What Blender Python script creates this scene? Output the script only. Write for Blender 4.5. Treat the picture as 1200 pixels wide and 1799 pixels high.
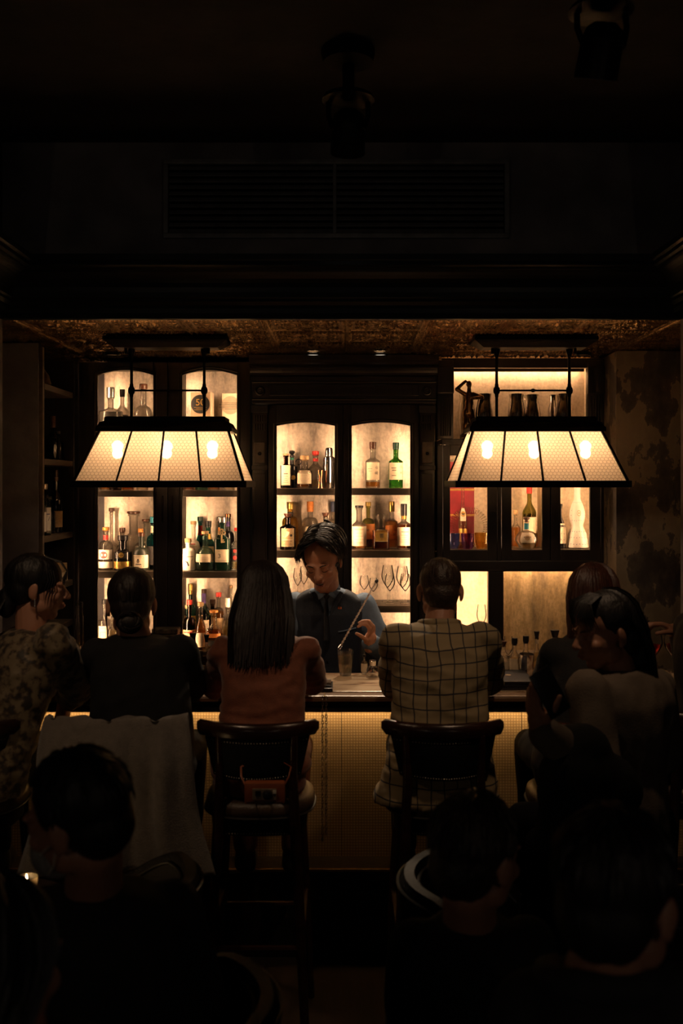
import bpy, bmesh, math, random
import numpy as np
from mathutils import Vector, Matrix, Euler, noise

for _o in list(bpy.data.objects):
    bpy.data.objects.remove(_o)
C = bpy.context.scene.collection
PI = math.pi
random.seed(7)

# ------------------------------------------------------------------ camera
F, CX, HY, H = 1749.0, 600.0, 850.0, 1.95      # focal length in px of the 1200x1799 frame, horizon, eye height


def W(px, py, Y):
    """world point seen at pixel (px, py) at distance Y"""
    return Vector(((px - CX) * Y / F, Y, H - (py - HY) * Y / F))


def WX(px, Y):
    return (px - CX) * Y / F


def WZ(py, Y):
    return H - (py - HY) * Y / F


cam_d = bpy.data.cameras.new('camera')
cam_d.sensor_fit = 'VERTICAL'
cam_d.sensor_height = 36.0
cam_d.lens = 36.0 * F / 1799.0
cam_d.shift_y = -(899.5 - HY) / 1799.0
cam_d.clip_start = 0.05
cam_d.dof.use_dof = True
cam_d.dof.focus_distance = 5.6
cam_d.dof.aperture_fstop = 3.2
cam = bpy.data.objects.new('camera', cam_d)
cam.location = (0, 0, H)
cam.rotation_euler = (PI / 2, 0, 0)
C.objects.link(cam)
scn = bpy.context.scene
scn.camera = cam

# ------------------------------------------------------------------ world, exposure
wd = bpy.data.worlds.new('world')
scn.world = wd
wd.use_nodes = True
wd.node_tree.nodes['Background'].inputs[0].default_value = (0.75, 0.85, 1.0, 1)
wd.node_tree.nodes['Background'].inputs[1].default_value = 0.02
scn.view_settings.view_transform = 'Standard'
scn.view_settings.look = 'None'
scn.view_settings.exposure = 0.0
scn.view_settings.gamma = 1.0
scn.view_settings.use_curve_mapping = False
try:
    scn.cycles.max_bounces = 14
    scn.cycles.transmission_bounces = 14
    scn.cycles.transparent_max_bounces = 16
    scn.cycles.sample_clamp_indirect = 4.0
    scn.cycles.use_denoising = True
except Exception:
    pass

# strengths of the room's lights and the added fill lamps
L_WARM = (1.0, 0.58, 0.32)
S_CAB = 95.0       # vertical LED strips in the cabinets
S_NICHE = 42.0     # LED strips over the niches
S_BAR = 78.0       # LED strip under the bar nosing
P_ROOM = 26.0      # watts of each ceiling spotlight over the seats
P_FILL = 2.6    # watts of each added fill lamp at the entry end
P_SPOT = 92.0      # watts of the two central downlights
P_BULB = 1.9       # watts of each bulb in the hanging lamps


# ------------------------------------------------------------------ materials
MATS = {}


def new_mat(name):
    m = bpy.data.materials.new(name)
    m.use_nodes = True
    nt = m.node_tree
    b = nt.nodes['Principled BSDF']
    return m, nt, b


def N(nt, t, **kw):
    n = nt.nodes.new(t)
    for k, v in kw.items():
        setattr(n, k, v)
    return n


def mat(name, col, rough=0.5, metal=0.0, noise_s=0, noise_amt=0.3, bump=0.0, bump_s=60, col2=None,
        stretch=(1, 1, 1), spec=0.5, sheen=0.0, coat=0.0, detail=6.0):
    if name in MATS:
        return MATS[name]
    m, nt, b = new_mat(name)
    b.inputs['Base Color'].default_value = (*col, 1)
    b.inputs['Roughness'].default_value = rough
    b.inputs['Metallic'].default_value = metal
    b.inputs['Specular IOR Level'].default_value = spec
    b.inputs['Sheen Weight'].default_value = sheen
    b.inputs['Coat Weight'].default_value = coat
    L = nt.links.new
    if noise_s or bump:
        tc = N(nt, 'ShaderNodeTexCoord')
        mp = N(nt, 'ShaderNodeMapping')
        mp.inputs['Scale'].default_value = stretch
        L(tc.outputs['Object'], mp.inputs['Vector'])
    if noise_s:
        nz = N(nt, 'ShaderNodeTexNoise')
        nz.inputs['Scale'].default_value = noise_s
        nz.inputs['Detail'].default_value = detail
        L(mp.outputs['Vector'], nz.inputs['Vector'])
        cr = N(nt, 'ShaderNodeValToRGB')
        c2 = col2 if col2 else tuple(c * (1 - noise_amt) for c in col)
        cr.color_ramp.elements[0].position = 0.35
        cr.color_ramp.elements[1].position = 0.65
        cr.color_ramp.elements[0].color = (*c2, 1)
        cr.color_ramp.elements[1].color = (*col, 1)
        L(nz.outputs['Fac'], cr.inputs['Fac'])
        L(cr.outputs['Color'], b.inputs['Base Color'])
    if bump:
        nb = N(nt, 'ShaderNodeTexNoise')
        nb.inputs['Scale'].default_value = bump_s
        nb.inputs['Detail'].default_value = 4
        L(mp.outputs['Vector'], nb.inputs['Vector'])
        bp = N(nt, 'ShaderNodeBump')
        bp.inputs['Strength'].default_value = bump
        bp.inputs['Distance'].default_value = 0.01
        L(nb.outputs['Fac'], bp.inputs['Height'])
        L(bp.outputs['Normal'], b.inputs['Normal'])
    MATS[name] = m
    return m


def emit(name, col, s):
    if name in MATS:
        return MATS[name]
    m, nt, b = new_mat(name)
    b.inputs['Base Color'].default_value = (*col, 1)
    b.inputs['Emission Color'].default_value = (*col, 1)
    b.inputs['Emission Strength'].default_value = s
    MATS[name] = m
    return m


def glass(name, col=(1, 1, 1), rough=0.0, ior=1.46):
    if name in MATS:
        return MATS[name]
    m, nt, b = new_mat(name)
    b.inputs['Base Color'].default_value = (*col, 1)
    b.inputs['Roughness'].default_value = rough
    b.inputs['Transmission Weight'].default_value = 1.0
    b.inputs['IOR'].default_value = ior
    MATS[name] = m
    return m


def clear_glass(name, col=(1, 1, 1), ior=1.46, k=0.5):
    """bottle glass: refracting body that also lets part of the light straight through its thin wall"""
    m = glass(name, col, 0.0, ior)
    nt = m.node_tree
    b = nt.nodes['Principled BSDF']
    out = nt.nodes['Material Output']
    tr = N(nt, 'ShaderNodeBsdfTransparent')
    q = [c ** .5 for c in col]
    tr.inputs[0].default_value = (*q, 1)
    mx = N(nt, 'ShaderNodeMixShader')
    mx.inputs[0].default_value = k
    nt.links.new(b.outputs[0], mx.inputs[1])
    nt.links.new(tr.outputs[0], mx.inputs[2])
    nt.links.new(mx.outputs[0], out.inputs['Surface'])
    return m


def thin_glass(name, tint=(0.97, 0.97, 0.95), ior=1.35):
    """flat pane: lets light straight through and mirrors a little at its faces"""
    if name in MATS:
        return MATS[name]
    m, nt, b = new_mat(name)
    nt.nodes.remove(b)
    out = nt.nodes['Material Output']
    tr = N(nt, 'ShaderNodeBsdfTransparent')
    tr.inputs[0].default_value = (*tint, 1)
    gl = N(nt, 'ShaderNodeBsdfGlossy')
    gl.inputs['Roughness'].default_value = 0.03
    fr = N(nt, 'ShaderNodeFresnel')
    fr.inputs['IOR'].default_value = ior
    mx = N(nt, 'ShaderNodeMixShader')
    nt.links.new(fr.outputs[0], mx.inputs[0])
    nt.links.new(tr.outputs[0], mx.inputs[1])
    nt.links.new(gl.outputs[0], mx.inputs[2])
    nt.links.new(mx.outputs[0], out.inputs['Surface'])
    MATS[name] = m
    return m


def leaf_panel(name, c1, c2, c3, rough=0.42, metal=0.55):
    """aged metal-leaf back panel: blotches, faint leaf joints, scratches"""
    m, nt, b = new_mat(name)
    L = nt.links.new
    tc = N(nt, 'ShaderNodeTexCoord')
    n1 = N(nt, 'ShaderNodeTexNoise')
    n1.inputs['Scale'].default_value = 6
    n1.inputs['Detail'].default_value = 9
    n1.inputs['Roughness'].default_value = 0.7
    mp = N(nt, 'ShaderNodeMapping')
    mp.inputs['Scale'].default_value = (2.2, 1, 0.6)
    L(tc.outputs['Object'], mp.inputs['Vector'])
    L(mp.outputs['Vector'], n1.inputs['Vector'])
    cr = N(nt, 'ShaderNodeValToRGB')
    e = cr.color_ramp.elements
    e[0].position, e[0].color = 0.36, (*c3, 1)
    e[1].position, e[1].color = 0.62, (*c1, 1)
    x = e.new(0.5)
    x.color = (*c2, 1)
    L(n1.outputs['Fac'], cr.inputs['Fac'])
    n2 = N(nt, 'ShaderNodeTexNoise')
    n2.inputs['Scale'].default_value = 55
    n2.inputs['Detail'].default_value = 5
    L(tc.outputs['Object'], n2.inputs['Vector'])
    c2n = N(nt, 'ShaderNodeValToRGB')
    c2n.color_ramp.elements[0].position = 0.40
    c2n.color_ramp.elements[0].color = (0.86, 0.85, 0.83, 1)
    c2n.color_ramp.elements[1].position = 0.56
    c2n.color_ramp.elements[1].color = (1, 1, 1, 1)
    L(n2.outputs['Fac'], c2n.inputs['Fac'])
    mx = N(nt, 'ShaderNodeMix', data_type='RGBA', blend_type='MULTIPLY')
    mx.inputs['Factor'].default_value = 1.0
    L(cr.outputs['Color'], mx.inputs['A'])
    L(c2n.outputs['Color'], mx.inputs['B'])
    L(mx.outputs['Result'], b.inputs['Base Color'])
    b.inputs['Metallic'].default_value = metal
    mr = N(nt, 'ShaderNodeMapRange')
    mr.inputs['To Min'].default_value = rough - 0.08
    mr.inputs['To Max'].default_value = rough + 0.14
    L(n2.outputs['Fac'], mr.inputs['Value'])
    L(mr.outputs['Result'], b.inputs['Roughness'])
    bp = N(nt, 'ShaderNodeBump')
    bp.inputs['Strength'].default_value = 0.12
    bp.inputs['Distance'].default_value = 0.01
    L(n2.outputs['Fac'], bp.inputs['Height'])
    L(bp.outputs['Normal'], b.inputs['Normal'])
    MATS[name] = m
    return m


def wood(name, c1, c2, rough=0.38, scale=3.0, axis='Z'):
    st = {'X': (0.12, 1, 1), 'Y': (1, 0.12, 1), 'Z': (1, 1, 0.12)}[axis]
    return mat(name, c1, rough, noise_s=scale * 8, col2=c2, stretch=st, bump=0.12, bump_s=scale * 20)


M_wood = wood('dark_wood', (0.017, 0.0125, 0.0105), (0.0085, 0.0065, 0.006), 0.36)
M_woodx = wood('dark_wood_horizontal', (0.017, 0.0125, 0.0105), (0.0085, 0.0065, 0.006), 0.36, axis='X')
M_shelfw = wood('shelf_wood', (0.050, 0.036, 0.024), (0.03, 0.022, 0.015), 0.4, axis='X')
M_case = wood('bookcase_wood', (0.10, 0.075, 0.05), (0.06, 0.045, 0.032), 0.5, axis='Y')
M_black = mat('black_metal', (0.008, 0.0075, 0.008), 0.42, 0.6, bump=0.1, bump_s=90)
M_iron = mat('aged_iron', (0.012, 0.010, 0.009), 0.4, 0.7, noise_s=40, bump=0.15, bump_s=120)
M_brass = mat('brass', (0.55, 0.36, 0.14), 0.28, 1.0, noise_s=30, noise_amt=0.35)
M_chrome = mat('polished_steel', (0.62, 0.60, 0.58), 0.14, 1.0, bump=0.02, bump_s=20)
M_cream = mat('cream_enamel', (0.62, 0.52, 0.38), 0.6, noise_s=20, noise_amt=0.12)
M_leaf = leaf_panel('silver_leaf', (0.88, 0.78, 0.66), (0.78, 0.67, 0.55), (0.40, 0.35, 0.30), rough=0.36, metal=0.72)
M_gold = leaf_panel('gold_leaf', (0.80, 0.62, 0.34), (0.58, 0.43, 0.22), (0.36, 0.28, 0.17), rough=0.36, metal=0.75)
M_nichew = leaf_panel('niche_plaster', (0.72, 0.60, 0.42), (0.66, 0.54, 0.38), (0.52, 0.42, 0.30), rough=0.6, metal=0.1)
M_pane = thin_glass('door_pane')
M_led = emit('led_strip', L_WARM, S_CAB)
M_ledn = emit('niche_led', L_WARM, S_NICHE)
M_ledd = emit('door_led', L_WARM, 48.0)
M_ledg = emit('gold_niche_led', L_WARM, 260.0)
M_ledb = emit('bar_led', (1.0, 0.66, 0.30), S_BAR)
M_teal = mat('dark_teal_paint', (0.010, 0.016, 0.020), 0.32, noise_s=12, noise_amt=0.4, bump=0.08, bump_s=25, stretch=(0.2, 1, 1))
M_leather = mat('black_leather', (0.006, 0.0065, 0.007), 0.5, spec=0.22, bump=0.25, bump_s=180, noise_s=30)
M_chairwood = wood('chair_wood', (0.035, 0.012, 0.007), (0.018, 0.007, 0.005), 0.26, axis='X')


# ------------------------------------------------------------------ mesh helpers
class MB:
    def __init__(s):
        s.v, s.f, s.uv = [], [], []

    def add(s, vs, fs):
        o = len(s.v)
        s.v += [tuple(v) for v in vs]
        s.f += [tuple(i + o for i in f) for f in fs]
        return s

    def box(s, x0, x1, y0, y1, z0, z1):
        return s.add([(x0, y0, z0), (x1, y0, z0), (x1, y1, z0), (x0, y1, z0), (x0, y0, z1), (x1, y0, z1), (x1, y1, z1), (x0, y1, z1)],
                     [(0, 3, 2, 1), (4, 5, 6, 7), (0, 1, 5, 4), (1, 2, 6, 5), (2, 3, 7, 6), (3, 0, 4, 7)])

    def bbox(s, x0, x1, y0, y1, z0, z1, b=0.004):
        """box with chamfered edges"""
        b = min(b, abs(x1 - x0) * .45, abs(y1 - y0) * .45, abs(z1 - z0) * .45)
        bm = bmesh.new()
        bmesh.ops.create_cube(bm, size=1)
        for v in bm.verts:
            v.co = Vector(((x0 + x1) / 2 + v.co.x * (x1 - x0), (y0 + y1) / 2 + v.co.y * (y1 - y0), (z0 + z1) / 2 + v.co.z * (z1 - z0)))
        bmesh.ops.bevel(bm, geom=list(bm.edges), offset=b, segments=2, affect='EDGES', profile=0.6)
        bm.verts.index_update()
        s.add([v.co.copy() for v in bm.verts], [[v.index for v in f.verts] for f in bm.faces])
        bm.free()
        return s

    def prism(s, poly, ax, a0, a1):
        """polygon [(u,v)] extruded along axis ax ('x': u=y,v=z; 'y': u=x,v=z; 'z': u=x,v=y)"""
        def P(u, v, a):
            return {'x': (a, u, v), 'y': (u, a, v), 'z': (u, v, a)}[ax]
        n = len(poly)
        vs = [P(u, v, a0) for u, v in poly] + [P(u, v, a1) for u, v in poly]
        fs = [(i, (i + 1) % n, n + (i + 1) % n, n + i) for i in range(n)]
        fs += [tuple(range(n - 1, -1, -1)), tuple(range(n, 2 * n))]
        return s.add(vs, fs)

    def lathe(s, prof, n=24, sup=2.0, ax=1.0, ay=1.0, org=(0, 0, 0), closed=False):
        """profile [(r,z)], optional superellipse section; ends at r=0 are capped by fans"""
        vs, rings = [], []
        for r, z in prof:
            if r <= 1e-6:
                rings.append([len(vs)])
                vs.append((org[0], org[1], org[2] + z))
            else:
                ring = []
                for i in range(n):
                    a = 2 * PI * (i + 0.5) / n
                    c, d = math.cos(a), math.sin(a)
                    k = (abs(c) ** sup + abs(d) ** sup) ** (-1 / sup)
                    ring.append(len(vs))
                    vs.append((org[0] + r * k * c * ax, org[1] + r * k * d * ay, org[2] + z))
                rings.append(ring)
        fs = []
        pairs = list(zip(rings[:-1], rings[1:]))
        if closed:
            pairs.append((rings[-1], rings[0]))
        for A, B in pairs:
            if len(A) == 1 and len(B) == 1:
                continue
            for i in range(n):
                j = (i + 1) % n
                if len(A) == 1:
                    fs.append((A[0], B[j], B[i]))
                elif len(B) == 1:
                    fs.append((A[i], A[j], B[0]))
                else:
                    fs.append((A[i], A[j], B[j], B[i]))
        return s.add(vs, fs)

    def tube(s, pts, r, n=8, caps=True, flat=1.0):
        """tube along a polyline; r a number or one radius per point"""
        pts = [Vector(p) for p in pts]
        if not hasattr(r, '__len__'):
            r = [r] * len(pts)
        m = len(pts)
        up = None
        vs = []
        for i in range(m):
            t = (pts[min(i + 1, m - 1)] - pts[max(i - 1, 0)])
            if t.length < 1e-9:
                t = Vector((0, 0, 1))
            t.normalize()
            if up is None:
                up = t.orthogonal().normalized()
            else:
                up = (up - t * up.dot(t))
                if up.length < 1e-6:
                    up = t.orthogonal()
                up.normalize()
            side = t.cross(up)
            for k in range(n):
                a = 2 * PI * k / n
                vs.append(pts[i] + (up * math.cos(a) + side * math.sin(a) * flat) * r[i])
        fs = [(i * n + k, i * n + (k + 1) % n, (i + 1) * n + (k + 1) % n, (i + 1) * n + k) for i in range(m - 1) for k in range(n)]
        if caps:
            fs += [tuple(range(n - 1, -1, -1)), tuple((m - 1) * n + k for k in range(n))]
        return s.add(vs, fs)

    def ell(s, c, r, n=14, rot=None):
        """ellipsoid"""
        c = Vector(c)
        if not hasattr(r, '__len__'):
            r = (r, r, r)
        vs, fs = [], []
        m = max(6, n * 2 // 3)
        R = rot if rot is not None else Matrix.Identity(3)
        for j in range(1, m):
            t = PI * j / m
            for i in range(n):
                a = 2 * PI * i / n
                vs.append(c + R @ Vector((r[0] * math.sin(t) * math.cos(a), r[1] * math.sin(t) * math.sin(a), r[2] * math.cos(t))))
        top, bot = len(vs), len(vs) + 1
        vs += [c + R @ Vector((0, 0, r[2])), c - R @ Vector((0, 0, r[2]))]
        for j in range(m - 2):
            for i in range(n):
                k = (i + 1) % n
                fs.append((j * n + i, (j + 1) * n + i, (j + 1) * n + k, j * n + k))
        for i in range(n):
            k = (i + 1) % n
            fs.append((top, i, k))
            fs.append((bot, (m - 2) * n + k, (m - 2) * n + i))
        return s.add(vs, fs)

    def cap2(s, a, b, ra, rb, n=12, flat=None):
        """tapered capsule from a to b"""
        a, b = Vector(a), Vector(b)
        d = b - a
        L = d.length or 1e-6
        t = d / L
        pts, rr = [], []
        for k in range(4):
            u = math.sin((k + 0.35) / 4.35 * PI / 2)
            pts.append(a - t * ra * (1 - (k + .2) / 4.2) ** 1.0 * 0.98)
            rr.append(ra * math.sqrt(max(0.02, 1 - (1 - (k + .2) / 4.2) ** 2)))
        pts += [a, a + d * 0.5, b]
        rr += [ra, (ra + rb) / 2, rb]
        for k in range(3, -1, -1):
            q = (1 - (k + .2) / 4.2)
            pts.append(b + t * rb * q * 0.98)
            rr.append(rb * math.sqrt(max(0.02, 1 - q * q)))
        return s.tube(pts, rr, n)

    def xf(s, M):
        s.v = [tuple(M @ Vector(v)) for v in s.v]
        return s

    def merge(s, o):
        return s.add(o.v, o.f)


def mesh_of(name, mb, smooth=False, angle=None):
    me = bpy.data.meshes.new(name)
    me.from_pydata(mb.v, [], mb.f)
    if smooth:
        me.polygons.foreach_set('use_smooth', [True] * len(me.polygons))
        if angle:
            me.set_sharp_from_angle(angle=math.radians(angle))
    me.update()
    return me


def link(o, parent=None):
    C.objects.link(o)
    if parent is not None:
        o.parent = parent
    return o


def obj(name, mb, m, parent=None, smooth=False, angle=40, world=True, label=None):
    """ONE mesh object; with world=True its coordinates are world ones and are moved into the parent's frame"""
    if isinstance(mb, MB):
        if parent is not None and world:
            inv = PINV(parent)
            mb.xf(inv)
        me = mesh_of(name, mb, smooth, angle)
    else:
        me = mb
    if m is not None and not me.materials:
        me.materials.append(m)
    o = bpy.data.objects.new(name, me)
    link(o, parent)
    if label:
        o['label'] = label
    return o


def WM(o):
    M = o.matrix_basis.copy()
    p = o.parent
    while p is not None:
        M = p.matrix_basis @ M
        p = p.parent
    return M


def PINV(o):
    return WM(o).inverted()


def tag(o, label, cat, group=None, kind=None):
    o['label'] = label
    o['category'] = cat
    if group:
        o['group'] = group
    if kind:
        o['kind'] = kind
    return o


def thing(name, label, cat, loc=(0, 0, 0), rotz=0.0, group=None):
    o = bpy.data.objects.new(name, None)
    o.empty_display_size = 0.05
    o.location = loc
    o.rotation_euler = (0, 0, rotz)
    C.objects.link(o)
    return tag(o, label, cat, group)


def struct(name, mb, m, smooth=False):
    o = obj(name, mb, m, None, smooth)
    o['kind'] = 'structure'
    return o


def copy_part(src, parent, loc=None):
    c = src.copy()
    C.objects.link(c)
    c.parent = parent
    if loc is not None:
        c.location = loc
    return c

# ================================================================== THE ROOM
M_floor = wood('floor_boards', (0.030, 0.020, 0.015), (0.015, 0.010, 0.008), 0.5, axis='Y')
M_ceil = mat('dark_ceiling', (0.035, 0.032, 0.034), 0.75, noise_s=4, noise_amt=0.5, bump=0.3, bump_s=15)
M_plaster = mat('dark_plaster', (0.17, 0.155, 0.16), 0.85, noise_s=3.5, col2=(0.085, 0.078, 0.082), bump=0.35, bump_s=14)


def peeled():
    m, nt, b = new_mat('peeled_plaster')
    L = nt.links.new
    tc = N(nt, 'ShaderNodeTexCoord')
    n1 = N(nt, 'ShaderNodeTexNoise')
    n1.inputs['Scale'].default_value = 4.2
    n1.inputs['Detail'].default_value = 10
    n1.inputs['Roughness'].default_value = 0.62
    mp = N(nt, 'ShaderNodeMapping')
    mp.inputs['Scale'].default_value = (1.3, 1.3, 0.8)
    L(tc.outputs['Object'], mp.inputs['Vector'])
    L(mp.outputs['Vector'], n1.inputs['Vector'])
    cr = N(nt, 'ShaderNodeValToRGB')
    e = cr.color_ramp.elements
    e[0].position, e[0].color = 0.40, (0.035, 0.028, 0.024, 1)
    e[1].position, e[1].color = 0.60, (0.16, 0.125, 0.085, 1)
    x = e.new(0.50)
    x.color = (0.070, 0.056, 0.046, 1)
    x = e.new(0.515)
    x.color = (0.19, 0.15, 0.10, 1)
    L(n1.outputs['Fac'], cr.inputs['Fac'])
    L(cr.outputs['Color'], b.inputs['Base Color'])
    b.inputs['Roughness'].default_value = 0.75
    bp = N(nt, 'ShaderNodeBump')
    bp.inputs['Strength'].default_value = 0.6
    bp.inputs['Distance'].default_value = 0.02
    L(cr.outputs['Color'], bp.inputs['Height'])
    L(bp.outputs['Normal'], b.inputs['Normal'])
    return m


M_peel = peeled()
ZC, ZT = 3.51, 2.70           # main ceiling, pressed-metal ceiling over the bar
YB, YF, YW = 4.55, 5.90, 6.32  # soffit beam, cabinet faces, back wall
XS = 1.55                      # side walls of the front room
XO = 2.60                      # side walls of the bar recess

struct('floor', MB().box(-XO, XO, -1.6, YW + .1, -0.1, 0.0), M_floor)
struct('ceiling', MB().box(-XO, XO, -1.6, YB + 0.25, ZC, ZC + 0.1), M_ceil)
struct('wall_left', MB().box(-XO, -XS, -1.6, YB, 0.0, ZC), M_plaster)
struct('wall_right', MB().box(XS, XO, -1.6, YB, 0.0, ZC), M_plaster)
M_plaster_lit = mat('lightened_plaster', (0.46, 0.43, 0.45), 0.85, noise_s=3.5, col2=(0.24, 0.22, 0.24), bump=0.35, bump_s=14)  # plaster lightened for the front wall alone, making up for weak light there
struct('wall_front', MB().box(-XO, XO, YB, YB + 0.25, ZT + 0.06, ZC), M_plaster_lit)
struct('wall_back', MB().box(-XO, XO, YW, YW + 0.1, 0.0, ZT + 0.06), M_plaster)
struct('wall_recess_left', MB().box(-XO - .1, -XO, YB, YW, 0, ZT + .06), M_plaster)
struct('wall_recess_right', MB().box(XO, XO + .1, YB, YW, 0, ZT + .06), M_plaster)
struct('wall_entry', MB().box(-XO, -0.9, -1.7, -1.6, 0, ZC).box(0.9, XO, -1.7, -1.6, 0, ZC).box(-0.9, 0.9, -1.7, -1.6, 2.1, ZC), M_plaster)


def relief_wall():
    """right plaster pier: a gridded face with real unevenness"""
    mb = MB()
    x0, x1, z0, z1, y = 1.555, XO, 0.0, ZT, 5.62
    nx, nz = 40, 90
    vs = []
    for k in range(nz + 1):
        for i in range(nx + 1):
            x = x0 + (x1 - x0) * i / nx
            z = z0 + (z1 - z0) * k / nz
            d = noise.fractal(Vector((x * 3, 3.3, z * 2.2)), 1.0, 2.0, 5) * 0.010
            vs.append((x, y - d, z))
    fs = [(k * (nx + 1) + i, k * (nx + 1) + i + 1, (k + 1) * (nx + 1) + i + 1, (k + 1) * (nx + 1) + i) for k in range(nz) for i in range(nx)]
    mb.add(vs, fs)
    mb.box(x0, x1, y + 0.012, YW, z0, z1)
    return mb


struct('wall_pier_right', relief_wall(), M_peel)
struct('wall_pier_left', MB().box(-XO, -1.615, 5.30, 5.36, 0, ZT), M_plaster)

# ---- cornice round the front room: one moulded profile with mitred corners
prof = [(0.0, 0.0), (0.045, 0.0), (0.05, 0.02), (0.05, 0.035), (0.062, 0.05), (0.062, 0.062)]
for k in range(9):
    a = k / 8 * PI / 2
    prof.append((0.072 + 0.085 * (1 - math.cos(a)), 0.068 + 0.11 * math.sin(a)))
prof += [(0.162, 0.185), (0.178, 0.190), (0.178, 0.206), (0.190, 0.212), (0.192, 0.236), (0.0, 0.236)]


def cornice(side):
    mb = MB()
    z0 = ZT + 0.022
    n = len(prof)
    vs = []
    for end in (0, 1):
        for d, z in prof:
            if side == 'front':
                vs.append(((-1 if end == 0 else 1) * (XS - d), YB - d, z0 + z))
            elif side == 'left':
                vs.append((-XS + d, (-1.6 if end == 0 else YB - d), z0 + z))
            else:
                vs.append((XS - d, (YB - d if end == 0 else -1.6), z0 + z))
    fs = [(i, (i + 1) % n, n + (i + 1) % n, n + i) for i in range(n)]
    fs += [tuple(range(n - 1, -1, -1)), tuple(range(n, 2 * n))]
    return mb.add(vs, fs)


for i, sd in enumerate(('front', 'left', 'right')):
    struct('trim_%d' % (i + 1), cornice(sd), M_teal)
# fascia below the cornice that hides the edge of the metal ceiling
struct('trim_4', MB().bbox(-XS, XS, YB - 0.03, YB + 0.008, ZT - 0.002, ZT + 0.06, 0.006), M_teal)

# ---- pressed-metal ceiling: one embossed tile, copied
TS = 0.382


def tile_mesh():
    n = 54
    vs = []

    def ridge(d, w):
        return math.exp(-(d / w) ** 2)
    for j in range(n + 1):
        for i in range(n + 1):
            u, v = i / n * 2 - 1, j / n * 2 - 1
            x, y = abs(u), abs(v)
            m = max(x, y)
            r = math.hypot(u, v)
            th = math.atan2(v, u)
            h = 0.0
            h += 0.9 * ridge(m - 0.93, 0.03) + 0.5 * ridge(m - 0.84, 0.02)
            h += 0.35 * ridge(m - 0.93, 0.06) * math.cos(60 * (u if y > x else v))
            if m < 0.80:
                h += 0.9 * ridge(r - 0.24 - 0.06 * math.cos(8 * th), 0.03)
                h += 0.8 * ridge(r - 0.10, 0.05)
                rc = math.hypot(x - 0.8, y - 0.8)
                h += 0.8 * ridge(rc - 0.50, 0.028) + 0.6 * ridge(rc - 0.34 - 0.05 * math.cos(9 * math.atan2(y - .8, x - .8)), 0.03)
                r2 = math.hypot(x - 0.56, y - 0.02)
                h += 0.9 * ridge(r2 - 0.15, 0.025) + 0.6 * ridge(r2 - 0.06, 0.03)
                r3 = math.hypot(x - 0.02, y - 0.56)
                h += 0.9 * ridge(r3 - 0.15, 0.025) + 0.6 * ridge(r3 - 0.06, 0.03)
                h += 0.5 * ridge(abs(x - y), 0.03) * (0.28 < r < 0.62)
            h = min(h, 1.3)
            vs.append((u * TS / 2 * 0.996, v * TS / 2 * 0.996, -h * 0.012))
    fs = [(j * (n + 1) + i, (j + 1) * (n + 1) + i, (j + 1) * (n + 1) + i + 1, j * (n + 1) + i + 1) for j in range(n) for i in range(n)]
    me = mesh_of('ceiling_tile', MB().add(vs, fs), True)
    return me


M_tin = mat('pressed_metal', (0.80, 0.56, 0.30), 0.27, 0.95, noise_s=5, col2=(0.50, 0.34, 0.18))
tin = struct('ceiling_panel', MB().box(-XO, XO, YB, YW, ZT + 0.012, ZT + 0.06), M_tin)
tme = tile_mesh()
tme.materials.append(M_tin)
x0 = 0.026 - 6.5 * TS
first = None
for j in range(4):
    for i in range(13):
        x, y = x0 + i * TS, YB + 0.06 + TS * (j + 0.5) - 0.03
        if abs(x) > XO - 0.2 or y > YW:
            continue
        o = bpy.data.objects.new('tile', tme)
        o.location = (x, y, ZT + 0.011)
        link(o, tin)

# recessed downlights in the metal ceiling
M_lit = emit('lit_lens', (1.0, 0.86, 0.68), 0.5)
M_lens = mat('frosted_lens', (0.75, 0.75, 0.72), 0.35)
for px, lab in ((197, 'small round recessed downlight in metal ceiling above left cabinet'),
                (550, 'small round recessed downlight in metal ceiling, left of centre seam'),
                (668, 'small round recessed downlight in metal ceiling, right of centre seam'),
                (1025, 'small round recessed downlight in metal ceiling above steel tumblers')):
    y = 5.68
    t = thing('downlight', lab, 'downlight', (WX(px, y), y, ZT - 0.012), group='downlights in the metal ceiling')
    obj('trim_ring', MB().lathe([(0.034, 0.004), (0.046, 0.004), (0.047, -0.002), (0.040, -0.006), (0.034, -0.003)], 24, closed=True), M_black, t, True, world=False)
    lit = 400 < px < 800
    obj('lens', MB().lathe([(0, -0.002), (0.03, -0.001), (0.0345, 0.002), (0.0345, 0.006), (0, 0.006)], 24), M_lit if lit else M_lens, t, True, world=False)
    if lit:
        ld = bpy.data.lights.new('downlight_beam', 'SPOT')
        ld.energy = P_SPOT
        ld.color = (1.0, 0.72, 0.46)
        ld.spot_size = math.radians(48)
        ld.spot_blend = 0.6
        ld.shadow_soft_size = 0.028
        lo = bpy.data.objects.new('downlight_beam', ld)
        lo.location = (0, 0, -0.008)
        d = Vector((0.03 - t.location.x, 4.38 - y, 1.08 - ZT))
        lo.rotation_euler = d.to_track_quat('-Z', 'Y').to_euler()
        link(lo, t)

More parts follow.
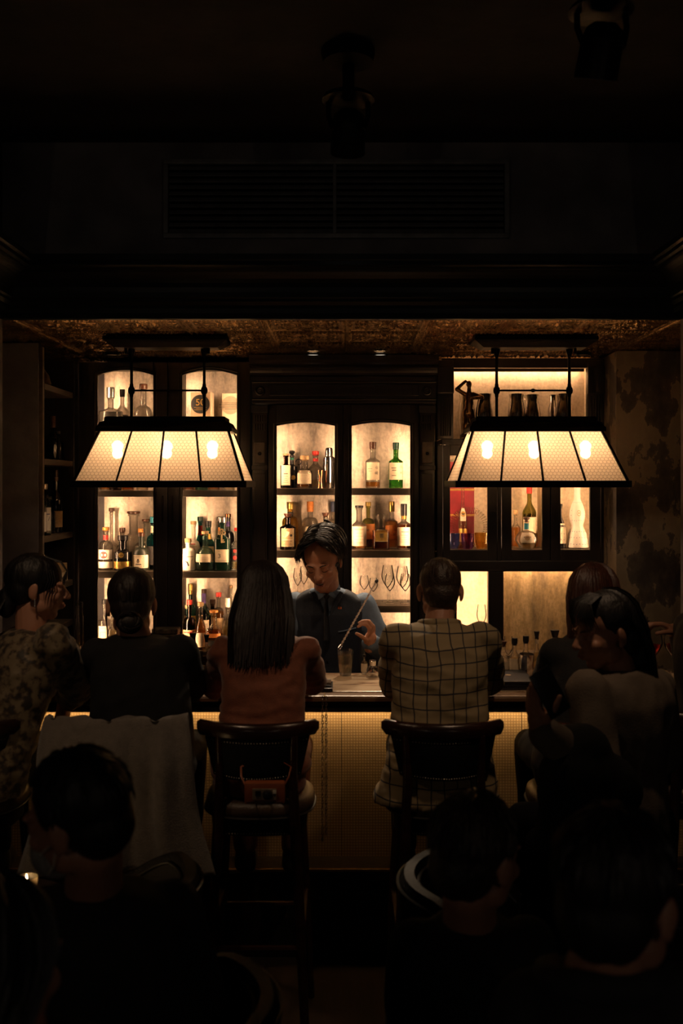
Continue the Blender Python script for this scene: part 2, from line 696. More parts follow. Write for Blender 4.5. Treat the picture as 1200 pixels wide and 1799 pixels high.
# ---- vent grille on the soffit wall
vx0, vx1, vz1, vz0 = WX(297, YB), WX(885, YB), WZ(291, YB), WZ(412, YB)
vent = thing('vent_grille', 'long dark louvred air vent grille on the wall above the cornice', 'vent', ((vx0 + vx1) / 2, YB, vz0))
M_vent = mat('vent_metal', (0.50, 0.50, 0.52), 0.5, 0.3, noise_s=15)
b = 0.022
obj('backing', MB().box(vx0, vx1, YB - 0.004, YB - 0.001, vz0, vz1), mat('vent_dark', (0.003, 0.003, 0.003), 0.9, noise_s=3), vent)
fr = MB()
fr.bbox(vx0 - b, vx1 + b, YB - .03, YB - .0005, vz1, vz1 + b).bbox(vx0 - b, vx1 + b, YB - .03, YB - .0005, vz0 - b, vz0)
fr.bbox(vx0 - b, vx0, YB - .03, YB - .0005, vz0, vz1).bbox(vx1, vx1 + b, YB - .03, YB - .0005, vz0, vz1)
obj('frame', fr, M_vent, vent)
vm = WX(588, YB)
obj('mullion', MB().bbox(vm - .008, vm + .008, YB - .028, YB - .004, vz0, vz1), M_vent, vent)
nsl = 11
for half in ((vx0 + .004, vm - .008), (vm + .008, vx1 - .004)):
    for k in range(nsl):
        zc = vz0 + (vz1 - vz0) * (k + 0.5) / nsl
        obj('slat', MB().prism([(YB - .026, zc - .010), (YB - .023, zc - .012), (YB - .006, zc + .006), (YB - .009, zc + .008)], 'x', *half), M_vent, vent)


# ---- track spotlights on the main ceiling
def spotlight(x, y, label, aim=None, k=1.0, cone=24):
    t = thing('ceiling_spotlight', label, 'spotlight', (x, y, ZC))
    obj('canopy', MB().lathe([(0, 0), (0.095, 0), (0.098, -.012), (0.09, -.05), (0.03, -.058), (0, -.058)], 28), M_black, t, True, world=False)
    obj('stem', MB().tube([(0, 0, -.05), (0, 0, -.17)], 0.022, 12), M_black, t, True, world=False)
    obj('disc', MB().lathe([(0, -.165), (0.06, -.165), (0.09, -.172), (0.095, -.186), (0.06, -.196), (0, -.198)], 28), M_black, t, True, world=False)
    for sg in (-1, 1):
        obj('yoke_arm', MB().tube([(sg * .07, 0, -.19), (sg * .072, -.01, -.24), (sg * .055, -.03, -.30)], 0.009, 8), M_black, t, True, world=False)
    R = Matrix.Translation((0, -.02, -.29)) @ Matrix.Rotation(math.radians(-14), 4, 'X')
    if aim is not None:
        d = (Vector(aim) - Vector((x, y, ZC - .29))).normalized()
        R = Matrix.Translation((0, 0, -.29)) @ d.to_track_quat('-Z', 'Y').to_matrix().to_4x4()
    h = obj('head', MB().lathe([(0, .07), (.03, .068), (.052, .05), (.060, .02), (.063, -.085), (.060, -.085), (.056, -.06), (0, -.058)], 28).xf(R), M_black, t, True, world=False)
    obj('lens', MB().lathe([(0, -.066), (.05, -.064), (.0555, -.061), (0, -.0595)], 24).xf(R), M_lens if aim is None else M_lit, h, True, world=False)
    if aim is not None:
        ld = bpy.data.lights.new('spotlight_beam', 'SPOT')
        ld.energy = P_ROOM * k
        ld.color = (1.0, 0.64, 0.38)
        ld.spot_size = math.radians(cone)
        ld.spot_blend = 0.9
        ld.shadow_soft_size = 0.05
        lo = bpy.data.objects.new('spotlight_beam', ld)
        lo.matrix_basis = R @ Matrix.Translation((0, 0, -.09))
        link(lo, t)
    return t


spotlight(WX(612, 3.57), 3.57, 'black ceiling spotlight with round canopy hanging above the vent grille', (-.04, 4.86, 1.45), .9)
spotlight(WX(1056, 2.9), 2.9, 'black ceiling spotlight at the top right corner of the room', (.55, 3.75, 1.15), 1.0, 64)
spotlight(-1.12, 2.6, 'added black fill spotlight on the ceiling over the left seats', (-.62, 3.80, 1.2), .8, 55)  # unseen spotlight added to light the backs of the left guests

# ---- unseen wall sconces added as fill at the entry end
def fill_sconce(sx, label):
    t = thing('fill_lamp', label, 'added wall lamp', (sx * XS, -.35, 2.0), 0, 'added fill lamps at the entry end')
    x = -sx
    obj('back_plate', MB().bbox(min(0, x * .012), max(0, x * .012), -.04, .04, -.09, .09, .004), M_brass, t, world=False)
    obj('arm', MB().tube([(x * .01, 0, -.04), (x * .06, 0, -.06), (x * .10, 0, -.03)], .008, 10), M_brass, t, True, world=False)
    obj('bulb', MB().lathe([(0, -.02), (.012, -.01), (.022, .02), (.018, .045), (0, .055)], 14, org=(x * .10, 0, 0)), emit('fill_bulb', (1, .72, .45), 12), t, True, world=False)
    obj('shade', MB().lathe([(.062, -.05), (.050, .09), (.048, .09), (.060, -.05)], 24, org=(x * .10, 0, 0), closed=True), G_thin0, t, True, 40, world=False)
    ld = bpy.data.lights.new('fill_light', 'POINT')
    ld.energy = P_FILL
    ld.color = (1.0, 0.80, 0.62)
    ld.shadow_soft_size = 0.03
    lo = bpy.data.objects.new('fill_light', ld)
    lo.location = (x * .10, 0, -.045)
    link(lo, t)


G_thin0 = thin_glass('fill_lamp_glass', (0.95, 0.93, 0.88))
fill_sconce(-1, 'added brass fill lamp with glass shade on the left wall by the entry')
fill_sconce(1, 'added brass fill lamp with glass shade on the right wall by the entry')

# ================================================================== BACK BAR
YI = YF + 0.33      # inner back panels


def arch_opening(x0, x1, z0, zs, zm, n=10):
    """points along the top of an arched opening, left to right"""
    pts = []
    for k in range(n + 1):
        u = k / n
        pts.append((x0 + (x1 - x0) * u, zs + (zm - zs) * (1 - (2 * u - 1) ** 2)))
    return pts


def arched_frame(x0, x1, z0, z1, ox0, ox1, oz0, ozs, ozm, y0, y1):
    """door leaf: frame of outer box with an arched opening, thickness y0..y1, bead round the opening"""
    mb = MB()
    mb.bbox(x0, ox0, y0, y1, z0, z1, .003).bbox(ox1, x1, y0, y1, z0, z1, .003).bbox(ox0, ox1, y0, y1, z0, oz0, .003)
    arch = arch_opening(ox0, ox1, oz0, ozs, ozm)
    poly = [(ox0, z1)] + arch + [(ox1, z1)]
    # top rail as quads so that the concave polygon is safe
    for (xa, za), (xb, zb) in zip(arch[:-1], arch[1:]):
        vs = [(xa, y0, za), (xb, y0, zb), (xb, y0, z1), (xa, y0, z1), (xa, y1, za), (xb, y1, zb), (xb, y1, z1), (xa, y1, z1)]
        mb.add(vs, [(0, 1, 2, 3), (7, 6, 5, 4), (0, 4, 5, 1), (3, 2, 6, 7)])
    # bead
    path = [(ox0, y0, oz0)] + [(a, y0, b_) for a, b_ in arch] + [(ox1, y0, oz0)]
    out = [(ox0 - .016, y0, oz0)] + [(a + (-.016 if i == 0 else .016 if i == len(arch) - 1 else 0), y0, b_ + .014) for i, (a, b_) in enumerate(arch)] + [(ox1 + .016, y0, oz0)]
    mb.tube(out, 0.0055, 6)
    return mb


def arched_pane(ox0, ox1, oz0, ozs, ozm, y):
    arch = arch_opening(ox0, ox1, oz0, ozs, ozm)
    vs, fs = [], []
    for yy in (y, y + 0.004):
        vs += [(a, yy, oz0) for a, _ in arch] + [(a, yy, b_) for a, b_ in arch]
    m = len(arch)
    for k in range(m - 1):
        fs.append((k, k + 1, m + k + 1, m + k))
        fs.append((2 * m + k + 1, 2 * m + k, 3 * m + k, 3 * m + k + 1))
    return MB().add(vs, fs)


def handle(x, y, z0, z1):
    """slim pull with two feet"""
    return MB().tube([(x, y, z0), (x, y - .016, z0 + .006), (x, y - .020, z0 + .02), (x, y - .022, (z0 + z1) / 2), (x, y - .020, z1 - .02), (x, y - .016, z1 - .006), (x, y, z1)], .0045, 8)


def cabinet(label, px0, px1, doors, ytop_s, ytop_m, zlow, ztop, shelves, y0, led_beads=False, zled=None):
    """glazed display cabinet: doors = list of opening pixel ranges; shelves = list of (y_top,y_bottom) pixels of the shelf front"""
    X = lambda p: WX(p, y0)
    Z = lambda p: WZ(p, y0)
    t = thing('display_cabinet', label, 'cabinet', ((X(px0) + X(px1)) / 2, y0, 0.90))
    edge = [px0]
    for a, b_ in zip(doors[:-1], doors[1:]):
        edge.append((a[1] + b_[0]) / 2)
    edge.append(px1)
    zb = 0.93
    ins = [X(px0) + .004, X(px1) - .004]
    # carcass
    obj('side_panel', MB().box(ins[0], ins[0] + .018, y0 + .03, YI, 0.90, ztop), M_shelfw, t)
    obj('side_panel', MB().box(ins[1] - .018, ins[1], y0 + .03, YI, 0.90, ztop), M_shelfw, t)
    obj('top_panel', MB().box(ins[0] + .018, ins[1] - .018, y0 + .03, YI, ztop - .018, ztop), M_shelfw, t)
    obj('bottom_panel', MB().box(ins[0] + .018, ins[1] - .018, y0 + .03, YI, 0.90, zb), M_shelfw, t)
    for k, (a, b_) in enumerate(doors):
        ox0, ox1 = X(a), X(b_)
        xa, xb = X(edge[k]) + .0015, X(edge[k + 1]) - .0015
        d = obj('door', arched_frame(xa, xb, zb - .03, ztop, ox0, ox1, zb + .03, Z(ytop_s), Z(ytop_m), y0, y0 + .028), M_wood, t, True, 35)
        obj('pane', arched_pane(ox0, ox1, zb + .03, Z(ytop_s), Z(ytop_m), y0 + .016), M_pane, d)
        hx = xb - .028 if k == 0 else xa + .028
        obj('handle', handle(hx, y0, Z(917), Z(872)), M_iron, d, True)
        ia, ib = max(ins[0] + .0185, ox0 - .028), min(ins[1] - .0185, ox1 + .028)
        if k < len(doors) - 1:
            obj('divider', MB().box(ib, ib + .01, y0 + .03, YI, zb, ztop - .018), M_shelfw, t)
        elif k:
            obj('divider', MB().box(ia - .01, ia, y0 + .03, YI, zb, ztop - .018), M_shelfw, t)
        obj('back_panel', MB().box(ia - .008, ib + .008, YI - .002, YI + .012, zb, ztop - .018), M_leaf, t)
        zs = [zb] + sorted([Z(s[0]) for s in shelves]) + [ztop - .018]
        for (sa, sb) in shelves:
            obj('shelf', MB().bbox(ia, ib, y0 + .045, YI - .004, Z(sb), Z(sa), .003), M_shelfw, t)
        zz = [(zb, None)] + sorted([(Z(sa), Z(sb)) for sa, sb in shelves])
        for q in range(len(zz)):
            lo = zz[q][0]
            hi = zz[q + 1][1] if q + 1 < len(zz) else Z(ytop_s) + .02
            for sx in (ia + .002, ib - .002 - .010):
                obj('led_strip', MB().box(sx, sx + .010, y0 + .031, y0 + .040, lo + .01, hi - .012), M_led, t)
            if led_beads and k == 1:
                n = max(2, int((hi - lo) / .034))
                for e in range(n):
                    obj('led_bead', MB().ell((ib - .006, YI - .03, lo + (e + .5) * (hi - lo) / n), (.004, .006, .007), 8), M_bead, t, True)
    return t


M_bead = emit('led_bead', (1.0, 0.80, 0.52), 9.0)
cabL = cabinet('tall dark display cabinet with two arched glass doors beside the bookcase', 138, 440, [(171, 269), (320, 416)], 659, 650, .93,
               ZT - .03, [(765, 776), (862, 873), (1005, 1017)], YF, True)
cabC = cabinet('central dark display cabinet with arched glass doors, carved cornice and pilasters', 470, 738, [(486, 588), (618, 721)], 748, 742, .93,
               WZ(711, YF - .03), [(858, 870), (968, 981), (1066, 1078)], YF - .03)

# carved surround of the central cabinet
Yc = YF - .03
t = cabC
Xc = lambda p: WX(p, Yc)
Zc = lambda p: WZ(p, Yc)
co = MB()
pr = [(0, ZT - .001), (-.10, ZT - .001), (-.10, ZT - .03), (-.085, ZT - .045), (-.085, ZT - .055)]
for k in range(6):
    a = k / 5 * PI / 2
    pr.append((-.08 + .045 * math.sin(a), ZT - .058 - .03 * (1 - math.cos(a))))
pr += [(-.03, ZT - .10), (-.03, ZT - .112), (-.02, ZT - .115), (0, ZT - .115)]
co.prism([(Yc + a, b_) for a, b_ in pr], 'x', Xc(440), Xc(768))
obj('cornice', co, M_woodx, t)
obj('frieze', MB().bbox(Xc(443), Xc(766), Yc - .015, Yc + .03, Zc(709), ZT - .116), M_woodx, t)
obj('frieze_panel', MB().bbox(Xc(474), Xc(735), Yc - .028, Yc - .016, Zc(696), Zc(676)), M_woodx, t)
nb = 34
for k in range(nb):
    xa = Xc(478) + (Xc(731) - Xc(478)) * (k + .15) / nb
    xb = Xc(478) + (Xc(731) - Xc(478)) * (k + .85) / nb
    obj('reed', MB().prism([(xa, Zc(693)), (xb, Zc(693)), (xb, Zc(680)), (xa, Zc(680))], 'y', Yc - .034, Yc - .0282), M_woodx, t)
for z in (Zc(672), Zc(702)):
    obj('bead_moulding', MB().tube([(Xc(443), Yc - .018, z), (Xc(766), Yc - .018, z)], .006, 8), M_woodx, t, True)
for px in (457, 750):
    o = MB().lathe([(0, .0), (.008, .001), (.012, -.004), (.018, -.002), (.022, .006), (.028, .004), (.032, -.004), (.036, -.010), (.036, -.016)], 20)
    o.xf(Matrix.Translation((Xc(px), Yc - .018, Zc(687))) @ Matrix.Rotation(PI / 2, 4, 'X'))
    obj('rosette', o, M_woodx, t, True)
    xl, xr = Xc(px - 13), Xc(px + 13)
    p = obj('pilaster', MB().bbox(xl, xr, Yc - .022, Yc + .03, .90, Zc(712), .004), M_wood, t, True, 30)
    obj('capital', MB().bbox(xl - .006, xr + .006, Yc - .034, Yc - .0225, Zc(726), Zc(713), .003), M_wood, p)
    for row in (0, 1):
        for q in range(5):
            xq = xl + .008 + (xr - xl - .016) * (q + .5) / 5
            za = Zc(741 + row * 15)
            obj('flute', MB().tube([(xq, Yc - .024, za), (xq, Yc - .024, za + .036)], .005, 6), M_wood, p, True)
    obj('lozenge_panel', MB().bbox(xl + .012, xr - .012, Yc - .032, Yc - .0225, Zc(814), Zc(777), .004), M_case, p)
    kb = MB().lathe([(0, .010), (.006, .009), (.010, .004), (.011, 0)], 14)
    kb.xf(Matrix.Translation((Xc(px), Yc - .032, Zc(797))) @ Matrix.Rotation(PI / 2, 4, 'X'))
    obj('knob', kb, M_black, p, True)
    obj('base_block', MB().bbox(xl - .004, xr + .004, Yc - .030, Yc - .0225, Zc(826), Zc(818), .003), M_wood, p)
    obj('lower_panel', MB().bbox(xl + .010, xr - .010, Yc - .028, Yc - .0225, .95, Zc(832), .003), M_wood, p)

# ---- right hand unit: open niche on top, three glazed doors, two lit recesses below
X5 = lambda p: WX(p, YF)
Z5 = lambda p: WZ(p, YF)
r = thing('wall_unit', 'dark wood wall unit with lit niches and three small glass doors by plaster wall', 'cabinet', (X5(918), YF, .90))
for a, b_, nm in ((768, 796, 'pilaster'), (1031, 1060, 'pilaster')):
    p = obj(nm, MB().bbox(X5(a), X5(b_), YF - .02, YF + .03, Z5(771), ZT - .02, .004), M_wood, r, True, 30)
    obj('capital', MB().bbox(X5(a) - .002, X5(b_) + .002, YF - .034, YF - .0205, Z5(692), Z5(645), .006), M_wood, p)
    for q in range(5):
        xq = X5(a) + .012 + (X5(b_) - X5(a) - .024) * (q + .5) / 5
        obj('flute', MB().tube([(xq, YF - .021, Z5(766)), (xq, YF - .021, Z5(697))], .0055, 6), M_wood, p, True)
# frame bars: rows (y), columns (x)
zt, zm, zl, zb = Z5(771), Z5(1000), Z5(1150), .90
obj('rail', MB().bbox(X5(776), X5(1060), YF, YF + .05, zt - .035, zt, .003), M_woodx, r)
obj('rail', MB().bbox(X5(776), X5(1060), YF - .004, YF + .05, Z5(1004), Z5(985.2), .003), M_woodx, r)
obj('rail', MB().box(X5(776), X5(1061), YF + .0305, YF + .0495, Z5(985), Z5(966.5)), M_woodx, r)
obj('stile', MB().box(X5(963), X5(972), YF + .0305, YF + .0495, Z5(966), zt - .037), M_wood, r)
obj('rail', MB().bbox(X5(776), X5(1060), YF, YF + .05, .90, .935, .003), M_woodx, r)
obj('rail', MB().bbox(X5(776), X5(1060), YF, YF + .05, ZT - .062, ZT - .005, .003), M_woodx, r)
for a, b_ in ((768, 778), (858, 885), (1048, 1062)):
    obj('stile', MB().bbox(X5(a), X5(b_), YF + .001, YF + .049, .936, Z5(1004.3), .003), M_wood, r)
obj('stile', MB().bbox(X5(778.5), X5(803), YF + .006, YF + .046, .936, Z5(1004.3), .003), M_wood, r)
for a, b_ in ((768, 778), (874, 881), (1056, 1062)):
    obj('stile', MB().bbox(X5(a), X5(b_), YF + .001, YF + .049, Z5(985.7), zt - .0355, .003), M_wood, r)
for a, b_, oa, ob in ((778.5, 873.5, 791, 857), (881.5, 967, 899, 953), (968, 1055.5, 985, 1037)):
    d = MB()
    za, zz_ = Z5(985), zt - .036
    d.bbox(X5(a), X5(oa), YF + .002, YF + .03, za, zz_, .003).bbox(X5(ob), X5(b_), YF + .002, YF + .03, za, zz_, .003)
    d.bbox(X5(oa), X5(ob), YF + .002, YF + .03, za, Z5(966), .003).bbox(X5(oa), X5(ob), YF + .002, YF + .03, Z5(800), zz_, .003)
    d = obj('door', d, M_wood, r)
    obj('pane', MB().box(X5(oa), X5(ob), YF + .014, YF + .018, Z5(966), Z5(800)), M_pane, d)
# carcass and backs
M_leafr = leaf_panel('pale_leaf', (0.84, 0.73, 0.54), (0.78, 0.66, 0.47), (0.62, 0.52, 0.38), rough=0.5, metal=0.25)
obj('shelf', MB().box(X5(776), X5(1061), YF + .0505, YI, Z5(974), Z5(966)), M_shelfw, r)
obj('shelf', MB().box(X5(776), X5(1061), YF + .0505, YI, zt - .03, zt - .002), M_shelfw, r)
obj('shelf', MB().box(X5(776), X5(1061), YF + .0505, YI, .90, .93), M_shelfw, r)
for xx in (X5(772), X5(877.5), X5(965), X5(1062)):
    obj('divider', MB().box(xx - .006, xx + .006, YF + .0505, YI, Z5(966) + .001, zt - .031), M_nichew, r)
for xx in (X5(774), X5(872), X5(1062)):
    obj('divider', MB().box(xx - .006, xx + .006, YF + .0505, YI, .931, Z5(974) - .001), M_nichew, r)
for xx in (X5(776), X5(1052)):
    obj('divider', MB().box(xx - .006, xx + .006, YF + .031, YI, zt + .001, ZT - .02), M_nichew, r)
obj('back_panel', MB().box(X5(776), X5(1062), YI, YI + .01, Z5(966), zt), M_leafr, r)
obj('back_panel', MB().box(X5(776), X5(872), YI, YI + .01, .93, Z5(974)), M_leafr, r)
obj('back_panel', MB().box(X5(873), X5(1062), YI - .12, YI - .11, .93, Z5(974)), M_gold, r)
obj('back_panel', MB().box(X5(770), X5(1058), YI, YI + .01, zt, ZT - .02), M_nichew, r)
# light bars
obj('fascia', MB().bbox(X5(783), X5(1045), YI - .075, YI - .055, WZ(655, YI), ZT - .018, .003), M_shelfw, r)
obj('led_strip', MB().box(X5(790), X5(1040), YI - .050, YI - .035, WZ(650, YI), WZ(650, YI) + .008), M_ledn, r)
obj('led_strip', MB().box(X5(880), X5(1050), YI - .190, YI - .178, Z5(974) - .010, Z5(974) - .002), M_ledg, r)
obj('led_strip', MB().box(X5(784), X5(866), YF + .053, YF + .065, Z5(974) - .010, Z5(974) - .002), M_led, r)
for a in (781, 864):
    obj('led_strip', MB().box(X5(a) - .004, X5(a) + .004, YF + .052, YF + .062, .94, Z5(974) - .02), M_led, r)
for a in (783, 868, 884, 960.5, 978, 1052):
    obj('led_strip', MB().box(X5(a) - .004, X5(a) + .004, YF + .051, YF + .061, Z5(966) + .01, zt - .04), M_ledd, r)

# ---- back counter below the cabinets
bc = thing('back_counter', 'dark wooden back counter running below the lit cabinets', 'counter', (0, YF - .1, 0))
obj('counter_top', MB().bbox(-1.575, 1.55, YF - .22, YW - .02, .86, .899, .005), M_woodx, bc)
obj('counter_base', MB().box(-1.57, 1.545, YF - .18, YW - .02, 0.0, .859), M_wood, bc)
for k in range(6):
    xa = -1.55 + k * .516
    obj('cupboard_door', MB().bbox(xa + .01, xa + .50, YF - .205, YF - .181, .08, .84, .006), M_wood, bc)

# ---- bookcase on the left return
bk = thing('bookcase', 'narrow open bookcase with pale wooden shelves left of the cabinets', 'bookcase', (-1.72, 5.62, 0))
xs0, xs1 = -1.92, -1.592
obj('end_panel', MB().bbox(-1.614, xs1, 5.305, 5.335, 0.0, ZT - .02, .003), M_case, bk)
obj('end_panel', MB().bbox(xs0, -1.585, 5.90, 5.93, 0.0, ZT - .02, .003), M_wood, bk)
obj('back_panel', MB().box(xs0 - .02, xs0, 5.30, 5.93, 0.0, ZT - .02), M_wood, bk)
SHZ = [2.49, 2.085, 1.668, 1.385, 1.15, .60]
for z in SHZ:
    obj('shelf', MB().bbox(xs0, xs1, 5.337, 5.899, z - .034, z, .004), M_case, bk)

# ================================================================== HANGING LAMPS
def hex_glass():
    """wired hexagon glass: diffusing pane with a fine honeycomb of wire pressed into it"""
    m, nt, b = new_mat('hexagon_glass')
    nt.nodes.remove(b)
    L = nt.links.new
    out = nt.nodes['Material Output']
    uv = N(nt, 'ShaderNodeUVMap')
    sc = N(nt, 'ShaderNodeVectorMath', operation='MULTIPLY')
    k = 1 / 0.0195
    sc.inputs[1].default_value = (k, k, 0)
    L(uv.outputs['UV'], sc.inputs[0])
    r = (1.0, 1.7320508, 1.0)

    def cell(off):
        ad = N(nt, 'ShaderNodeVectorMath', operation='ADD')
        ad.inputs[1].default_value = off
        L(sc.outputs[0], ad.inputs[0])
        md = N(nt, 'ShaderNodeVectorMath', operation='MODULO')
        md.inputs[1].default_value = r
        L(ad.outputs[0], md.inputs[0])
        sb = N(nt, 'ShaderNodeVectorMath', operation='SUBTRACT')
        sb.inputs[1].default_value = (0.5, 0.8660254, 0)
        L(md.outputs[0], sb.inputs[0])
        ab = N(nt, 'ShaderNodeVectorMath', operation='ABSOLUTE')
        L(sb.outputs[0], ab.inputs[0])
        sp = N(nt, 'ShaderNodeSeparateXYZ')
        L(ab.outputs[0], sp.inputs[0])
        a = N(nt, 'ShaderNodeMath', operation='MULTIPLY')
        a.inputs[1].default_value = 0.5
        L(sp.outputs['X'], a.inputs[0])
        c = N(nt, 'ShaderNodeMath', operation='MULTIPLY_ADD')
        c.inputs[1].default_value = 0.8660254
        L(sp.outputs['Y'], c.inputs[0])
        L(a.outputs[0], c.inputs[2])
        mx = N(nt, 'ShaderNodeMath', operation='MAXIMUM')
        L(c.outputs[0], mx.inputs[0])
        L(sp.outputs['X'], mx.inputs[1])
        return mx
    h1, h2 = cell((100, 173.20508, 0)), cell((100.5, 173.20508 + .8660254, 0))
    mn = N(nt, 'ShaderNodeMath', operation='MINIMUM')
    L(h1.outputs[0], mn.inputs[0])
    L(h2.outputs[0], mn.inputs[1])
    cr = N(nt, 'ShaderNodeValToRGB')
    cr.color_ramp.elements[0].position = 0.40
    cr.color_ramp.elements[0].color = (0.95, 0.76, 0.54, 1)
    cr.color_ramp.elements[1].position = 0.475
    cr.color_ramp.elements[1].color = (0.55, 0.38, 0.23, 1)
    L(mn.outputs[0], cr.inputs['Fac'])
    tr = N(nt, 'ShaderNodeBsdfTranslucent')
    L(cr.outputs['Color'], tr.inputs['Color'])
    rf = N(nt, 'ShaderNodeBsdfRefraction')
    rf.inputs['IOR'].default_value = 1.0
    rf.inputs['Roughness'].default_value = 0.0
    tp = N(nt, 'ShaderNodeBsdfTransparent')
    L(cr.outputs['Color'], tp.inputs['Color'])
    rg = N(nt, 'ShaderNodeBsdfRefraction')
    rg.inputs['IOR'].default_value = 1.12
    rg.inputs['Roughness'].default_value = 0.32
    L(cr.outputs['Color'], rg.inputs['Color'])
    m1 = N(nt, 'ShaderNodeMixShader')
    m1.inputs[0].default_value = 0.20
    L(tr.outputs[0], m1.inputs[1])
    L(rg.outputs[0], m1.inputs[2])
    gl = N(nt, 'ShaderNodeBsdfGlossy')
    gl.inputs['Roughness'].default_value = 0.3
    m2 = N(nt, 'ShaderNodeMixShader')
    m2.inputs[0].default_value = 0.03
    L(m1.outputs[0], m2.inputs[1])
    L(gl.outputs[0], m2.inputs[2])
    L(m2.outputs[0], out.inputs['Surface'])
    nt.nodes.remove(rf)
    nt.nodes.remove(tp)
    return m


M_hex = hex_glass()
M_bulb = emit('lamp_bulb', (1.0, 0.74, 0.46), 30.0)


def quad_pane(name, q, parent):
    """single diffusing sheet q = [bl, br, tr, tl] with metric UVs"""
    q = [Vector(p) for p in q]
    me = bpy.data.meshes.new(name)
    me.from_pydata([tuple(p) for p in q], [], [(0, 1, 2, 3)])
    ux = (q[1] - q[0]).normalized()
    nrm = ux.cross(q[3] - q[0]).normalized()
    uy = nrm.cross(ux)
    lay = me.uv_layers.new(name='UVMap')
    for li, l in enumerate(me.loops):
        p = q[l.vertex_index]
        lay.data[li].uv = (p.dot(ux) + 3, p.dot(uy) + 3)
    me.materials.append(M_hex)
    o = bpy.data.objects.new(name, me)
    link(o, parent)
    return o


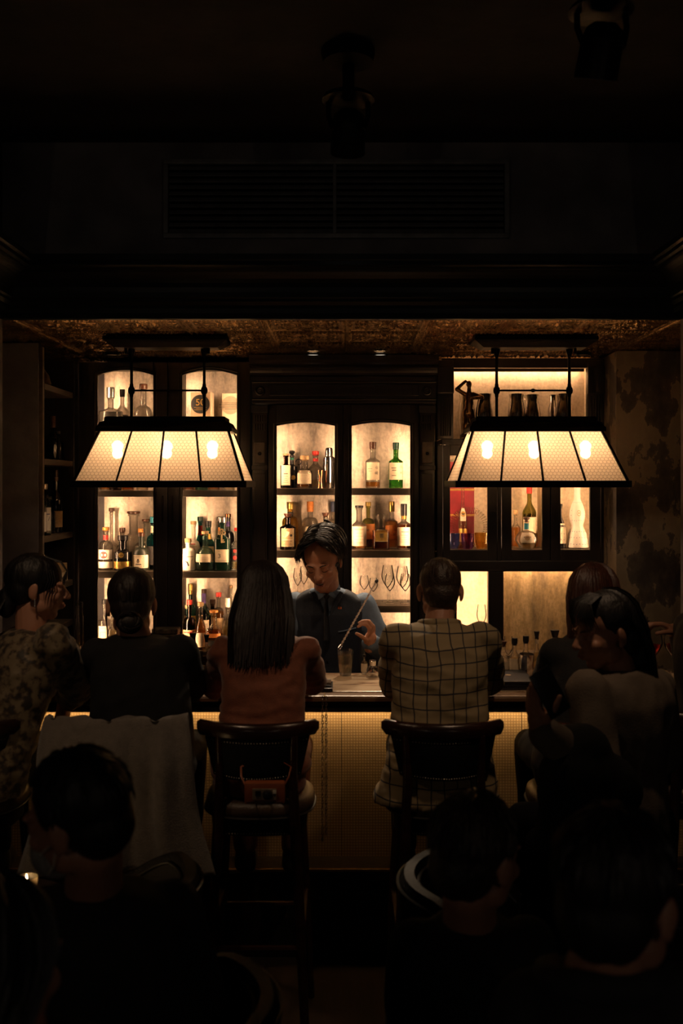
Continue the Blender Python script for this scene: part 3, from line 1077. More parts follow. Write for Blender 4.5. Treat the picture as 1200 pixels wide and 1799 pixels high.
def hanging_lamp(X, label, bulbs, knob):
    Yl, zb = 5.12, 1.932
    t = thing('hanging_lamp', label, 'lamp', (X, Yl, zb), group='trapezoid lamps over the bar')
    bw, bd, tw, td = .412, .258, .324, .112
    z0, z1 = .034, .285
    # panes: four in front, four behind, one at each end
    for sgn in (-1, 1):
        for k in range(4):
            a, b_ = -1 + k / 2, -1 + (k + 1) / 2
            quad_pane('shade_pane', [(bw * a, sgn * bd, z0), (bw * b_, sgn * bd, z0), (tw * b_, sgn * td, z1), (tw * a, sgn * td, z1)], t)
        quad_pane('shade_pane', [(sgn * bw, -bd, z0), (sgn * bw, bd, z0), (sgn * tw, td, z1), (sgn * tw, -td, z1)], t)
    # lead bars between the panes and at the corners
    for sgn in (-1, 1):
        for k in range(5):
            a = -1 + k / 2
            ro = 0.0055 if 0 < k < 4 else 0.0075
            obj('glazing_bar', MB().tube([(bw * a, sgn * (bd + .002), z0), (tw * a, sgn * (td + .002), z1)], ro, 6), M_iron, t, world=False)
    # rims
    rm = MB()
    o_, i_ = .018, .002
    for sgn in (-1, 1):
        obj('rim', MB().bbox(-bw - o_, bw + o_, sgn * (bd + o_) if sgn < 0 else bd - i_, -bd + i_ if sgn < 0 else bd + o_, 0, z0, .004), M_iron, t, world=False)
        obj('rim', MB().bbox(-bw - o_ if sgn < 0 else bw - i_, -bw + i_ if sgn < 0 else bw + o_, -bd + i_, bd - i_, 0, z0, .004), M_iron, t, world=False)
    cap = MB()
    secs = [(.342, .130, z1 - .004), (.342, .130, z1 + .016), (.333, .120, z1 + .026), (.325, .112, z1 + .044), (.306, .094, z1 + .052), (.306, .094, z1 + .070), (.300, .09, z1 + .074)]
    vs, fs = [], []
    for w, d, z in secs:
        vs += [(-w, -d, z), (w, -d, z), (w, d, z), (-w, d, z)]
    for k in range(len(secs) - 1):
        for e in range(4):
            fs.append((k * 4 + e, k * 4 + (e + 1) % 4, k * 4 + 4 + (e + 1) % 4, k * 4 + 4 + e))
    fs.append((3, 2, 1, 0))
    e = (len(secs) - 1) * 4
    fs.append((e, e + 1, e + 2, e + 3))
    obj('cap', cap.add(vs, fs), M_iron, t, world=False)
    zc = ZT - zb
    # canopy on the ceiling
    cs = [(.312, .10, zc - .004), (.312, .10, zc - .022), (.300, .088, zc - .030), (.262, .06, zc - .056)]
    vs, fs = [], []
    for w, d, z in cs:
        vs += [(-w, -d, z), (w, -d, z), (w, d, z), (-w, d, z)]
    for k in range(3):
        for e in range(4):
            fs.append((k * 4 + 4 + e, k * 4 + 4 + (e + 1) % 4, k * 4 + (e + 1) % 4, k * 4 + e))
    fs += [(0, 1, 2, 3), (15, 14, 13, 12)]
    obj('canopy', MB().add(vs, fs), M_iron, t, world=False)
    zx = WZ(686, Yl) - zb
    for sgn in (-1, 1):
        rod = obj('rod', MB().tube([(sgn * .187, 0, z1 + .07), (sgn * .187, 0, zc - .05)], .0075, 12), M_iron, t, True, world=False)
        obj('ball_joint', MB().lathe([(0, zx - .036), (.009, zx - .034), (.010, zx - .020), (.016, zx - .012), (.018, zx), (.016, zx + .012), (.010, zx + .020), (.009, zx + .034), (0, zx + .036)], 14, org=(sgn * .187, 0, 0)), M_iron, rod, True, world=False)
        obj('collar', MB().lathe([(0, zc - .10), (.010, zc - .10), (.013, zc - .085), (.018, zc - .072), (.018, zc - .058), (0, zc - .057)], 14, org=(sgn * .187, 0, 0)), M_iron, rod, True, world=False)
        obj('lug', MB().tube([(sgn * .212, -.02, zc - .085), (sgn * .212, -.02, zc - .05)], .008, 8), M_iron, t, True, world=False)
    bar = obj('crossbar', MB().tube([(-.187, 0, zx), (.187, 0, zx)], .005, 10), M_iron, t, True, world=False)
    if knob:
        obj('crossbar_knob', MB().ell((0, 0, zx), (.012, .010, .010), 10), M_iron, bar, True, world=False)
    # bulbs with sockets on an inner rail
    obj('lamp_rail', MB().tube([(-.33, 0, z1 - .012), (.33, 0, z1 - .012)], .008, 8), M_iron, t, True, world=False)
    for bx in bulbs:
        s = obj('socket', MB().lathe([(0, z1 - .01), (.014, z1 - .01), (.015, z1 - .05), (0, z1 - .052)], 12, org=(bx, 0, 0)), M_iron, t, True, world=False)
        zz = WZ(788, Yl) - zb
        obj('bulb', MB().lathe([(0, zz - .030), (.015, zz - .026), (.026, zz - .015), (.030, zz), (.026, zz + .015), (.015, zz + .026), (.010, zz + .030), (0, zz + .031)], 16, org=(bx, 0, 0)), M_bulb, s, True, world=False)
        ld = bpy.data.lights.new('bulb_light', 'POINT')
        ld.energy = P_BULB
        ld.color = L_WARM
        ld.shadow_soft_size = 0.026
        lo = bpy.data.objects.new('bulb_light', ld)
        lo.location = (bx, 0, zz - .038)
        link(lo, t)
    return t


XL, XR = -.893, .985
hanging_lamp(XL, 'black framed lamp with honeycomb glass shade hanging before the left cabinet', [WX(208, 5.12) - XL, WX(294, 5.12) - XL, WX(374, 5.12) - XL], False)
hanging_lamp(XR, 'black framed lamp with honeycomb glass shade hanging before the steel tumblers', [WX(855, 5.12) - XR, WX(937, 5.12) - XR, WX(1027, 5.12) - XR], True)

# ================================================================== THE BAR
def bar_stone():
    m, nt, b = new_mat('veined_bar_top')
    L = nt.links.new
    tc = N(nt, 'ShaderNodeTexCoord')
    mp = N(nt, 'ShaderNodeMapping')
    mp.inputs['Scale'].default_value = (1.0, 5.0, 1)
    L(tc.outputs['Object'], mp.inputs['Vector'])
    n = N(nt, 'ShaderNodeTexNoise')
    n.inputs['Scale'].default_value = 6
    n.inputs['Detail'].default_value = 10
    n.inputs['Roughness'].default_value = 0.65
    L(mp.outputs['Vector'], n.inputs['Vector'])
    cr = N(nt, 'ShaderNodeValToRGB')
    e = cr.color_ramp.elements
    e[0].position, e[0].color = 0.36, (0.16, 0.060, 0.030, 1)
    e[1].position, e[1].color = 0.62, (0.60, 0.46, 0.31, 1)
    x = e.new(0.44)
    x.color = (0.42, 0.26, 0.15, 1)
    x = e.new(0.48)
    x.color = (0.60, 0.44, 0.28, 1)
    L(n.outputs['Fac'], cr.inputs['Fac'])
    L(cr.outputs['Color'], b.inputs['Base Color'])
    b.inputs['Roughness'].default_value = 0.28
    return m


def weave(name, c):
    """basket-weave wall covering of the bar front"""
    m, nt, b = new_mat(name)
    L = nt.links.new
    tc = N(nt, 'ShaderNodeTexCoord')
    w1 = N(nt, 'ShaderNodeTexWave', wave_type='BANDS', bands_direction='X')
    w1.inputs['Scale'].default_value = 26
    w1.inputs['Distortion'].default_value = 0.6
    w2 = N(nt, 'ShaderNodeTexWave', wave_type='BANDS', bands_direction='Z')
    w2.inputs['Scale'].default_value = 26
    w2.inputs['Distortion'].default_value = 0.6
    L(tc.outputs['Object'], w1.inputs['Vector'])
    L(tc.outputs['Object'], w2.inputs['Vector'])
    mu = N(nt, 'ShaderNodeMath', operation='MULTIPLY')
    L(w1.outputs['Fac'], mu.inputs[0])
    L(w2.outputs['Fac'], mu.inputs[1])
    cr = N(nt, 'ShaderNodeValToRGB')
    cr.color_ramp.elements[0].color = (c[0] * .55, c[1] * .52, c[2] * .45, 1)
    cr.color_ramp.elements[1].color = (*c, 1)
    cr.color_ramp.elements[1].position = 0.5
    L(mu.outputs[0], cr.inputs['Fac'])
    L(cr.outputs['Color'], b.inputs['Base Color'])
    b.inputs['Roughness'].default_value = 0.5
    bp = N(nt, 'ShaderNodeBump')
    bp.inputs['Strength'].default_value = 0.10
    bp.inputs['Distance'].default_value = 0.006
    L(mu.outputs[0], bp.inputs['Height'])
    L(bp.outputs['Normal'], b.inputs['Normal'])
    return m


YN, YP, ZBAR = 4.07, 4.27, 1.084     # nosing, front panel, bar top
bar = thing('bar_counter', 'long bar counter with veined top and glowing woven front panel', 'bar counter', (0, 4.3, 0))
xb = 1.545
obj('bar_top', MB().bbox(-xb, xb, YN + .085, 4.56, ZBAR - .035, ZBAR, .004), bar_stone(), bar)
obj('inlay_strip', MB().box(-xb, xb, YN + .068, YN + .084, ZBAR - .03, ZBAR - .006), M_black, bar)
M_nose = wood('bar_nosing_wood', (0.20, 0.11, 0.055), (0.13, 0.07, 0.035), 0.3, axis='X')
obj('nosing', MB().prism([(YN, ZBAR - .012), (YN + .004, ZBAR - .004), (YN + .012, ZBAR - .001), (YN + .067, ZBAR - .001), (YN + .067, ZBAR - .03), (YN, ZBAR - .024)], 'x', -xb, xb), M_nose, bar)
apr = MB()
apr.prism([(YN + .006, ZBAR - .026), (YN + .026, ZBAR - .034), (YN + .030, ZBAR - .048), (YN + .018, ZBAR - .054), (YN + .018, ZBAR - .072), (YN + .05, ZBAR - .076), (YN + .05, ZBAR - .05), (YN + .12, ZBAR - .036), (YN + .12, ZBAR - .031)], 'x', -xb, xb)
obj('apron_moulding', apr, M_woodx, bar)
obj('bar_body', MB().box(-xb, xb, YP + .012, 4.55, 0.0, ZBAR - .036), M_wood, bar)
M_weave = weave('woven_gold', (0.30, 0.215, 0.120))
np_ = 4
for k in range(np_):
    xa, xc = -xb + 2 * xb * k / np_, -xb + 2 * xb * (k + 1) / np_
    obj('front_panel', MB().bbox(xa + .001, xc - .001, YP, YP + .011, .31, ZBAR - .04, .002), M_weave, bar)
obj('added_light_lip', MB().box(-xb, xb, YP - .085, YP - .0738, ZBAR - .064, ZBAR - .059).box(-xb, xb, YP - .085, YP - .080, ZBAR - .0589, ZBAR - .037), M_black, bar)  # lip added under the strip so its light fades quickly downward
obj('led_strip', MB().box(-xb, xb, YP - .0795, YP - .074, ZBAR - .056, ZBAR - .044), M_ledb, bar)
obj('foot_step', MB().bbox(-xb, xb, 4.10, YP + .01, 0.0, .352, .006), M_wood, bar)
obj('step_edging', MB().bbox(-xb, xb, 4.092, 4.108, .353, .366, .003), M_brass, bar)

# ================================================================== BOTTLES AND GLASSES
G_clear = clear_glass('clear_glass', (0.98, 0.97, 0.95))
G_thin = thin_glass('thin_glass', (0.96, 0.96, 0.95))
G_stem = thin_glass('stemware_glass', (0.985, 0.985, 0.98), 1.16)
G_green = clear_glass('green_glass', (0.16, 0.46, 0.10))
G_dgreen = clear_glass('dark_green_glass', (0.015, 0.10, 0.035))
G_aqua = clear_glass('aqua_glass', (0.62, 0.84, 0.84))
G_teal = clear_glass('teal_glass', (0.10, 0.38, 0.42))
G_olive = clear_glass('olive_glass', (0.62, 0.62, 0.25))
G_bottle = clear_glass('bottle_green_glass', (0.10, 0.32, 0.26))
G_brown = glass('brown_glass', (0.13, 0.045, 0.012))
G_gold = clear_glass('yellow_glass', (0.80, 0.60, 0.20))
G_purple = clear_glass('purple_glass', (0.52, 0.28, 0.66))
G_blue = clear_glass('blue_glass', (0.25, 0.34, 0.66))
G_amberc = clear_glass('amber_cup_glass', (0.95, 0.68, 0.22))
L_amber = clear_glass('amber_liquid', (0.80, 0.34, 0.05), ior=1.36)
L_dark = clear_glass('dark_amber_liquid', (0.50, 0.12, 0.02), ior=1.36)
L_pale = clear_glass('pale_liquid', (0.94, 0.80, 0.50), ior=1.36)
L_water = clear_glass('clear_liquid', (0.97, 0.97, 0.95), ior=1.34)
L_red = clear_glass('red_liquid', (0.45, 0.03, 0.02), ior=1.36)
O_black = mat('black_glass', (0.006, 0.006, 0.007), 0.08, spec=0.6, noise_s=8, noise_amt=0.2)
O_dolive = mat('frosted_olive_glass', (0.018, 0.023, 0.014), 0.40, noise_s=8, noise_amt=0.2)
O_white = mat('white_ceramic', (0.78, 0.72, 0.62), 0.3, noise_s=12, noise_amt=0.08)
O_frost = mat('frosted_white_glass', (0.66, 0.58, 0.45), 0.45, noise_s=10, noise_amt=0.1)
O_dgreen = mat('deep_green_glass', (0.006, 0.022, 0.014), 0.08, spec=0.6, noise_s=8, noise_amt=0.2)
K_cork = mat('cork', (0.55, 0.34, 0.16), 0.7, noise_s=90, noise_amt=0.35)
K_amber = mat('amber_cap', (0.55, 0.22, 0.04), 0.35, noise_s=30, noise_amt=0.2)
K_black = mat('black_cap', (0.012, 0.011, 0.011), 0.35, noise_s=20, noise_amt=0.2)
K_brown = mat('brown_cap', (0.07, 0.025, 0.012), 0.3, noise_s=20, noise_amt=0.2)
K_red = mat('red_cap', (0.60, 0.03, 0.02), 0.35, noise_s=20, noise_amt=0.2)
K_silver = mat('silver_cap', (0.66, 0.62, 0.56), 0.25, 0.9, noise_s=20, noise_amt=0.2)
K_gold = mat('gold_cap', (0.62, 0.42, 0.12), 0.3, 0.9, noise_s=20, noise_amt=0.2)
K_teal = mat('teal_cap', (0.01, 0.16, 0.22), 0.4, noise_s=20, noise_amt=0.2)
K_dgreen = mat('dark_green_cap', (0.01, 0.045, 0.03), 0.3, noise_s=20, noise_amt=0.2)
K_purple = mat('purple_foil', (0.06, 0.03, 0.14), 0.3, 0.5, noise_s=40, noise_amt=0.5)
K_white = mat('white_cap', (0.75, 0.68, 0.56), 0.5, noise_s=20, noise_amt=0.1)
K_copper = mat('copper', (0.62, 0.25, 0.13), 0.2, 1.0, noise_s=20, noise_amt=0.2)
P_cream = mat('cream_label', (0.72, 0.60, 0.42), 0.7, noise_s=60, noise_amt=0.10)
P_white = mat('white_label', (0.78, 0.70, 0.58), 0.7, noise_s=60, noise_amt=0.08)
P_tan = mat('tan_label', (0.50, 0.33, 0.16), 0.6, noise_s=60, noise_amt=0.2)
P_orange = mat('orange_label', (0.62, 0.20, 0.03), 0.6, noise_s=60, noise_amt=0.25)
P_gold = mat('gold_label', (0.58, 0.34, 0.08), 0.35, 0.7, noise_s=60, noise_amt=0.25)
P_red = mat('red_label', (0.55, 0.03, 0.025), 0.6, noise_s=60, noise_amt=0.2)
P_dark = mat('dark_print', (0.02, 0.016, 0.014), 0.7, noise_s=60, noise_amt=0.2)
P_grey = mat('grey_print', (0.22, 0.17, 0.12), 0.7, noise_s=60, noise_amt=0.2)
P_blue = mat('blue_print', (0.02, 0.03, 0.12), 0.5, noise_s=60, noise_amt=0.2)

_TXT = {}


def text_shape(s):
    """flat mesh of the lettering, height 1, centred (built-in font)"""
    if s not in _TXT:
        cu = bpy.data.curves.new('lettering', 'FONT')
        cu.body = s
        cu.resolution_u = 3
        ob = bpy.data.objects.new('lettering', cu)
        C.objects.link(ob)
        dg = bpy.context.evaluated_depsgraph_get()
        me = ob.evaluated_get(dg).to_mesh()
        v = np.array([(p.co.x, p.co.y) for p in me.vertices]) if len(me.vertices) else np.zeros((1, 2))
        f = [tuple(p.vertices) for p in me.polygons]
        ob.evaluated_get(dg).to_mesh_clear()
        bpy.data.objects.remove(ob)
        bpy.data.curves.remove(cu)
        lo, hi = v.min(0), v.max(0)
        hgt = max(hi[1] - lo[1], 1e-6)
        v = (v - (lo + hi) / 2) / hgt
        _TXT[s] = (v, f)
    return _TXT[s]


def make_profile(zs, zn, rn, shape='dome', base=1.0, n=8, lip=True):
    """outline of a bottle in units of half width / height up to the top of the neck"""
    p = [(0, 0.012), (base * .75, 0.0), (base * .96, .006), (base, .025)]
    if base != 1.0:
        p.append(((base + 1) / 2, zs * .55))
    p.append((1.0, zs))
    for k in range(1, n + 1):
        u = k / n
        if shape == 'dome':
            r = rn + (1 - rn) * math.sqrt(max(0, 1 - u * u))
        elif shape == 'slope':
            r = rn + (1 - rn) * (0.5 + 0.5 * math.cos(PI * u))
        elif shape == 'flat':
            r = 1 - (1 - rn) * u ** 0.45
        else:
            r = 1 - (1 - rn) * u
        p.append((r, zs + (zn - zs) * u))
    p.append((rn, 0.955))
    if lip:
        p += [(rn * 1.25, 0.958), (rn * 1.25, 0.98)]
    p.append((rn * (1.1 if lip else 1), 1.0))
    return p


PROFS = {
    'std': make_profile(.60, .74, .34, 'dome'),
    'whisky': make_profile(.62, .72, .36, 'slope'),
    'wine': make_profile(.56, .76, .33, 'slope'),
    'dome': make_profile(.42, .68, .30, 'dome'),
    'round': make_profile(.30, .66, .28, 'dome', .92),
    'squat': make_profile(.60, .72, .42, 'flat'),
    'flask': make_profile(.66, .74, .36, 'flat'),
    'slim': make_profile(.50, .78, .42, 'slope'),
    'bell': make_profile(.40, .80, .24, 'slope', 1.0),
    'longneck': make_profile(.34, .52, .20, 'slope'),
    'bitters': make_profile(.56, .80, .40, 'slope'),
}


def sect(a, r, sup, ay):
    c, d = math.cos(a), math.sin(a)
    k = (abs(c) ** sup + abs(d) ** sup) ** (-1 / sup)
    return r * k * c, r * k * d * ay


def r_at(prof, z):
    for (r0, z0), (r1, z1) in zip(prof[:-1], prof[1:]):
        if z0 <= z <= z1 and z1 > z0:
            return r0 + (r1 - r0) * (z - z0) / (z1 - z0)
    return prof[-1][0]


def label_mesh(prof, hw, hh, sup, ay, z0, z1, half, m, prints, yaw=0.0, lift=0.0009):
    """paper label wrapped round the bottle; prints = [(kind, ...)] in label units u -1..1, v 0..1"""
    vs, fs, mi = [], [], []
    mats = [m]
    nu, nv = 12, 4
    ang = lambda u: -PI / 2 + yaw + u * math.radians(half)

    def P(u, v, off):
        z = z0 + (z1 - z0) * v
        r = r_at(prof, z) * hw + off
        x, y = sect(ang(u), r, sup, ay)
        return (x, y, z * hh)
    for j in range(nv + 1):
        for i in range(nu + 1):
            vs.append(P(i / nu * 2 - 1, j / nv, lift))
    for j in range(nv):
        for i in range(nu):
            a = j * (nu + 1) + i
            fs.append((a, a + 1, a + nu + 2, a + nu + 1))
            mi.append(0)
    hl = (z1 - z0) * hh
    wl = hw * math.radians(half)          # half arc length
    for pr in prints:
        pm = pr[-1]
        if pm not in mats:
            mats.append(pm)
        q = mats.index(pm)
        o = len(vs)
        if pr[0] == 'bar':                # bar u0,u1,v0,v1
            _, u0, u1, v0, v1, _ = pr
            n = 6
            for i in range(n + 1):
                u = u0 + (u1 - u0) * i / n
                vs += [P(u, v0, lift + .0005), P(u, v1, lift + .0005)]
            for i in range(n):
                fs.append((o + 2 * i, o + 2 * i + 2, o + 2 * i + 3, o + 2 * i + 1))
                mi.append(q)
        elif pr[0] == 'disc':             # disc u,v,radius (metres)
            _, u, v, r, _ = pr
            n = 18
            vs.append(P(u, v, lift + .0007))
            for i in range(n):
                a = 2 * PI * i / n
                vs.append(P(u + r * math.cos(a) / wl, v + r * math.sin(a) / hl, lift + .0007))
            for i in range(n):
                fs.append((o, o + 1 + i, o + 1 + (i + 1) % n))
                mi.append(q)
        elif pr[0] == 'ring':             # rectangle outline u0,u1,v0,v1,thickness(m)
            _, u0, u1, v0, v1, th, _ = pr
            tu, tv = th / wl, th / hl
            for (a, b_, c, d) in ((u0, u1, v0, v0 + tv), (u0, u1, v1 - tv, v1), (u0, u0 + tu, v0, v1), (u1 - tu, u1, v0, v1)):
                o = len(vs)
                n = 4
                for i in range(n + 1):
                    u = a + (b_ - a) * i / n
                    vs += [P(u, c, lift + .0005), P(u, d, lift + .0005)]
                for i in range(n):
                    fs.append((o + 2 * i, o + 2 * i + 2, o + 2 * i + 3, o + 2 * i + 1))
                    mi.append(q)
        elif pr[0] == 'txt':              # text u,v,height(m),string
            _, u, v, h, s, _ = pr
            tv, tf = text_shape(s)
            for x, y in tv:
                vs.append(P(u + x * h / wl, v + y * h / hl, lift + .0008))
            for f in tf:
                fs.append(tuple(o + i for i in f))
                mi.append(q)
        elif pr[0] == 'poly':             # polygon [(u,v)...]
            _, pts, _ = pr
            for (u, v) in pts:
                vs.append(P(u, v, lift + .0007))
            fs.append(tuple(range(o, o + len(pts))))
            mi.append(q)
    me = bpy.data.meshes.new('label')
    me.from_pydata(vs, [], fs)
    for mm in mats:
        me.materials.append(mm)
    me.polygons.foreach_set('material_index', mi)
    me.polygons.foreach_set('use_smooth', [True] * len(fs))
    me.update()
    return me


def lines(v0, v1, n, m=None, u=.62):
    """n faint lines of small print between v0 and v1"""
    r = []
    for k in range(n):
        v = v1 + (v0 - v1) * (k + .5) / n
        w = u * (0.55 + 0.45 * ((k * 7 + 3) % 5) / 4)
        r.append(('bar', -w, w, v - .010, v + .010, m or P_grey))
    return r


CAPS = {  # outline of the stopper relative to neck radius (r) and cap height (z)
    'cork': [(0, -.30), (.80, -.30), (.82, 0), (1.25, 0), (1.28, .12), (1.28, .9), (1.15, 1), (0, 1)],
    'screw': [(1.06, -.05), (1.30, -.05), (1.30, .9), (1.2, 1), (0, 1)],
    'foil': [(1.06, -1.2), (1.10, -1.2), (1.16, -.1), (1.18, .85), (1.1, 1), (0, 1)],
    'flare': [(0, -.3), (.80, -.3), (.85, 0), (1.05, .1), (1.25, .55), (1.45, .85), (1.5, 1), (0, 1)],
    'ball': [(0, -.3), (.7, -.3), (.75, .05), (.6, .2), (1.1, .35), (1.4, .6), (1.15, .9), (.5, 1.0), (0, 1.02)],
    'glass': [(0, -.3), (.75, -.3), (.8, 0), (1.5, .05), (1.6, .2), (1.6, .85), (1.4, 1), (0, 1)],
}


OPEN = [(171, 269), (320, 416), (486, 588), (618, 721), (778, 872), (884, 960), (970, 1056)]
_PLACED = []


def place(px, Y, z, rx, ry, h, y0=None, y1=None):
    """spot for a round thing on a shelf, nudged clear of its neighbours, the doors and the back panel"""
    if Y < YF:
        return WX(px, Y), Y
    lim = None
    for k, (a, b_) in enumerate(OPEN):
        if a - 8 <= px <= b_ + 8:
            m = .024 if k < 4 else .002
            lim = (WX(a, YF) - m + rx, WX(b_, YF) + m - rx)
    best = None
    for dy in (0, .008, -.008, .016, -.016, .024, -.024, .035, -.035, .05, -.05, .065, -.065, .08, -.08, .1, -.1):
        for dx in (0, .006, -.006, .012, -.012, .02, -.02, .03, -.03, .045, -.045):
            y = min(max(Y + dy, YF + .052 + ry), YI - .012 - ry)
            x = WX(px, y) + dx
            if lim:
                x = min(max(x, lim[0]), lim[1])
            bad = 0.0
            for (qx, qy, qz, qrx, qry, qh) in _PLACED:
                if z < qz + qh and qz < z + h:
                    ox, oy = rx + qrx - abs(x - qx), ry + qry - abs(y - qy)
                    d = math.hypot((x - qx) / (rx + qrx), (y - qy) / (ry + qry))
                    if d < 1.03:
                        bad += (1.03 - d)
            cost = bad * 50 + abs(y - Y) + 2.5 * abs(x - WX(px, y))
            if best is None or cost < best[0]:
                best = (cost, x, y)
    _PLACED.append((best[1], best[2], z, rx, ry, h))
    return best[1], best[2]


def bottle(label, px, Y, zbase, wpx, hpx, prof='std', gm=None, liq=None, level=.45, cap='screw', cm=None, ch=.08, labels=(), sup=2.0, ay=1.0,
           group=None, name='bottle', solid=False, extra=None):
    gm = gm or G_clear
    cm = cm or K_black
    hw, hT = wpx * Y / F / 2, hpx * Y / F
    hh = hT * (1 - ch)
    p = PROFS[prof] if isinstance(prof, str) else prof
    X_, Y = place(px, Y, zbase, hw, hw * ay, hT)
    t = thing(name, label, 'bottle', (X_, Y, zbase), 0, group)
    out = [(r * hw, z * hh) for r, z in p]
    n = 24 if sup < 3 else 32
    if solid:
        g = MB().lathe(out + [(0, out[-1][1])], n, sup, 1, ay)
    else:
        w = min(.0028, hw * .12)
        inn = [(max(r - w, .0015), max(z, .008)) for r, z in out[3:]]
        inn = [(0, .009), (max(out[3][0] - w - .002, .002), .009)] + inn
        inn[-1] = (inn[-1][0], out[-1][1])
        g = MB().lathe(out + inn[::-1], n, sup, 1, ay)
        if liq is not None:
            lv = level * hh
            lp = [(0, .0105), (max(inn[1][0] - .001, .001), .0105)]
            for r, z in inn[2:]:
                if z < lv and z > .012:
                    lp.append((max(r - .0007, .001), z))
            rl = max((r_at([(a, c) for a, c in out], lv)) - w - .0007, .001)
            lp += [(rl, lv), (0, lv)]
            obj('liquid', MB().lathe(lp, n, sup, 1, ay), liq, t, True, 60, world=False)
    obj('body', g, gm, t, True, 60, world=False)
    rn = p[-1][0] * hw
    chh = ch * hT
    obj('cap', MB().lathe([(r * rn, hh + .0006 + z * chh) for r, z in CAPS[cap]], 18), cm, t, True, 40, world=False)
    for lb in labels:
        z0, z1, half, lm, prints = lb[:5]
        me = label_mesh(p, hw, hh, sup, ay, z0, z1, half, lm, prints, lb[5] if len(lb) > 5 else 0.0)
        link(bpy.data.objects.new('label', me), t)
    if extra:
        extra(t, hw, hh, p)
    return t


# ---------------------------------------------------------------- shelves (heights of their tops)
zA, zB_, zC_ = WZ(765, YF), WZ(862, YF), WZ(1005, YF)      # left cabinet: upper, middle, third
cA, cB, cC = WZ(858, YF - .03), WZ(968, YF - .03), WZ(1066, YF - .03)
Yf, Yk = YF + .135, YF + .255                                 # front row, back row
e = .0004
gL1 = 'bottles on the top shelf of the left cabinet'
bottle('flat decanter of grey spirit with silver stopper behind the left lamp', 194, Yf, zA + e, 42, 86, make_profile(.62,.74,.24,'slope'), G_clear, mat('grey_liquid', (.10, .09, .075), .2, noise_s=6), .62, 'screw', K_silver, .20, group=gL1)
bottle('slim clear bottle with black cap beside the grey spirit decanter', 215, Yk, zA + e, 22, 84, 'wine', G_clear, L_pale, .5, 'foil', K_black, .07, [(.2, .5, 70, P_dark, lines(.2, .8, 3, P_gold))], group=gL1)
bottle('ribbed dome-shaped crystal decanter behind the right rod of left lamp', 252, Yf, zA + e, 36, 92, 'round', G_clear, L_pale, .3, 'cork', K_brown, .10, sup=2.4, group=gL1)


def gift_box(label, pxc, wpx, hpx, Y, z, m, disc_m, rpx, text, tm, band=None):
    t = thing('gift_box', label, 'box', (WX(pxc, Y), Y, z), 0, 'boxed bottles on the top shelf')
    w, h = wpx * Y / F / 2, hpx * Y / F
    obj('carton', MB().bbox(-w, w, 0, .10, 0, h, .002), m, t, world=False)
    zc = h - rpx * Y / F * 1.15 - .008
    r = rpx * Y / F
    d = MB().lathe([(0, .0016), (r, .0016), (r, 0)], 36).xf(Matrix.Translation((0, -.0004, zc)) @ Matrix.Rotation(PI / 2, 4, 'X'))
    dd = obj('emblem', d, disc_m, t, world=False)
    rows = text if isinstance(text, list) else [text]
    tv_all, tf_all = [], []
    for s, hgt, dz in rows:
        tv, tf = text_shape(s)
        o = len(tv_all)
        tv_all += [(x * hgt, -.0026, zc + dz + y * hgt) for x, y in tv]
        tf_all += [tuple(o + i for i in f) for f in tf]
    obj('lettering', MB().add(tv_all, tf_all), tm, dd, world=False)
    if band:
        obj('spine', MB().bbox(w + .0005, w + .012, .002, .098, 0, h, .001), band, t, world=False)
    return t


gift_box('tan carton with black round emblem reading 50 on the top shelf', 352, 34, 78, Yf, zA + e, mat('tan_card', (.40, .27, .16), .6, noise_s=20), K_black, 16.5, [('50', .040, .012), ('———', .0016, -.020), ('——', .0016, -.027), ('———', .0016, -.034)], P_gold, P_cream)
gift_box('pale carton with ring of lettering on the top shelf', 405, 30, 76, Yf + .04, zA + e, P_cream, mat('pale_emblem', (.42, .33, .22), .6, noise_s=20), 16, [('———', .0022, .014), ('————', .0022, .005), ('———', .0022, -.005), ('————', .0022, -.014), ('——', .0022, -.023)], P_dark)
# row on the shelf just under the left lamp: only their feet show
gl2 = 'bottles half hidden behind the left lamp'
for px, gmm, lq, kn in ((181, G_clear, L_amber, 'leftmost of the row'), (203, G_brown, None, 'brown glass, second of the row'), (225, G_clear, L_dark, 'third of the row'), (250, G_clear, L_pale, 'last of the row in left door'),
                        (331, G_clear, L_dark, 'first of the row in right door'), (352, G_bottle, None, 'dark green, second in right door'), (376, G_clear, L_amber, 'third in right door'), (402, G_clear, L_pale, 'last at the right door edge')):
    bottle('spirit bottle with its foot showing under left lamp, ' + kn, px, Yf + .02, zB_ + e, 21, 78, 'whisky', gmm, lq, .45, 'screw', K_black, .08, group=gl2)

# ---- left cabinet, third shelf, left door
g3 = 'bottles on the third shelf of the left cabinet'
bottle('clear bottle with red disc on white label and amber stopper', 184, Yf, zC_ + e, 25, 75, 'std', G_clear, L_water, .55, 'cork', K_amber, .07,
       [(.28, .52, 70, P_white, [('disc', -.1, .45, .022, P_red), ('bar', -.9, .9, .93, .96, P_grey)]), (.06, .22, 75, P_white, lines(.2, .8, 2, P_dark, .8)), (.76, .88, 80, P_red, [])], group=g3)
bottle('black bottle with gold medallion and broad gold band', 216, Yf - .01, zC_ + e, 31, 61, 'squat', O_black, None, 0, 'screw', K_black, .12,
       [(.07, .30, 75, P_gold, lines(.25, .8, 2, P_dark, .7)), (.40, .62, 40, mat('black_plate', (.01, .01, .01), .3, noise_s=9), [('disc', 0, .5, .016, P_gold), ('bar', -.3, .3, .45, .55, P_dark)])], group=g3, solid=True)
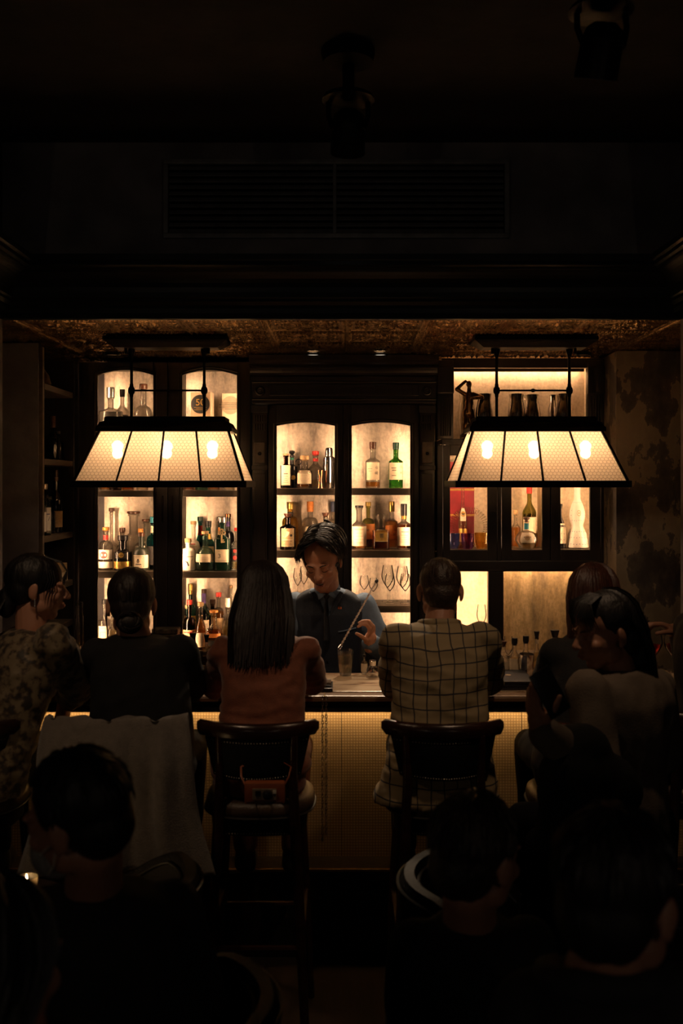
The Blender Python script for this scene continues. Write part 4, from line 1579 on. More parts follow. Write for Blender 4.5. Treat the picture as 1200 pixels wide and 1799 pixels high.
bottle('squat olive frosted bottle with framed portrait label', 248, Yf - .01, zC_ + e, 29, 66, 'dome', O_dolive, None, 0, 'cork', K_brown, .10,
       [(.08, .46, 66, P_cream, [('ring', -.75, .45, .08, .90, .0022, P_dark), ('ring', -.62, .32, .2, .80, .0015, P_grey), ('disc', -.15, .52, .009, P_grey), ('disc', -.15, .64, .006, P_dark), ('bar', -.45, .2, .26, .32, P_dark)])], group=g3, solid=True)
bottle('tall clear decanter with long neck and dark stopper, back row of left door', 194, Yk, zC_ + e, 28, 106, 'longneck', G_clear, L_water, .28, 'glass', K_brown, .06, group=g3)
bottle('clear bottle with brown wooden stopper behind the red disc bottle', 202, Yk - .05, zC_ + e, 24, 72, 'dome', G_clear, L_pale, .3, 'cork', K_brown, .10, group=g3)
bottle('clear bottle with tall ribbed glass neck behind the black bottle', 222, Yk, zC_ + e, 26, 100, make_profile(.50, .64, .62, 'dome'), G_clear, L_water, .4, 'cork', K_brown, .04, group=g3)
bottle('clear bottle with amber cork and red spot behind olive bottle', 234, Yk - .05, zC_ + e, 20, 71, 'std', G_clear, L_water, .5, 'cork', K_amber, .11, [(.45, .65, 60, P_white, [('disc', .2, .5, .012, P_red)])], group=g3)
bottle('clear wide-necked bottle behind the olive bottle', 247, Yk + .02, zC_ + e, 21, 86, make_profile(.48, .60, .70, 'dome'), G_clear, L_water, .4, 'cork', K_brown, .05, group=g3)
bottle('blue bottle with teal cap and cream neck band at the door edge', 267, Yf + .05, zC_ + e, 22, 92, 'std', G_teal, L_water, .5, 'screw', K_teal, .11, [(.78, .93, 80, P_cream, lines(.1, .9, 2, P_dark)), (.10, .5, 70, P_dark, [])], group=g3)

# ---- third shelf, right door
def bird(m):
    return [('poly', [(-.85, .40), (-.2, .46), (.35, .66), (.7, .60), (.55, .44), (.1, .38), (.25, .16), (.12, .10), (-.05, .36), (-.55, .36)], m), ('bar', -.2, .75, .70, .735, m)]


bottle('white ceramic bottle with drawing of a long-tailed bird', 326, Yf - .02, zC_ + e, 24, 56, make_profile(.64, .80, .35, 'dome'), O_white, None, 0, 'cork', K_cork, .12, [(.10, .66, 75, P_white, bird(P_dark))], group=g3, solid=True)
bottle('frosted white bottle with tan cork and red lettering', 340, Yk - .04, zC_ + e, 27, 84, 'round', O_frost, None, 0, 'cork', K_cork, .07, [(.40, .62, 65, O_frost, [('bar', -.6, .4, .70, .80, P_red), ('bar', -.5, .6, .45, .53, P_tan), ('bar', -.3, .3, .2, .28, P_orange)])], group=g3, solid=True)
bottle('rounded aqua glass bottle with plain cream band', 357, Yf - .03, zC_ + e, 32, 69, 'round', G_aqua, L_water, .5, 'cork', K_cork, .07, [(.24, .46, 76, P_cream, lines(.3, .7, 2, P_tan, .4)), (.845, .94, 85, K_dgreen, [])], group=g3)


def key_emblem(t, hw, hh, p):
    y = -hw * .93 - .002
    zc = hh * .58
    sh = obj('key_emblem', MB().bbox(-.005, .005, y - .003, y + .001, zc, zc + .052, .001).bbox(.004, .018, y - .003, y + .001, zc + .002, zc + .010, .001)
             .bbox(.004, .014, y - .003, y + .001, zc + .014, zc + .020, .001), P_tan, t, world=False)
    for dx, dz in ((-.013, .060), (.013, .060), (0, .074)):
        r = MB().lathe([(.005, -.002), (.012, -.002), (.012, .002), (.005, .002)], 16, closed=True).xf(Matrix.Translation((dx, y - .001, zc + dz)) @ Matrix.Rotation(PI / 2, 4, 'X'))
        obj('key_bow', r, P_tan, sh, world=False)


bottle('tall square green bottle with tan key emblem and label reading 3', 391, Yf - .03, zC_ + e, 26, 93, 'flask', O_dgreen, None, 0, 'screw', K_silver, .09,
       [(.18, .445, 47, P_cream, [('txt', -.35, .50, .026, '3', P_dark), ('txt', -.35, .84, .006, 'No.', P_grey), ('bar', -.8, .8, .12, .145, P_grey), ('ring', -.95, .95, .04, .96, .001, P_tan)])], sup=4.5, group=g3, solid=True, extra=key_emblem)
bottle('teal bottle with red neck and green cap, back row of right door', 352, Yk + .02, zC_ + e, 17, 90, 'slim', G_teal, L_water, .5, 'screw', K_dgreen, .08, [(.70, .9, 85, P_red, [])], group=g3)
bottle('dark green bottle with black and gold striped neck', 366, Yk + .02, zC_ + e, 21, 83, 'slim', G_bottle, L_water, .5, 'foil', K_black, .06, [(.66, .78, 85, P_gold, []), (.2, .5, 70, P_tan, [])], group=g3)
bottle('green bottle with clear cap and orange neck band', 375, Yk + .03, zC_ + e, 20, 90, 'slim', G_bottle, L_water, .5, 'glass', K_silver, .08, [(.74, .86, 85, P_orange, [])], group=g3)
bottle('black bottle with copper cap behind the key bottle', 401, Yk, zC_ + e, 22, 96, 'std', O_black, None, 0, 'cork', K_copper, .06, [(.45, .58, 60, O_black, [('bar', -.4, .4, .42, .58, P_gold)]), (.82, .92, 85, K_purple, [])], group=g3, solid=True)
bottle('clear bottle with red and white label at the right door edge', 416, Yf, zC_ + e, 19, 74, 'std', G_clear, L_pale, .5, 'screw', K_red, .07, [(.22, .56, 75, P_dark, [('disc', -.2, .30, .012, P_red), ('disc', -.2, .8, .010, P_red)])], group=g3)

# ---- left cabinet, bottom shelf (a stepped riser lifts the back row)
zD = .931
rz = WZ(1118, Yk)
for a, b_ in ((171, 269), (320, 416)):
    obj('riser', MB().bbox(WX(a, YF) - .02, WX(b_, YF) + .02, Yk - .06, YI - .006, .9305, rz, .003), M_shelfw, cabL)
g4 = 'bottles on the bottom shelf of the left cabinet'
bottle('dark wine bottle with gold foil neck at the left of the bottom shelf', 330, Yk, rz + e, 20, 92, 'wine', O_dgreen, None, 0, 'foil', K_gold, .09, [(.10, .44, 70, P_gold, lines(.2, .8, 3, P_dark))], group=g4, solid=True)
bottle('green wine bottle with tan foil, back row of bottom shelf', 350, Yk + .02, rz + e, 22, 82, 'wine', O_dgreen, None, 0, 'foil', K_brown, .08, [(.76, .93, 80, P_tan, [])], group=g4, solid=True)
bottle('green bottle with glossy purple foil neck', 358, Yk - .02, rz + e, 20, 78, 'wine', G_dgreen, L_dark, .5, 'foil', K_purple, .10, [(.12, .46, 70, P_cream, lines(.2, .8, 3))], group=g4)
bottle('dark bottle with cream neck label in the middle of bottom shelf', 365, Yk - .045, rz + e, 17, 66, 'slim', G_brown, L_dark, .5, 'screw', K_brown, .10, [(.66, .82, 80, P_cream, []), (.12, .5, 75, P_dark, [('bar', -.6, .2, .5, .6, P_white)])], group=g4)
bottle('clear whisky bottle with red cap, back row of bottom shelf', 384, Yk - .03, rz + e, 20, 80, 'std', G_clear, L_amber, .66, 'screw', K_red, .09, [(.14, .5, 65, P_tan, lines(.2, .8, 3))], group=g4)
bottle('short bottle with black cap behind the red-capped whisky', 376, Yk + .03, rz + e, 16, 72, 'std', G_clear, L_dark, .5, 'screw', K_black, .09, group=g4)
bottle('tall clear bottle with long thin neck at the right back', 406, Yk + .01, rz + e, 20, 89, 'longneck', G_clear, L_pale, .3, 'screw', K_cork, .05, group=g4)
bottle('dark liqueur bottle with red cap and red lettering on tan label', 333, Yf - .02, zD + e, 22, 92, 'std', G_brown, L_dark, .6, 'screw', K_red, .08, [(.16, .48, 72, P_tan, [('bar', -.7, .7, .80, .90, P_red), ('bar', -.7, .7, .08, .14, P_red)])], group=g4)
bottle('fluted amber bottle with tan cap beside the red-capped liqueur', 344, Yf - .04, zD + e, 18, 89, 'slim', G_clear, L_amber, .72, 'cork', K_cork, .07, [(.14, .44, 60, P_cream, [])], sup=2.2, group=g4)
bottle('square clear bottle of amber whisky with clear neck', 370, Yf - .04, zD + e, 25, 75, 'squat', G_clear, L_amber, .58, 'cork', K_amber, .05, [(.2, .34, 40, P_dark, []), (.40, .5, 60, P_orange, [])], sup=4, group=g4)
bottle('bottle with tall white cap in the middle right of bottom shelf', 394, Yf + .02, zD + e, 19, 94, 'std', G_clear, L_pale, .55, 'screw', K_white, .16, group=g4)
bottle('domed clear bottle with amber cork and cream label, bottom shelf right', 400, Yf - .03, zD + e, 24, 79, 'dome', G_clear, L_water, .5, 'cork', K_amber, .11, [(.18, .42, 66, P_cream, lines(.3, .7, 2))], group=g4)
bottle('bottle with red and white label at the far right of bottom shelf', 414, Yf + .03, zD + e, 15, 74, 'std', G_clear, L_red, .5, 'screw', K_white, .08, [(.4, .6, 70, P_red, [])], group=g4)
bottle('small dark green bottle behind the left of bottom shelf', 322, Yf + .04, zD + e, 14, 80, 'std', G_bottle, L_water, .5, 'cork', K_cork, .07, group=g4)
bottle('square clear bottle with framed cream label, bottom shelf of left door', 179, Yf, zD + e, 20, 92, 'flask', G_clear, L_pale, .5, 'screw', K_black, .08, [(.14, .55, 55, P_cream, [('ring', -.8, .8, .1, .9, .002, P_gold), ('ring', -.5, .5, .3, .7, .0015, P_dark)])], sup=4, group=g4)
bottle('golden liqueur bottle beside the framed label bottle', 198, Yf, zD + e, 20, 74, 'dome', G_clear, L_pale, .6, 'cork', K_cork, .08, [(.2, .45, 60, P_gold, [])], group=g4)

# ---- central cabinet, upper shelf
g5 = 'bottles on the upper shelf of the central cabinet'
bottle('square dark bottle with tall cream label and tan cork', 502.5, Yf - .03, cA + e, 19, 61, make_profile(.70, .74, .42, 'flat'), G_brown, L_dark, .6, 'cork', K_cork, .06, [(.09, .70, 40, P_cream, [('bar', -.5, .5, .56, .60, P_dark)] + lines(.1, .5, 4) + [('bar', -.08, .08, .66, .70, P_grey)])], sup=6, group=g5)


def ring_handle(t, hw, hh, p):
    pts = [(hw * .6 + .02 + .017 * math.cos(a), 0, hh * .80 + .017 * math.sin(a)) for a in np.linspace(-1.9, 3.2, 14)]
    obj('ring_handle', MB().tube(pts, .0035, 8), K_black, t, True, world=False)


bottle('black bottle with ball stopper and ring handle', 513, Yk, cA + e, 20, 66, 'flask', O_black, None, 0, 'ball', K_black, .13, [(.86, .93, 85, mat('green_band', (.02, .22, .14), .5, noise_s=9), []), (.2, .45, 50, O_black, [('disc', .3, .5, .014, P_gold)])], group=g5, solid=True, extra=ring_handle)
bottle('squat clear decanter with tan cork and square cream label', 535, Yf - .03, cA + e, 27, 57, 'squat', G_clear, L_amber, .14, 'cork', K_cork, .12, [(.16, .62, 62, P_cream, lines(.15, .85, 5) + [('bar', -.4, .4, .87, .90, P_grey)])], group=g5)
bottle('clear decanter with bright red stopper', 554.5, Yk - .06, cA + e, 26, 65, make_profile(.56, .78, .34, 'slope'), G_clear, L_pale, .25, 'cork', K_red, .10, [(.80, .90, 85, P_red, [])], group=g5)


def metal_lathe(name, label, cat, px, Y, z, prof, m, group=None, n=28, parts=None):
    s = Y / F
    rm_ = max(p[0] for p in prof) * s
    X_, Y = place(px, Y, z, rm_, rm_, max(p[1] for p in prof) * s)
    t = thing(name, label, cat, (X_, Y, z), 0, group)
    obj('body', MB().lathe([(r * s, h * s) for r, h in prof], n), m, t, True, 35, world=False)
    for nm, pf, mm in (parts or []):
        obj(nm, MB().lathe([(r * s, h * s) for r, h in pf], n), mm, t, True, 35, world=False)
    return t


metal_lathe('jigger', 'small copper double-ended jigger in front of the red-stoppered decanter', 'jigger', 563, Yf - .05, cA + e, [(0, 1), (4.2, 0), (5.4, 0), (5.4, 1), (2.6, 15), (5.2, 31.5), (4.8, 31.5), (2, 17), (0, 16)], K_copper, parts=[('waist_ring', [(2.6, 14.2), (3.1, 14.5), (3.1, 15.8), (2.6, 16.1)], K_copper)])
metal_lathe('cocktail_shaker', 'tall polished steel cocktail shaker at the door edge', 'shaker', 578, Yf, cA + e, [(0, .5), (8.8, 0), (9.6, 2), (10.8, 20), (10.9, 38), (10.3, 46), (0, 46)], M_chrome,
            parts=[('shoulder', [(0, 46.2), (10.6, 46.2), (10.8, 48), (9.6, 54), (7.2, 56), (0, 56)], M_chrome), ('cap', [(0, 56.2), (6.6, 56.2), (6.8, 62), (6.4, 69), (5.0, 71), (0, 71.5)], M_chrome)])
bottle('clear whisky bottle with brown cap and two brushed characters', 655, Yf, cA + e, 26, 81, 'whisky', G_clear, L_amber, .15, 'foil', K_brown, .07, [(.19, .60, 58, P_cream, [('txt', .50, .72, .017, '山', P_dark), ('txt', .46, .40, .020, '崎', P_dark), ('bar', -.7, -.1, .62, .65, P_grey), ('bar', -.6, -.1, .5, .52, P_grey)])], group=g5)
bottle('green glass whisky bottle with cream label and two brushed characters', 695.5, Yf, cA + e, 25, 80, 'whisky', G_green, L_water, .14, 'foil', K_dgreen, .07, [(.20, .60, 66, P_cream, [('txt', .60, .76, .018, '白', P_dark), ('txt', .62, .40, .018, '州', P_dark), ('bar', -.6, 0, .66, .72, P_grey), ('bar', -.5, 0, .52, .58, P_grey), ('bar', -.55, 0, .22, .27, P_grey)])], group=g5)

# ---- central cabinet, second shelf
g6 = 'bottles on the second shelf of the central cabinet'
bottle('dark amber bottle with framed picture label and dark stopper', 506, Yf - .03, cB + e, 28, 63, make_profile(.68, .80, .34, 'slope'), G_brown, L_dark, .62, 'flare', K_brown, .10, [(.10, .66, 50, P_tan, [('ring', -1, 1, 0, 1, .002, P_cream), ('poly', [(-.7, .55), (-.1, .85), (.3, .8), (.1, .62), (-.3, .5)], P_cream), ('disc', .5, .62, .008, P_dark), ('bar', -.8, .8, .36, .39, P_cream)] + lines(.06, .34, 4, P_dark, .7))], group=g6)
bottle('yellow-tinted bottle with gold cap behind the framed label bottle', 510, Yk - .02, cB + e, 29, 81, 'std', G_gold, L_pale, .5, 'foil', K_gold, .07, [(.74, .84, 85, P_dark, [])], group=g6)
bottle('clear bottle with orange foil neck behind the bartender', 545, Yk - .04, cB + e, 28, 82, 'std', G_clear, L_pale, .45, 'foil', P_orange, .10, [(.14, .52, 70, P_cream, [])], group=g6)
bottle('clear bottle with flared dark stopper behind the bartender', 572, Yf, cB + e, 24, 64, 'std', G_clear, L_pale, .4, 'flare', K_brown, .10, group=g6)
bottle('clear bottle with dark blue foil neck at the left door edge', 585, Yk, cB + e, 20, 81, 'whisky', G_clear, L_pale, .5, 'foil', mat('navy_foil', (.03, .04, .08), .3, .4, noise_s=20), .10, group=g6)
bottle('clear bottle almost covered by pale cream label', 631, Yf - .03, cB + e, 26, 77, make_profile(.56, .70, .40, 'slope'), G_clear, L_amber, .10, 'screw', K_black, .05, [(.09, .56, 74, P_cream, lines(.1, .9, 5, P_tan, .5) + [('bar', -.5, .5, .85, .88, P_tan)])], group=g6)
bottle('olive glass bottle with round shoulders and orange label', 647, Yk - .03, cB + e, 24, 81, make_profile(.52, .72, .30, 'dome'), G_olive, L_dark, .5, 'cork', K_gold, .09, [(.22, .58, 75, P_orange, [('txt', -.2, .6, .016, '山崎', P_dark)])], group=g6)
bottle('square crystal decanter of amber whisky with one brushed character', 669, Yf - .04, cB + e, 30, 63, make_profile(.64, .72, .36, 'flat'), G_clear, L_dark, .60, 'glass', G_clear, .16, [(.28, .66, 36, P_gold, [('ring', -1, 1, 0, 1, .001, P_cream), ('txt', .1, .52, .026, '響', P_dark)])], sup=5, group=g6)
bottle('amber whisky bottle with gold foil and orange label', 688, Yk - .04, cB + e, 22, 82, 'whisky', G_clear, L_amber, .66, 'foil', K_gold, .10, [(.22, .55, 72, P_orange, [('txt', .35, .70, .014, '山', P_dark), ('txt', .35, .35, .018, '崎', P_dark)])], group=g6)
bottle('amber whisky bottle with large cream label and dark foil', 709.5, Yf - .03, cB + e, 25, 80, 'whisky', G_clear, L_dark, .62, 'foil', K_black, .12, [(.10, .56, 62, P_cream, [('bar', -.4, .6, .73, .76, P_dark)] + lines(.15, .62, 4, P_tan, .5)), (.76, .84, 85, P_gold, [])], group=g6)


# ---- stemmed glasses on the third shelf
def wine_glass(label, px, Y, z, wpx, hpx, bowl=.55, name='wine_glass', group=None, stem=True, world_loc=None, fill=None):
    s = Y / F
    r, h = wpx * s / 2, hpx * s
    if world_loc is None:
        X_, Y = place(px, Y, z, r, r, h)
        world_loc = (X_, Y, z)
    t = thing(name, label, 'glass', world_loc, 0, group)
    zb = h * (1 - bowl)
    out, inn = [], []
    for k in range(9):
        u = k / 8
        rr = r * (math.sin(min(1, u * 1.55) * PI / 2) ** .75) * (1 - .32 * max(0, u - .45) / .55)
        out.append((max(rr, .003), zb + (h - zb) * u))
    inn = [(max(a - .0011, .0012), c + (.0012 if i == 0 else 0)) for i, (a, c) in enumerate(out)]
    obj('bowl', MB().lathe([(0, zb - .001)] + out + inn[::-1] + [(0, inn[0][1])], 20), G_stem, t, True, 70, world=False)
    obj('stem', MB().lathe([(0, .004), (.004, .0045), (.0028, .012), (.0026, zb - .010), (.0036, zb - .0015), (0, zb - .0015)], 12), G_stem, t, True, 70, world=False)
    obj('foot', MB().lathe([(0, 0), (r * .86, 0), (r * .86, .0015), (.006, .0038), (0, .0038)], 20), G_stem, t, True, 50, world=False)
    if fill:
        zt_ = zb + (h - zb) * .42
        lp = [(0, inn[0][1] + .001)] + [(a - .0006, c) for a, c in inn[1:5] if c < zt_] + [(r_at(inn, zt_) - .0006, zt_), (0, zt_)]
        obj('drink', MB().lathe(lp, 18), fill, t, True, 60, world=False)
    return t


gg = 'stemmed glasses in the central cabinet'
wine_glass('tulip wine glass in the middle of the glasses shelf right of bartender', 685, Yf - .01, cC + e, 20, 52, .58, group=gg)
wine_glass('tulip wine glass at the right door edge of glasses shelf', 712, Yf - .01, cC + e, 21, 52, .58, group=gg)
wine_glass('tall tulip glass behind the middle wine glass', 681, Yk - .03, cC + e, 24, 64, .62, group=gg)
wine_glass('tall tulip glass behind the right edge wine glass', 707, Yk - .02, cC + e, 24, 62, .62, group=gg)
wine_glass('small stemmed glass beside the bar spoon tip', 656, Yf + .02, cC + e, 17, 44, .55, group=gg)
wine_glass('small stemmed glass at the left of the glasses shelf', 640, Yk - .03, cC + e, 18, 46, .55, group=gg)
wine_glass('stemmed glass left of the bartender, nearer the door stile', 523, Yf, cC + e, 17, 62, .5, group=gg)
wine_glass('stemmed glass left of the bartender, nearer his face', 534, Yf, cC + e, 17, 64, .5, group=gg)
wine_glass('thin champagne flute in the lit recess behind the man in plaid', 846, Yf, WZ(1112, Yf), 19, 50, .75, 'champagne_flute')

# ---- right unit, glazed doors
zR = Z5(966) + e
g7 = 'things behind the small glass doors of the wall unit'
bx = thing('gift_box', 'red presentation box with gold ribbon behind the cut-glass plate', 'box', (WX(812, Yk), Yk, zR), 0, g7)
w_, h_ = 44 * Yk / F / 2, 150 * Yk / F
obj('carton', MB().bbox(-w_, w_, .02, .08, 0, h_, .002), mat('red_card', (.26, .004, .014), .5, noise_s=10, noise_amt=.3), bx, world=False)
obj('ribbon', MB().bbox(-w_ - .001, w_ + .001, .0185, .081, h_ * .36, h_ * .385, .0005), P_gold, bx, world=False)
obj('ribbon', MB().bbox(-w_ - .001, w_ + .001, .0185, .081, h_ * .66, h_ * .685, .0005), P_gold, bx, world=False)
G_facet = glass('cut_glass', (0.96, 0.93, 0.88))
# cut-glass plate standing on edge
pl = thing('glass_plate', 'round cut-glass plate standing upright in front of the red box', 'plate', (WX(823, Yf + .09), Yf + .09, zR), 0, g7)
rr = 36 * (Yf + .05) / F
R = Matrix.Translation((0, 0, rr)) @ Matrix.Rotation(PI / 2 - .08, 4, 'X')
obj('disc', MB().lathe([(0, .004), (rr * .68, .004), (rr * .98, .016), (rr * .98, .019), (rr * .66, .008), (0, .008)], 40).xf(R), G_thin, pl, True, 30, world=False)
for k in range(44):
    a = 2 * PI * k / 44
    c, d = math.cos(a), math.sin(a)
    for q, (ra, rb) in enumerate(((.70, .80), (.84, .97))):
        obj('facet', MB().tube([(rr * ra * c, rr * ra * d, .022), (rr * rb * c, rr * rb * d, .024)], .0034, 5).xf(R), G_facet, pl, world=False)
def tumbler(label, px, Y, z, wpx, hpx, gm, group=None, name='glass_tumbler', flut=True, base=.72, fill=None, lv=.6):
    s = Y / F
    r, h = wpx * s / 2, hpx * s
    X_, Y = place(px, Y, z, r, r, h)
    t = thing(name, label, 'glass', (X_, Y, z), 0, group)
    out = [(0, .002), (r * base * .92, 0), (r * base, .003), (r * (base + 1) / 2 * 1.06, h * .45), (r, h)]
    inn = [(r - .0018, h), (r * (base + 1) / 2 * 1.06 - .002, h * .45), (r * base - .003, .010), (0, .009)]
    obj('body', MB().lathe(out + inn, 20, 2.0), gm, t, True, 50, world=False)
    if flut:
        for k in range(10):
            a = 2 * PI * (k + .5) / 10
            c, d = math.cos(a), math.sin(a)
            obj('cut_facet', MB().tube([(r * base * c, r * base * d, .006), (r * (base + 1) / 2 * 1.05 * c, r * (base + 1) / 2 * 1.05 * d, h * .45)], .0022, 5), gm, t, True, world=False)
    if fill:
        obj('drink', MB().lathe([(0, .0105), (r * base - .0045, .0108), (r * (base + 1) / 2 * 1.06 - .0032, h * .45), (r * .96 - .0030, h * lv), (0, h * lv)], 20), fill, t, True, 50, world=False)
    return t


tumbler('small cut-glass cup of dark blue at the door edge', 797, Yf - .04, zR, 22, 27, G_blue, g7)
tumbler('small cut-glass cup of purple in front of the plate', 818, Yf - .05, zR, 24, 27, G_purple, g7)
tumbler('small cut-glass cup of amber right of the purple one', 845, Yf - .04, zR, 26, 28, G_amberc, g7)
bottle('slim clear bottle with round gold medallion before the glass plate', 813, Yf + .045, zR, 15, 128, make_profile(.50, .66, .36, 'slope'), G_clear, L_pale, .45, 'screw', K_dgreen, .12, [(.10, .30, 70, P_gold, []), (.42, .62, 40, P_cream, [('disc', 0, .55, .016, P_gold), ('bar', -.5, .5, .5, .6, P_dark)])], group=g7)
bottle('pale green wine-shaped bottle with red foil neck', 930, Yk - .05, zR, 24, 118, 'wine', G_olive, L_pale, .55, 'foil', K_red, .09, [(.24, .50, 70, P_cream, [])], group=g7)
bottle('disc-shaped clear bottle with blue neck and brown ball stopper', 925, Yf - .04, zR, 40, 56, make_profile(.30, .66, .20, 'dome', .62), G_clear, L_water, .5, 'ball', K_brown, .13, [(.22, .58, 38, O_frost, [('disc', 0, .5, .016, P_tan), ('bar', -.5, .5, .55, .62, P_dark), ('bar', -.4, .4, .42, .46, P_dark)]), (.70, .92, 88, K_teal, [])], ay=.5, group=g7)
bottle('amber bottle with brown ball stopper behind the disc-shaped bottle', 941, Yf + .05, zR, 26, 60, 'dome', G_clear, L_amber, .5, 'ball', K_brown, .16, [(.74, .92, 85, P_cream, [])], group=g7)
bottle('slim orange liqueur bottle at the left edge of the middle door', 906, Yk - .06, zR, 17, 66, 'wine', G_clear, L_amber, .6, 'cork', K_cork, .10, group=g7)


def blue_pattern(n, vs_):
    r = []
    for v in vs_:
        for k in range(n):
            u = -1 + 2 * (k + .5) / n
            r.append(('disc', u, v + .015 * ((k * 5) % 3 - 1), .0026, P_blue))
    return r


tp = [(0, .004), (.86, 0), (1.0, .015), (.96, .06), (.80, .24), (.58, .33), (.50, .37), (.62, .44), (.70, .52), (.66, .60), (.50, .70), (.34, .77), (.28, .80), (.28, 1.0)]
bottle('white ceramic pear-waisted bottle with blue dotted decoration', 1014, Yf + .03, zR, 40, 118, tp, O_white, None, 0, 'flare', P_blue, .09,
       [(.03, .30, 70, O_white, blue_pattern(9, (.15, .55, .9))), (.44, .76, 78, O_white, blue_pattern(9, (.04, .95)) + [('disc', 0, .42, .018, P_tan), ('disc', 0, .42, .014, O_white), ('disc', 0, .42, .006, P_tan), ('disc', -.75, .3, .003, P_blue), ('disc', -.75, .55, .003, P_blue), ('disc', .75, .3, .003, P_blue), ('disc', .75, .55, .003, P_blue)])], group=g7, solid=True)
bottle('dark bottle with mottled label at left edge of right small door', 984, Yf, zR, 20, 78, make_profile(.45, .82, .30, 'slope'), O_black, None, 0, 'cork', K_black, .06, [(.12, .6, 70, P_cream, blue_pattern(5, (.2, .5, .8)))], group=g7, solid=True)

# ---- upper niche: steel shakers and the bronze figure
zN = zt + e
g8 = 'steel shaker tins in the upper niche'
vase = [(0, .5), (10.5, 0), (12, 2), (13.5, 18), (15.5, 40), (15.2, 50), (12.6, 66), (11.6, 70), (12.6, 78), (12.4, 80), (11.2, 80), (10.8, 72), (0, 70)]
small = [(0, .5), (8, 0), (9, 2), (9.6, 40), (9.0, 55), (6.2, 66), (6.0, 78), (5.4, 79), (5, 70), (0, 69)]
for px, Y, pf, lab in ((820, Yf + .06, vase, 'polished steel shaker tin behind the bronze figure'), (868, Yf, vase, 'polished steel shaker tin under the left rod of right lamp'),
                       (907, Yf, vase, 'second polished steel shaker tin from the left lamp rod'), (951, Yf, vase, 'third polished steel shaker tin from the left lamp rod'),
                       (990, Yf, vase, 'polished steel shaker tin under the right rod of right lamp'), (926, Yk, small, 'small steel shaker tin behind second and third tins'),
                       (972, Yk, small, 'small steel shaker tin behind the right pair of tins'), (858, Yk - .03, small, 'small steel shaker tin behind left lamp rod tin')):
    metal_lathe('shaker_tin', lab, 'shaker', px, Y, zN, pf, M_chrome, g8, parts=[('rim', [(pf[-3][0] - .2, 78.5), (pf[-4][0] + .6, 78.5), (pf[-4][0] + .6, 80.4), (pf[-3][0] - .2, 80.4)], M_chrome)])

# ================================================================== SMALL THINGS ON THE BAR, BOOKCASE AND COUNTER
def blob(mb, voxel, smooth=4, wr=0.0, wscale=(9, 9, 5), seed=0.0):
    """one continuous skin grown over overlapping shapes"""
    me = bpy.data.meshes.new('blob_source')
    me.from_pydata(mb.v, [], mb.f)
    ob = bpy.data.objects.new('blob_source', me)
    C.objects.link(ob)
    md = ob.modifiers.new('remesh', 'REMESH')
    md.mode = 'VOXEL'
    md.voxel_size = voxel
    if smooth:
        sm = ob.modifiers.new('smooth', 'SMOOTH')
        sm.factor = 0.5
        sm.iterations = smooth
    dg = bpy.context.evaluated_depsgraph_get()
    out = bpy.data.meshes.new_from_object(ob.evaluated_get(dg))
    bpy.data.objects.remove(ob)
    bpy.data.meshes.remove(me)
    if wr:
        nrm = [v.normal.copy() for v in out.vertices]
        for v, n in zip(out.vertices, nrm):
            p = Vector((v.co.x * wscale[0] + seed, v.co.y * wscale[1], v.co.z * wscale[2]))
            q = noise.noise(p) + .5 * noise.noise(p * 2.1)
            ridge = 1 - abs(q) * 2.2
            v.co += n * wr * ridge
    out.polygons.foreach_set('use_smooth', [True] * len(out.polygons))
    out.update()
    return out


def to_mb(me):
    return MB().add([v.co.copy() for v in me.vertices], [tuple(p.vertices) for p in me.polygons])


zB = ZBAR + e
# ---- bitters bottles and steel cup at the right
g9 = 'dasher bottles on the bar beside the man in plaid'
bottle('small bitters bottle with clear stopper and pale label nearest the man in plaid', 884, 4.47, zB, 20, 62, 'bitters', G_clear, L_water, .55, 'flare', K_brown, .12, [(.10, .52, 70, P_cream, [('disc', 0, .2, .004, P_dark)])], group=g9)
bottle('small bitters bottle with cream label, second from the man in plaid', 904, 4.49, zB, 19, 66, 'bitters', G_clear, L_pale, .6, 'cork', K_black, .15, [(.14, .56, 72, P_cream, [('bar', -.6, .6, .1, .16, P_tan)])], group=g9)
bottle('small bitters bottle with black cork behind the steel cup', 924, 4.515, zB, 19, 68, 'bitters', G_clear, L_pale, .6, 'cork', K_black, .15, [(.3, .6, 72, P_cream, [])], group=g9)
bottle('taller dasher bottle with flared black stopper beside long-haired woman', 943, 4.49, zB, 18, 78, make_profile(.36, .80, .34, 'slope'), G_clear, L_pale, .6, 'flare', K_black, .13, [(.84, .93, 85, P_cream, [])], group=g9)
bottle('dasher bottle with broad flared black stopper against the gold panel', 975, 4.49, zB, 24, 80, 'bitters', G_clear, L_dark, .5, 'flare', K_black, .14, group=g9)
metal_lathe('steel_cup', 'brushed steel mixing cup standing before the bitters bottles', 'cup', 925, 4.44, zB, [(0, .5), (9.8, 0), (10.6, 1), (13.6, 41), (14.4, 41.6), (14.2, 42.6), (13.0, 42.2), (10, 4), (0, 3)], M_chrome)
wine_glass('upturned-looking small stemmed glass behind the bitters bottles', 893, 4.535, zB, 20, 66, .5)
# dark menu folders
mn = thing('menu_folder', 'stack of dark leather menu folders lying on the bar', 'menu', (WX(893, 4.31), 4.31, zB))
for k, (w_, a) in enumerate(((.098, 0.0), (.094, .05), (.092, -.03))):
    o = MB().bbox(-w_, w_, -.135, .135, .0005 + k * .0125, .0118 + k * .0125, .003)
    o.xf(Matrix.Rotation(a, 4, 'Z'))
    obj('folder', o, mat('navy_leather', (.012, .012, .017), .4, bump=.2, bump_s=150), mn, world=False)
obj('stamp', MB().lathe([(0, .0385), (.012, .0384), (.012, .0379)], 18), P_tan, mn, world=False)

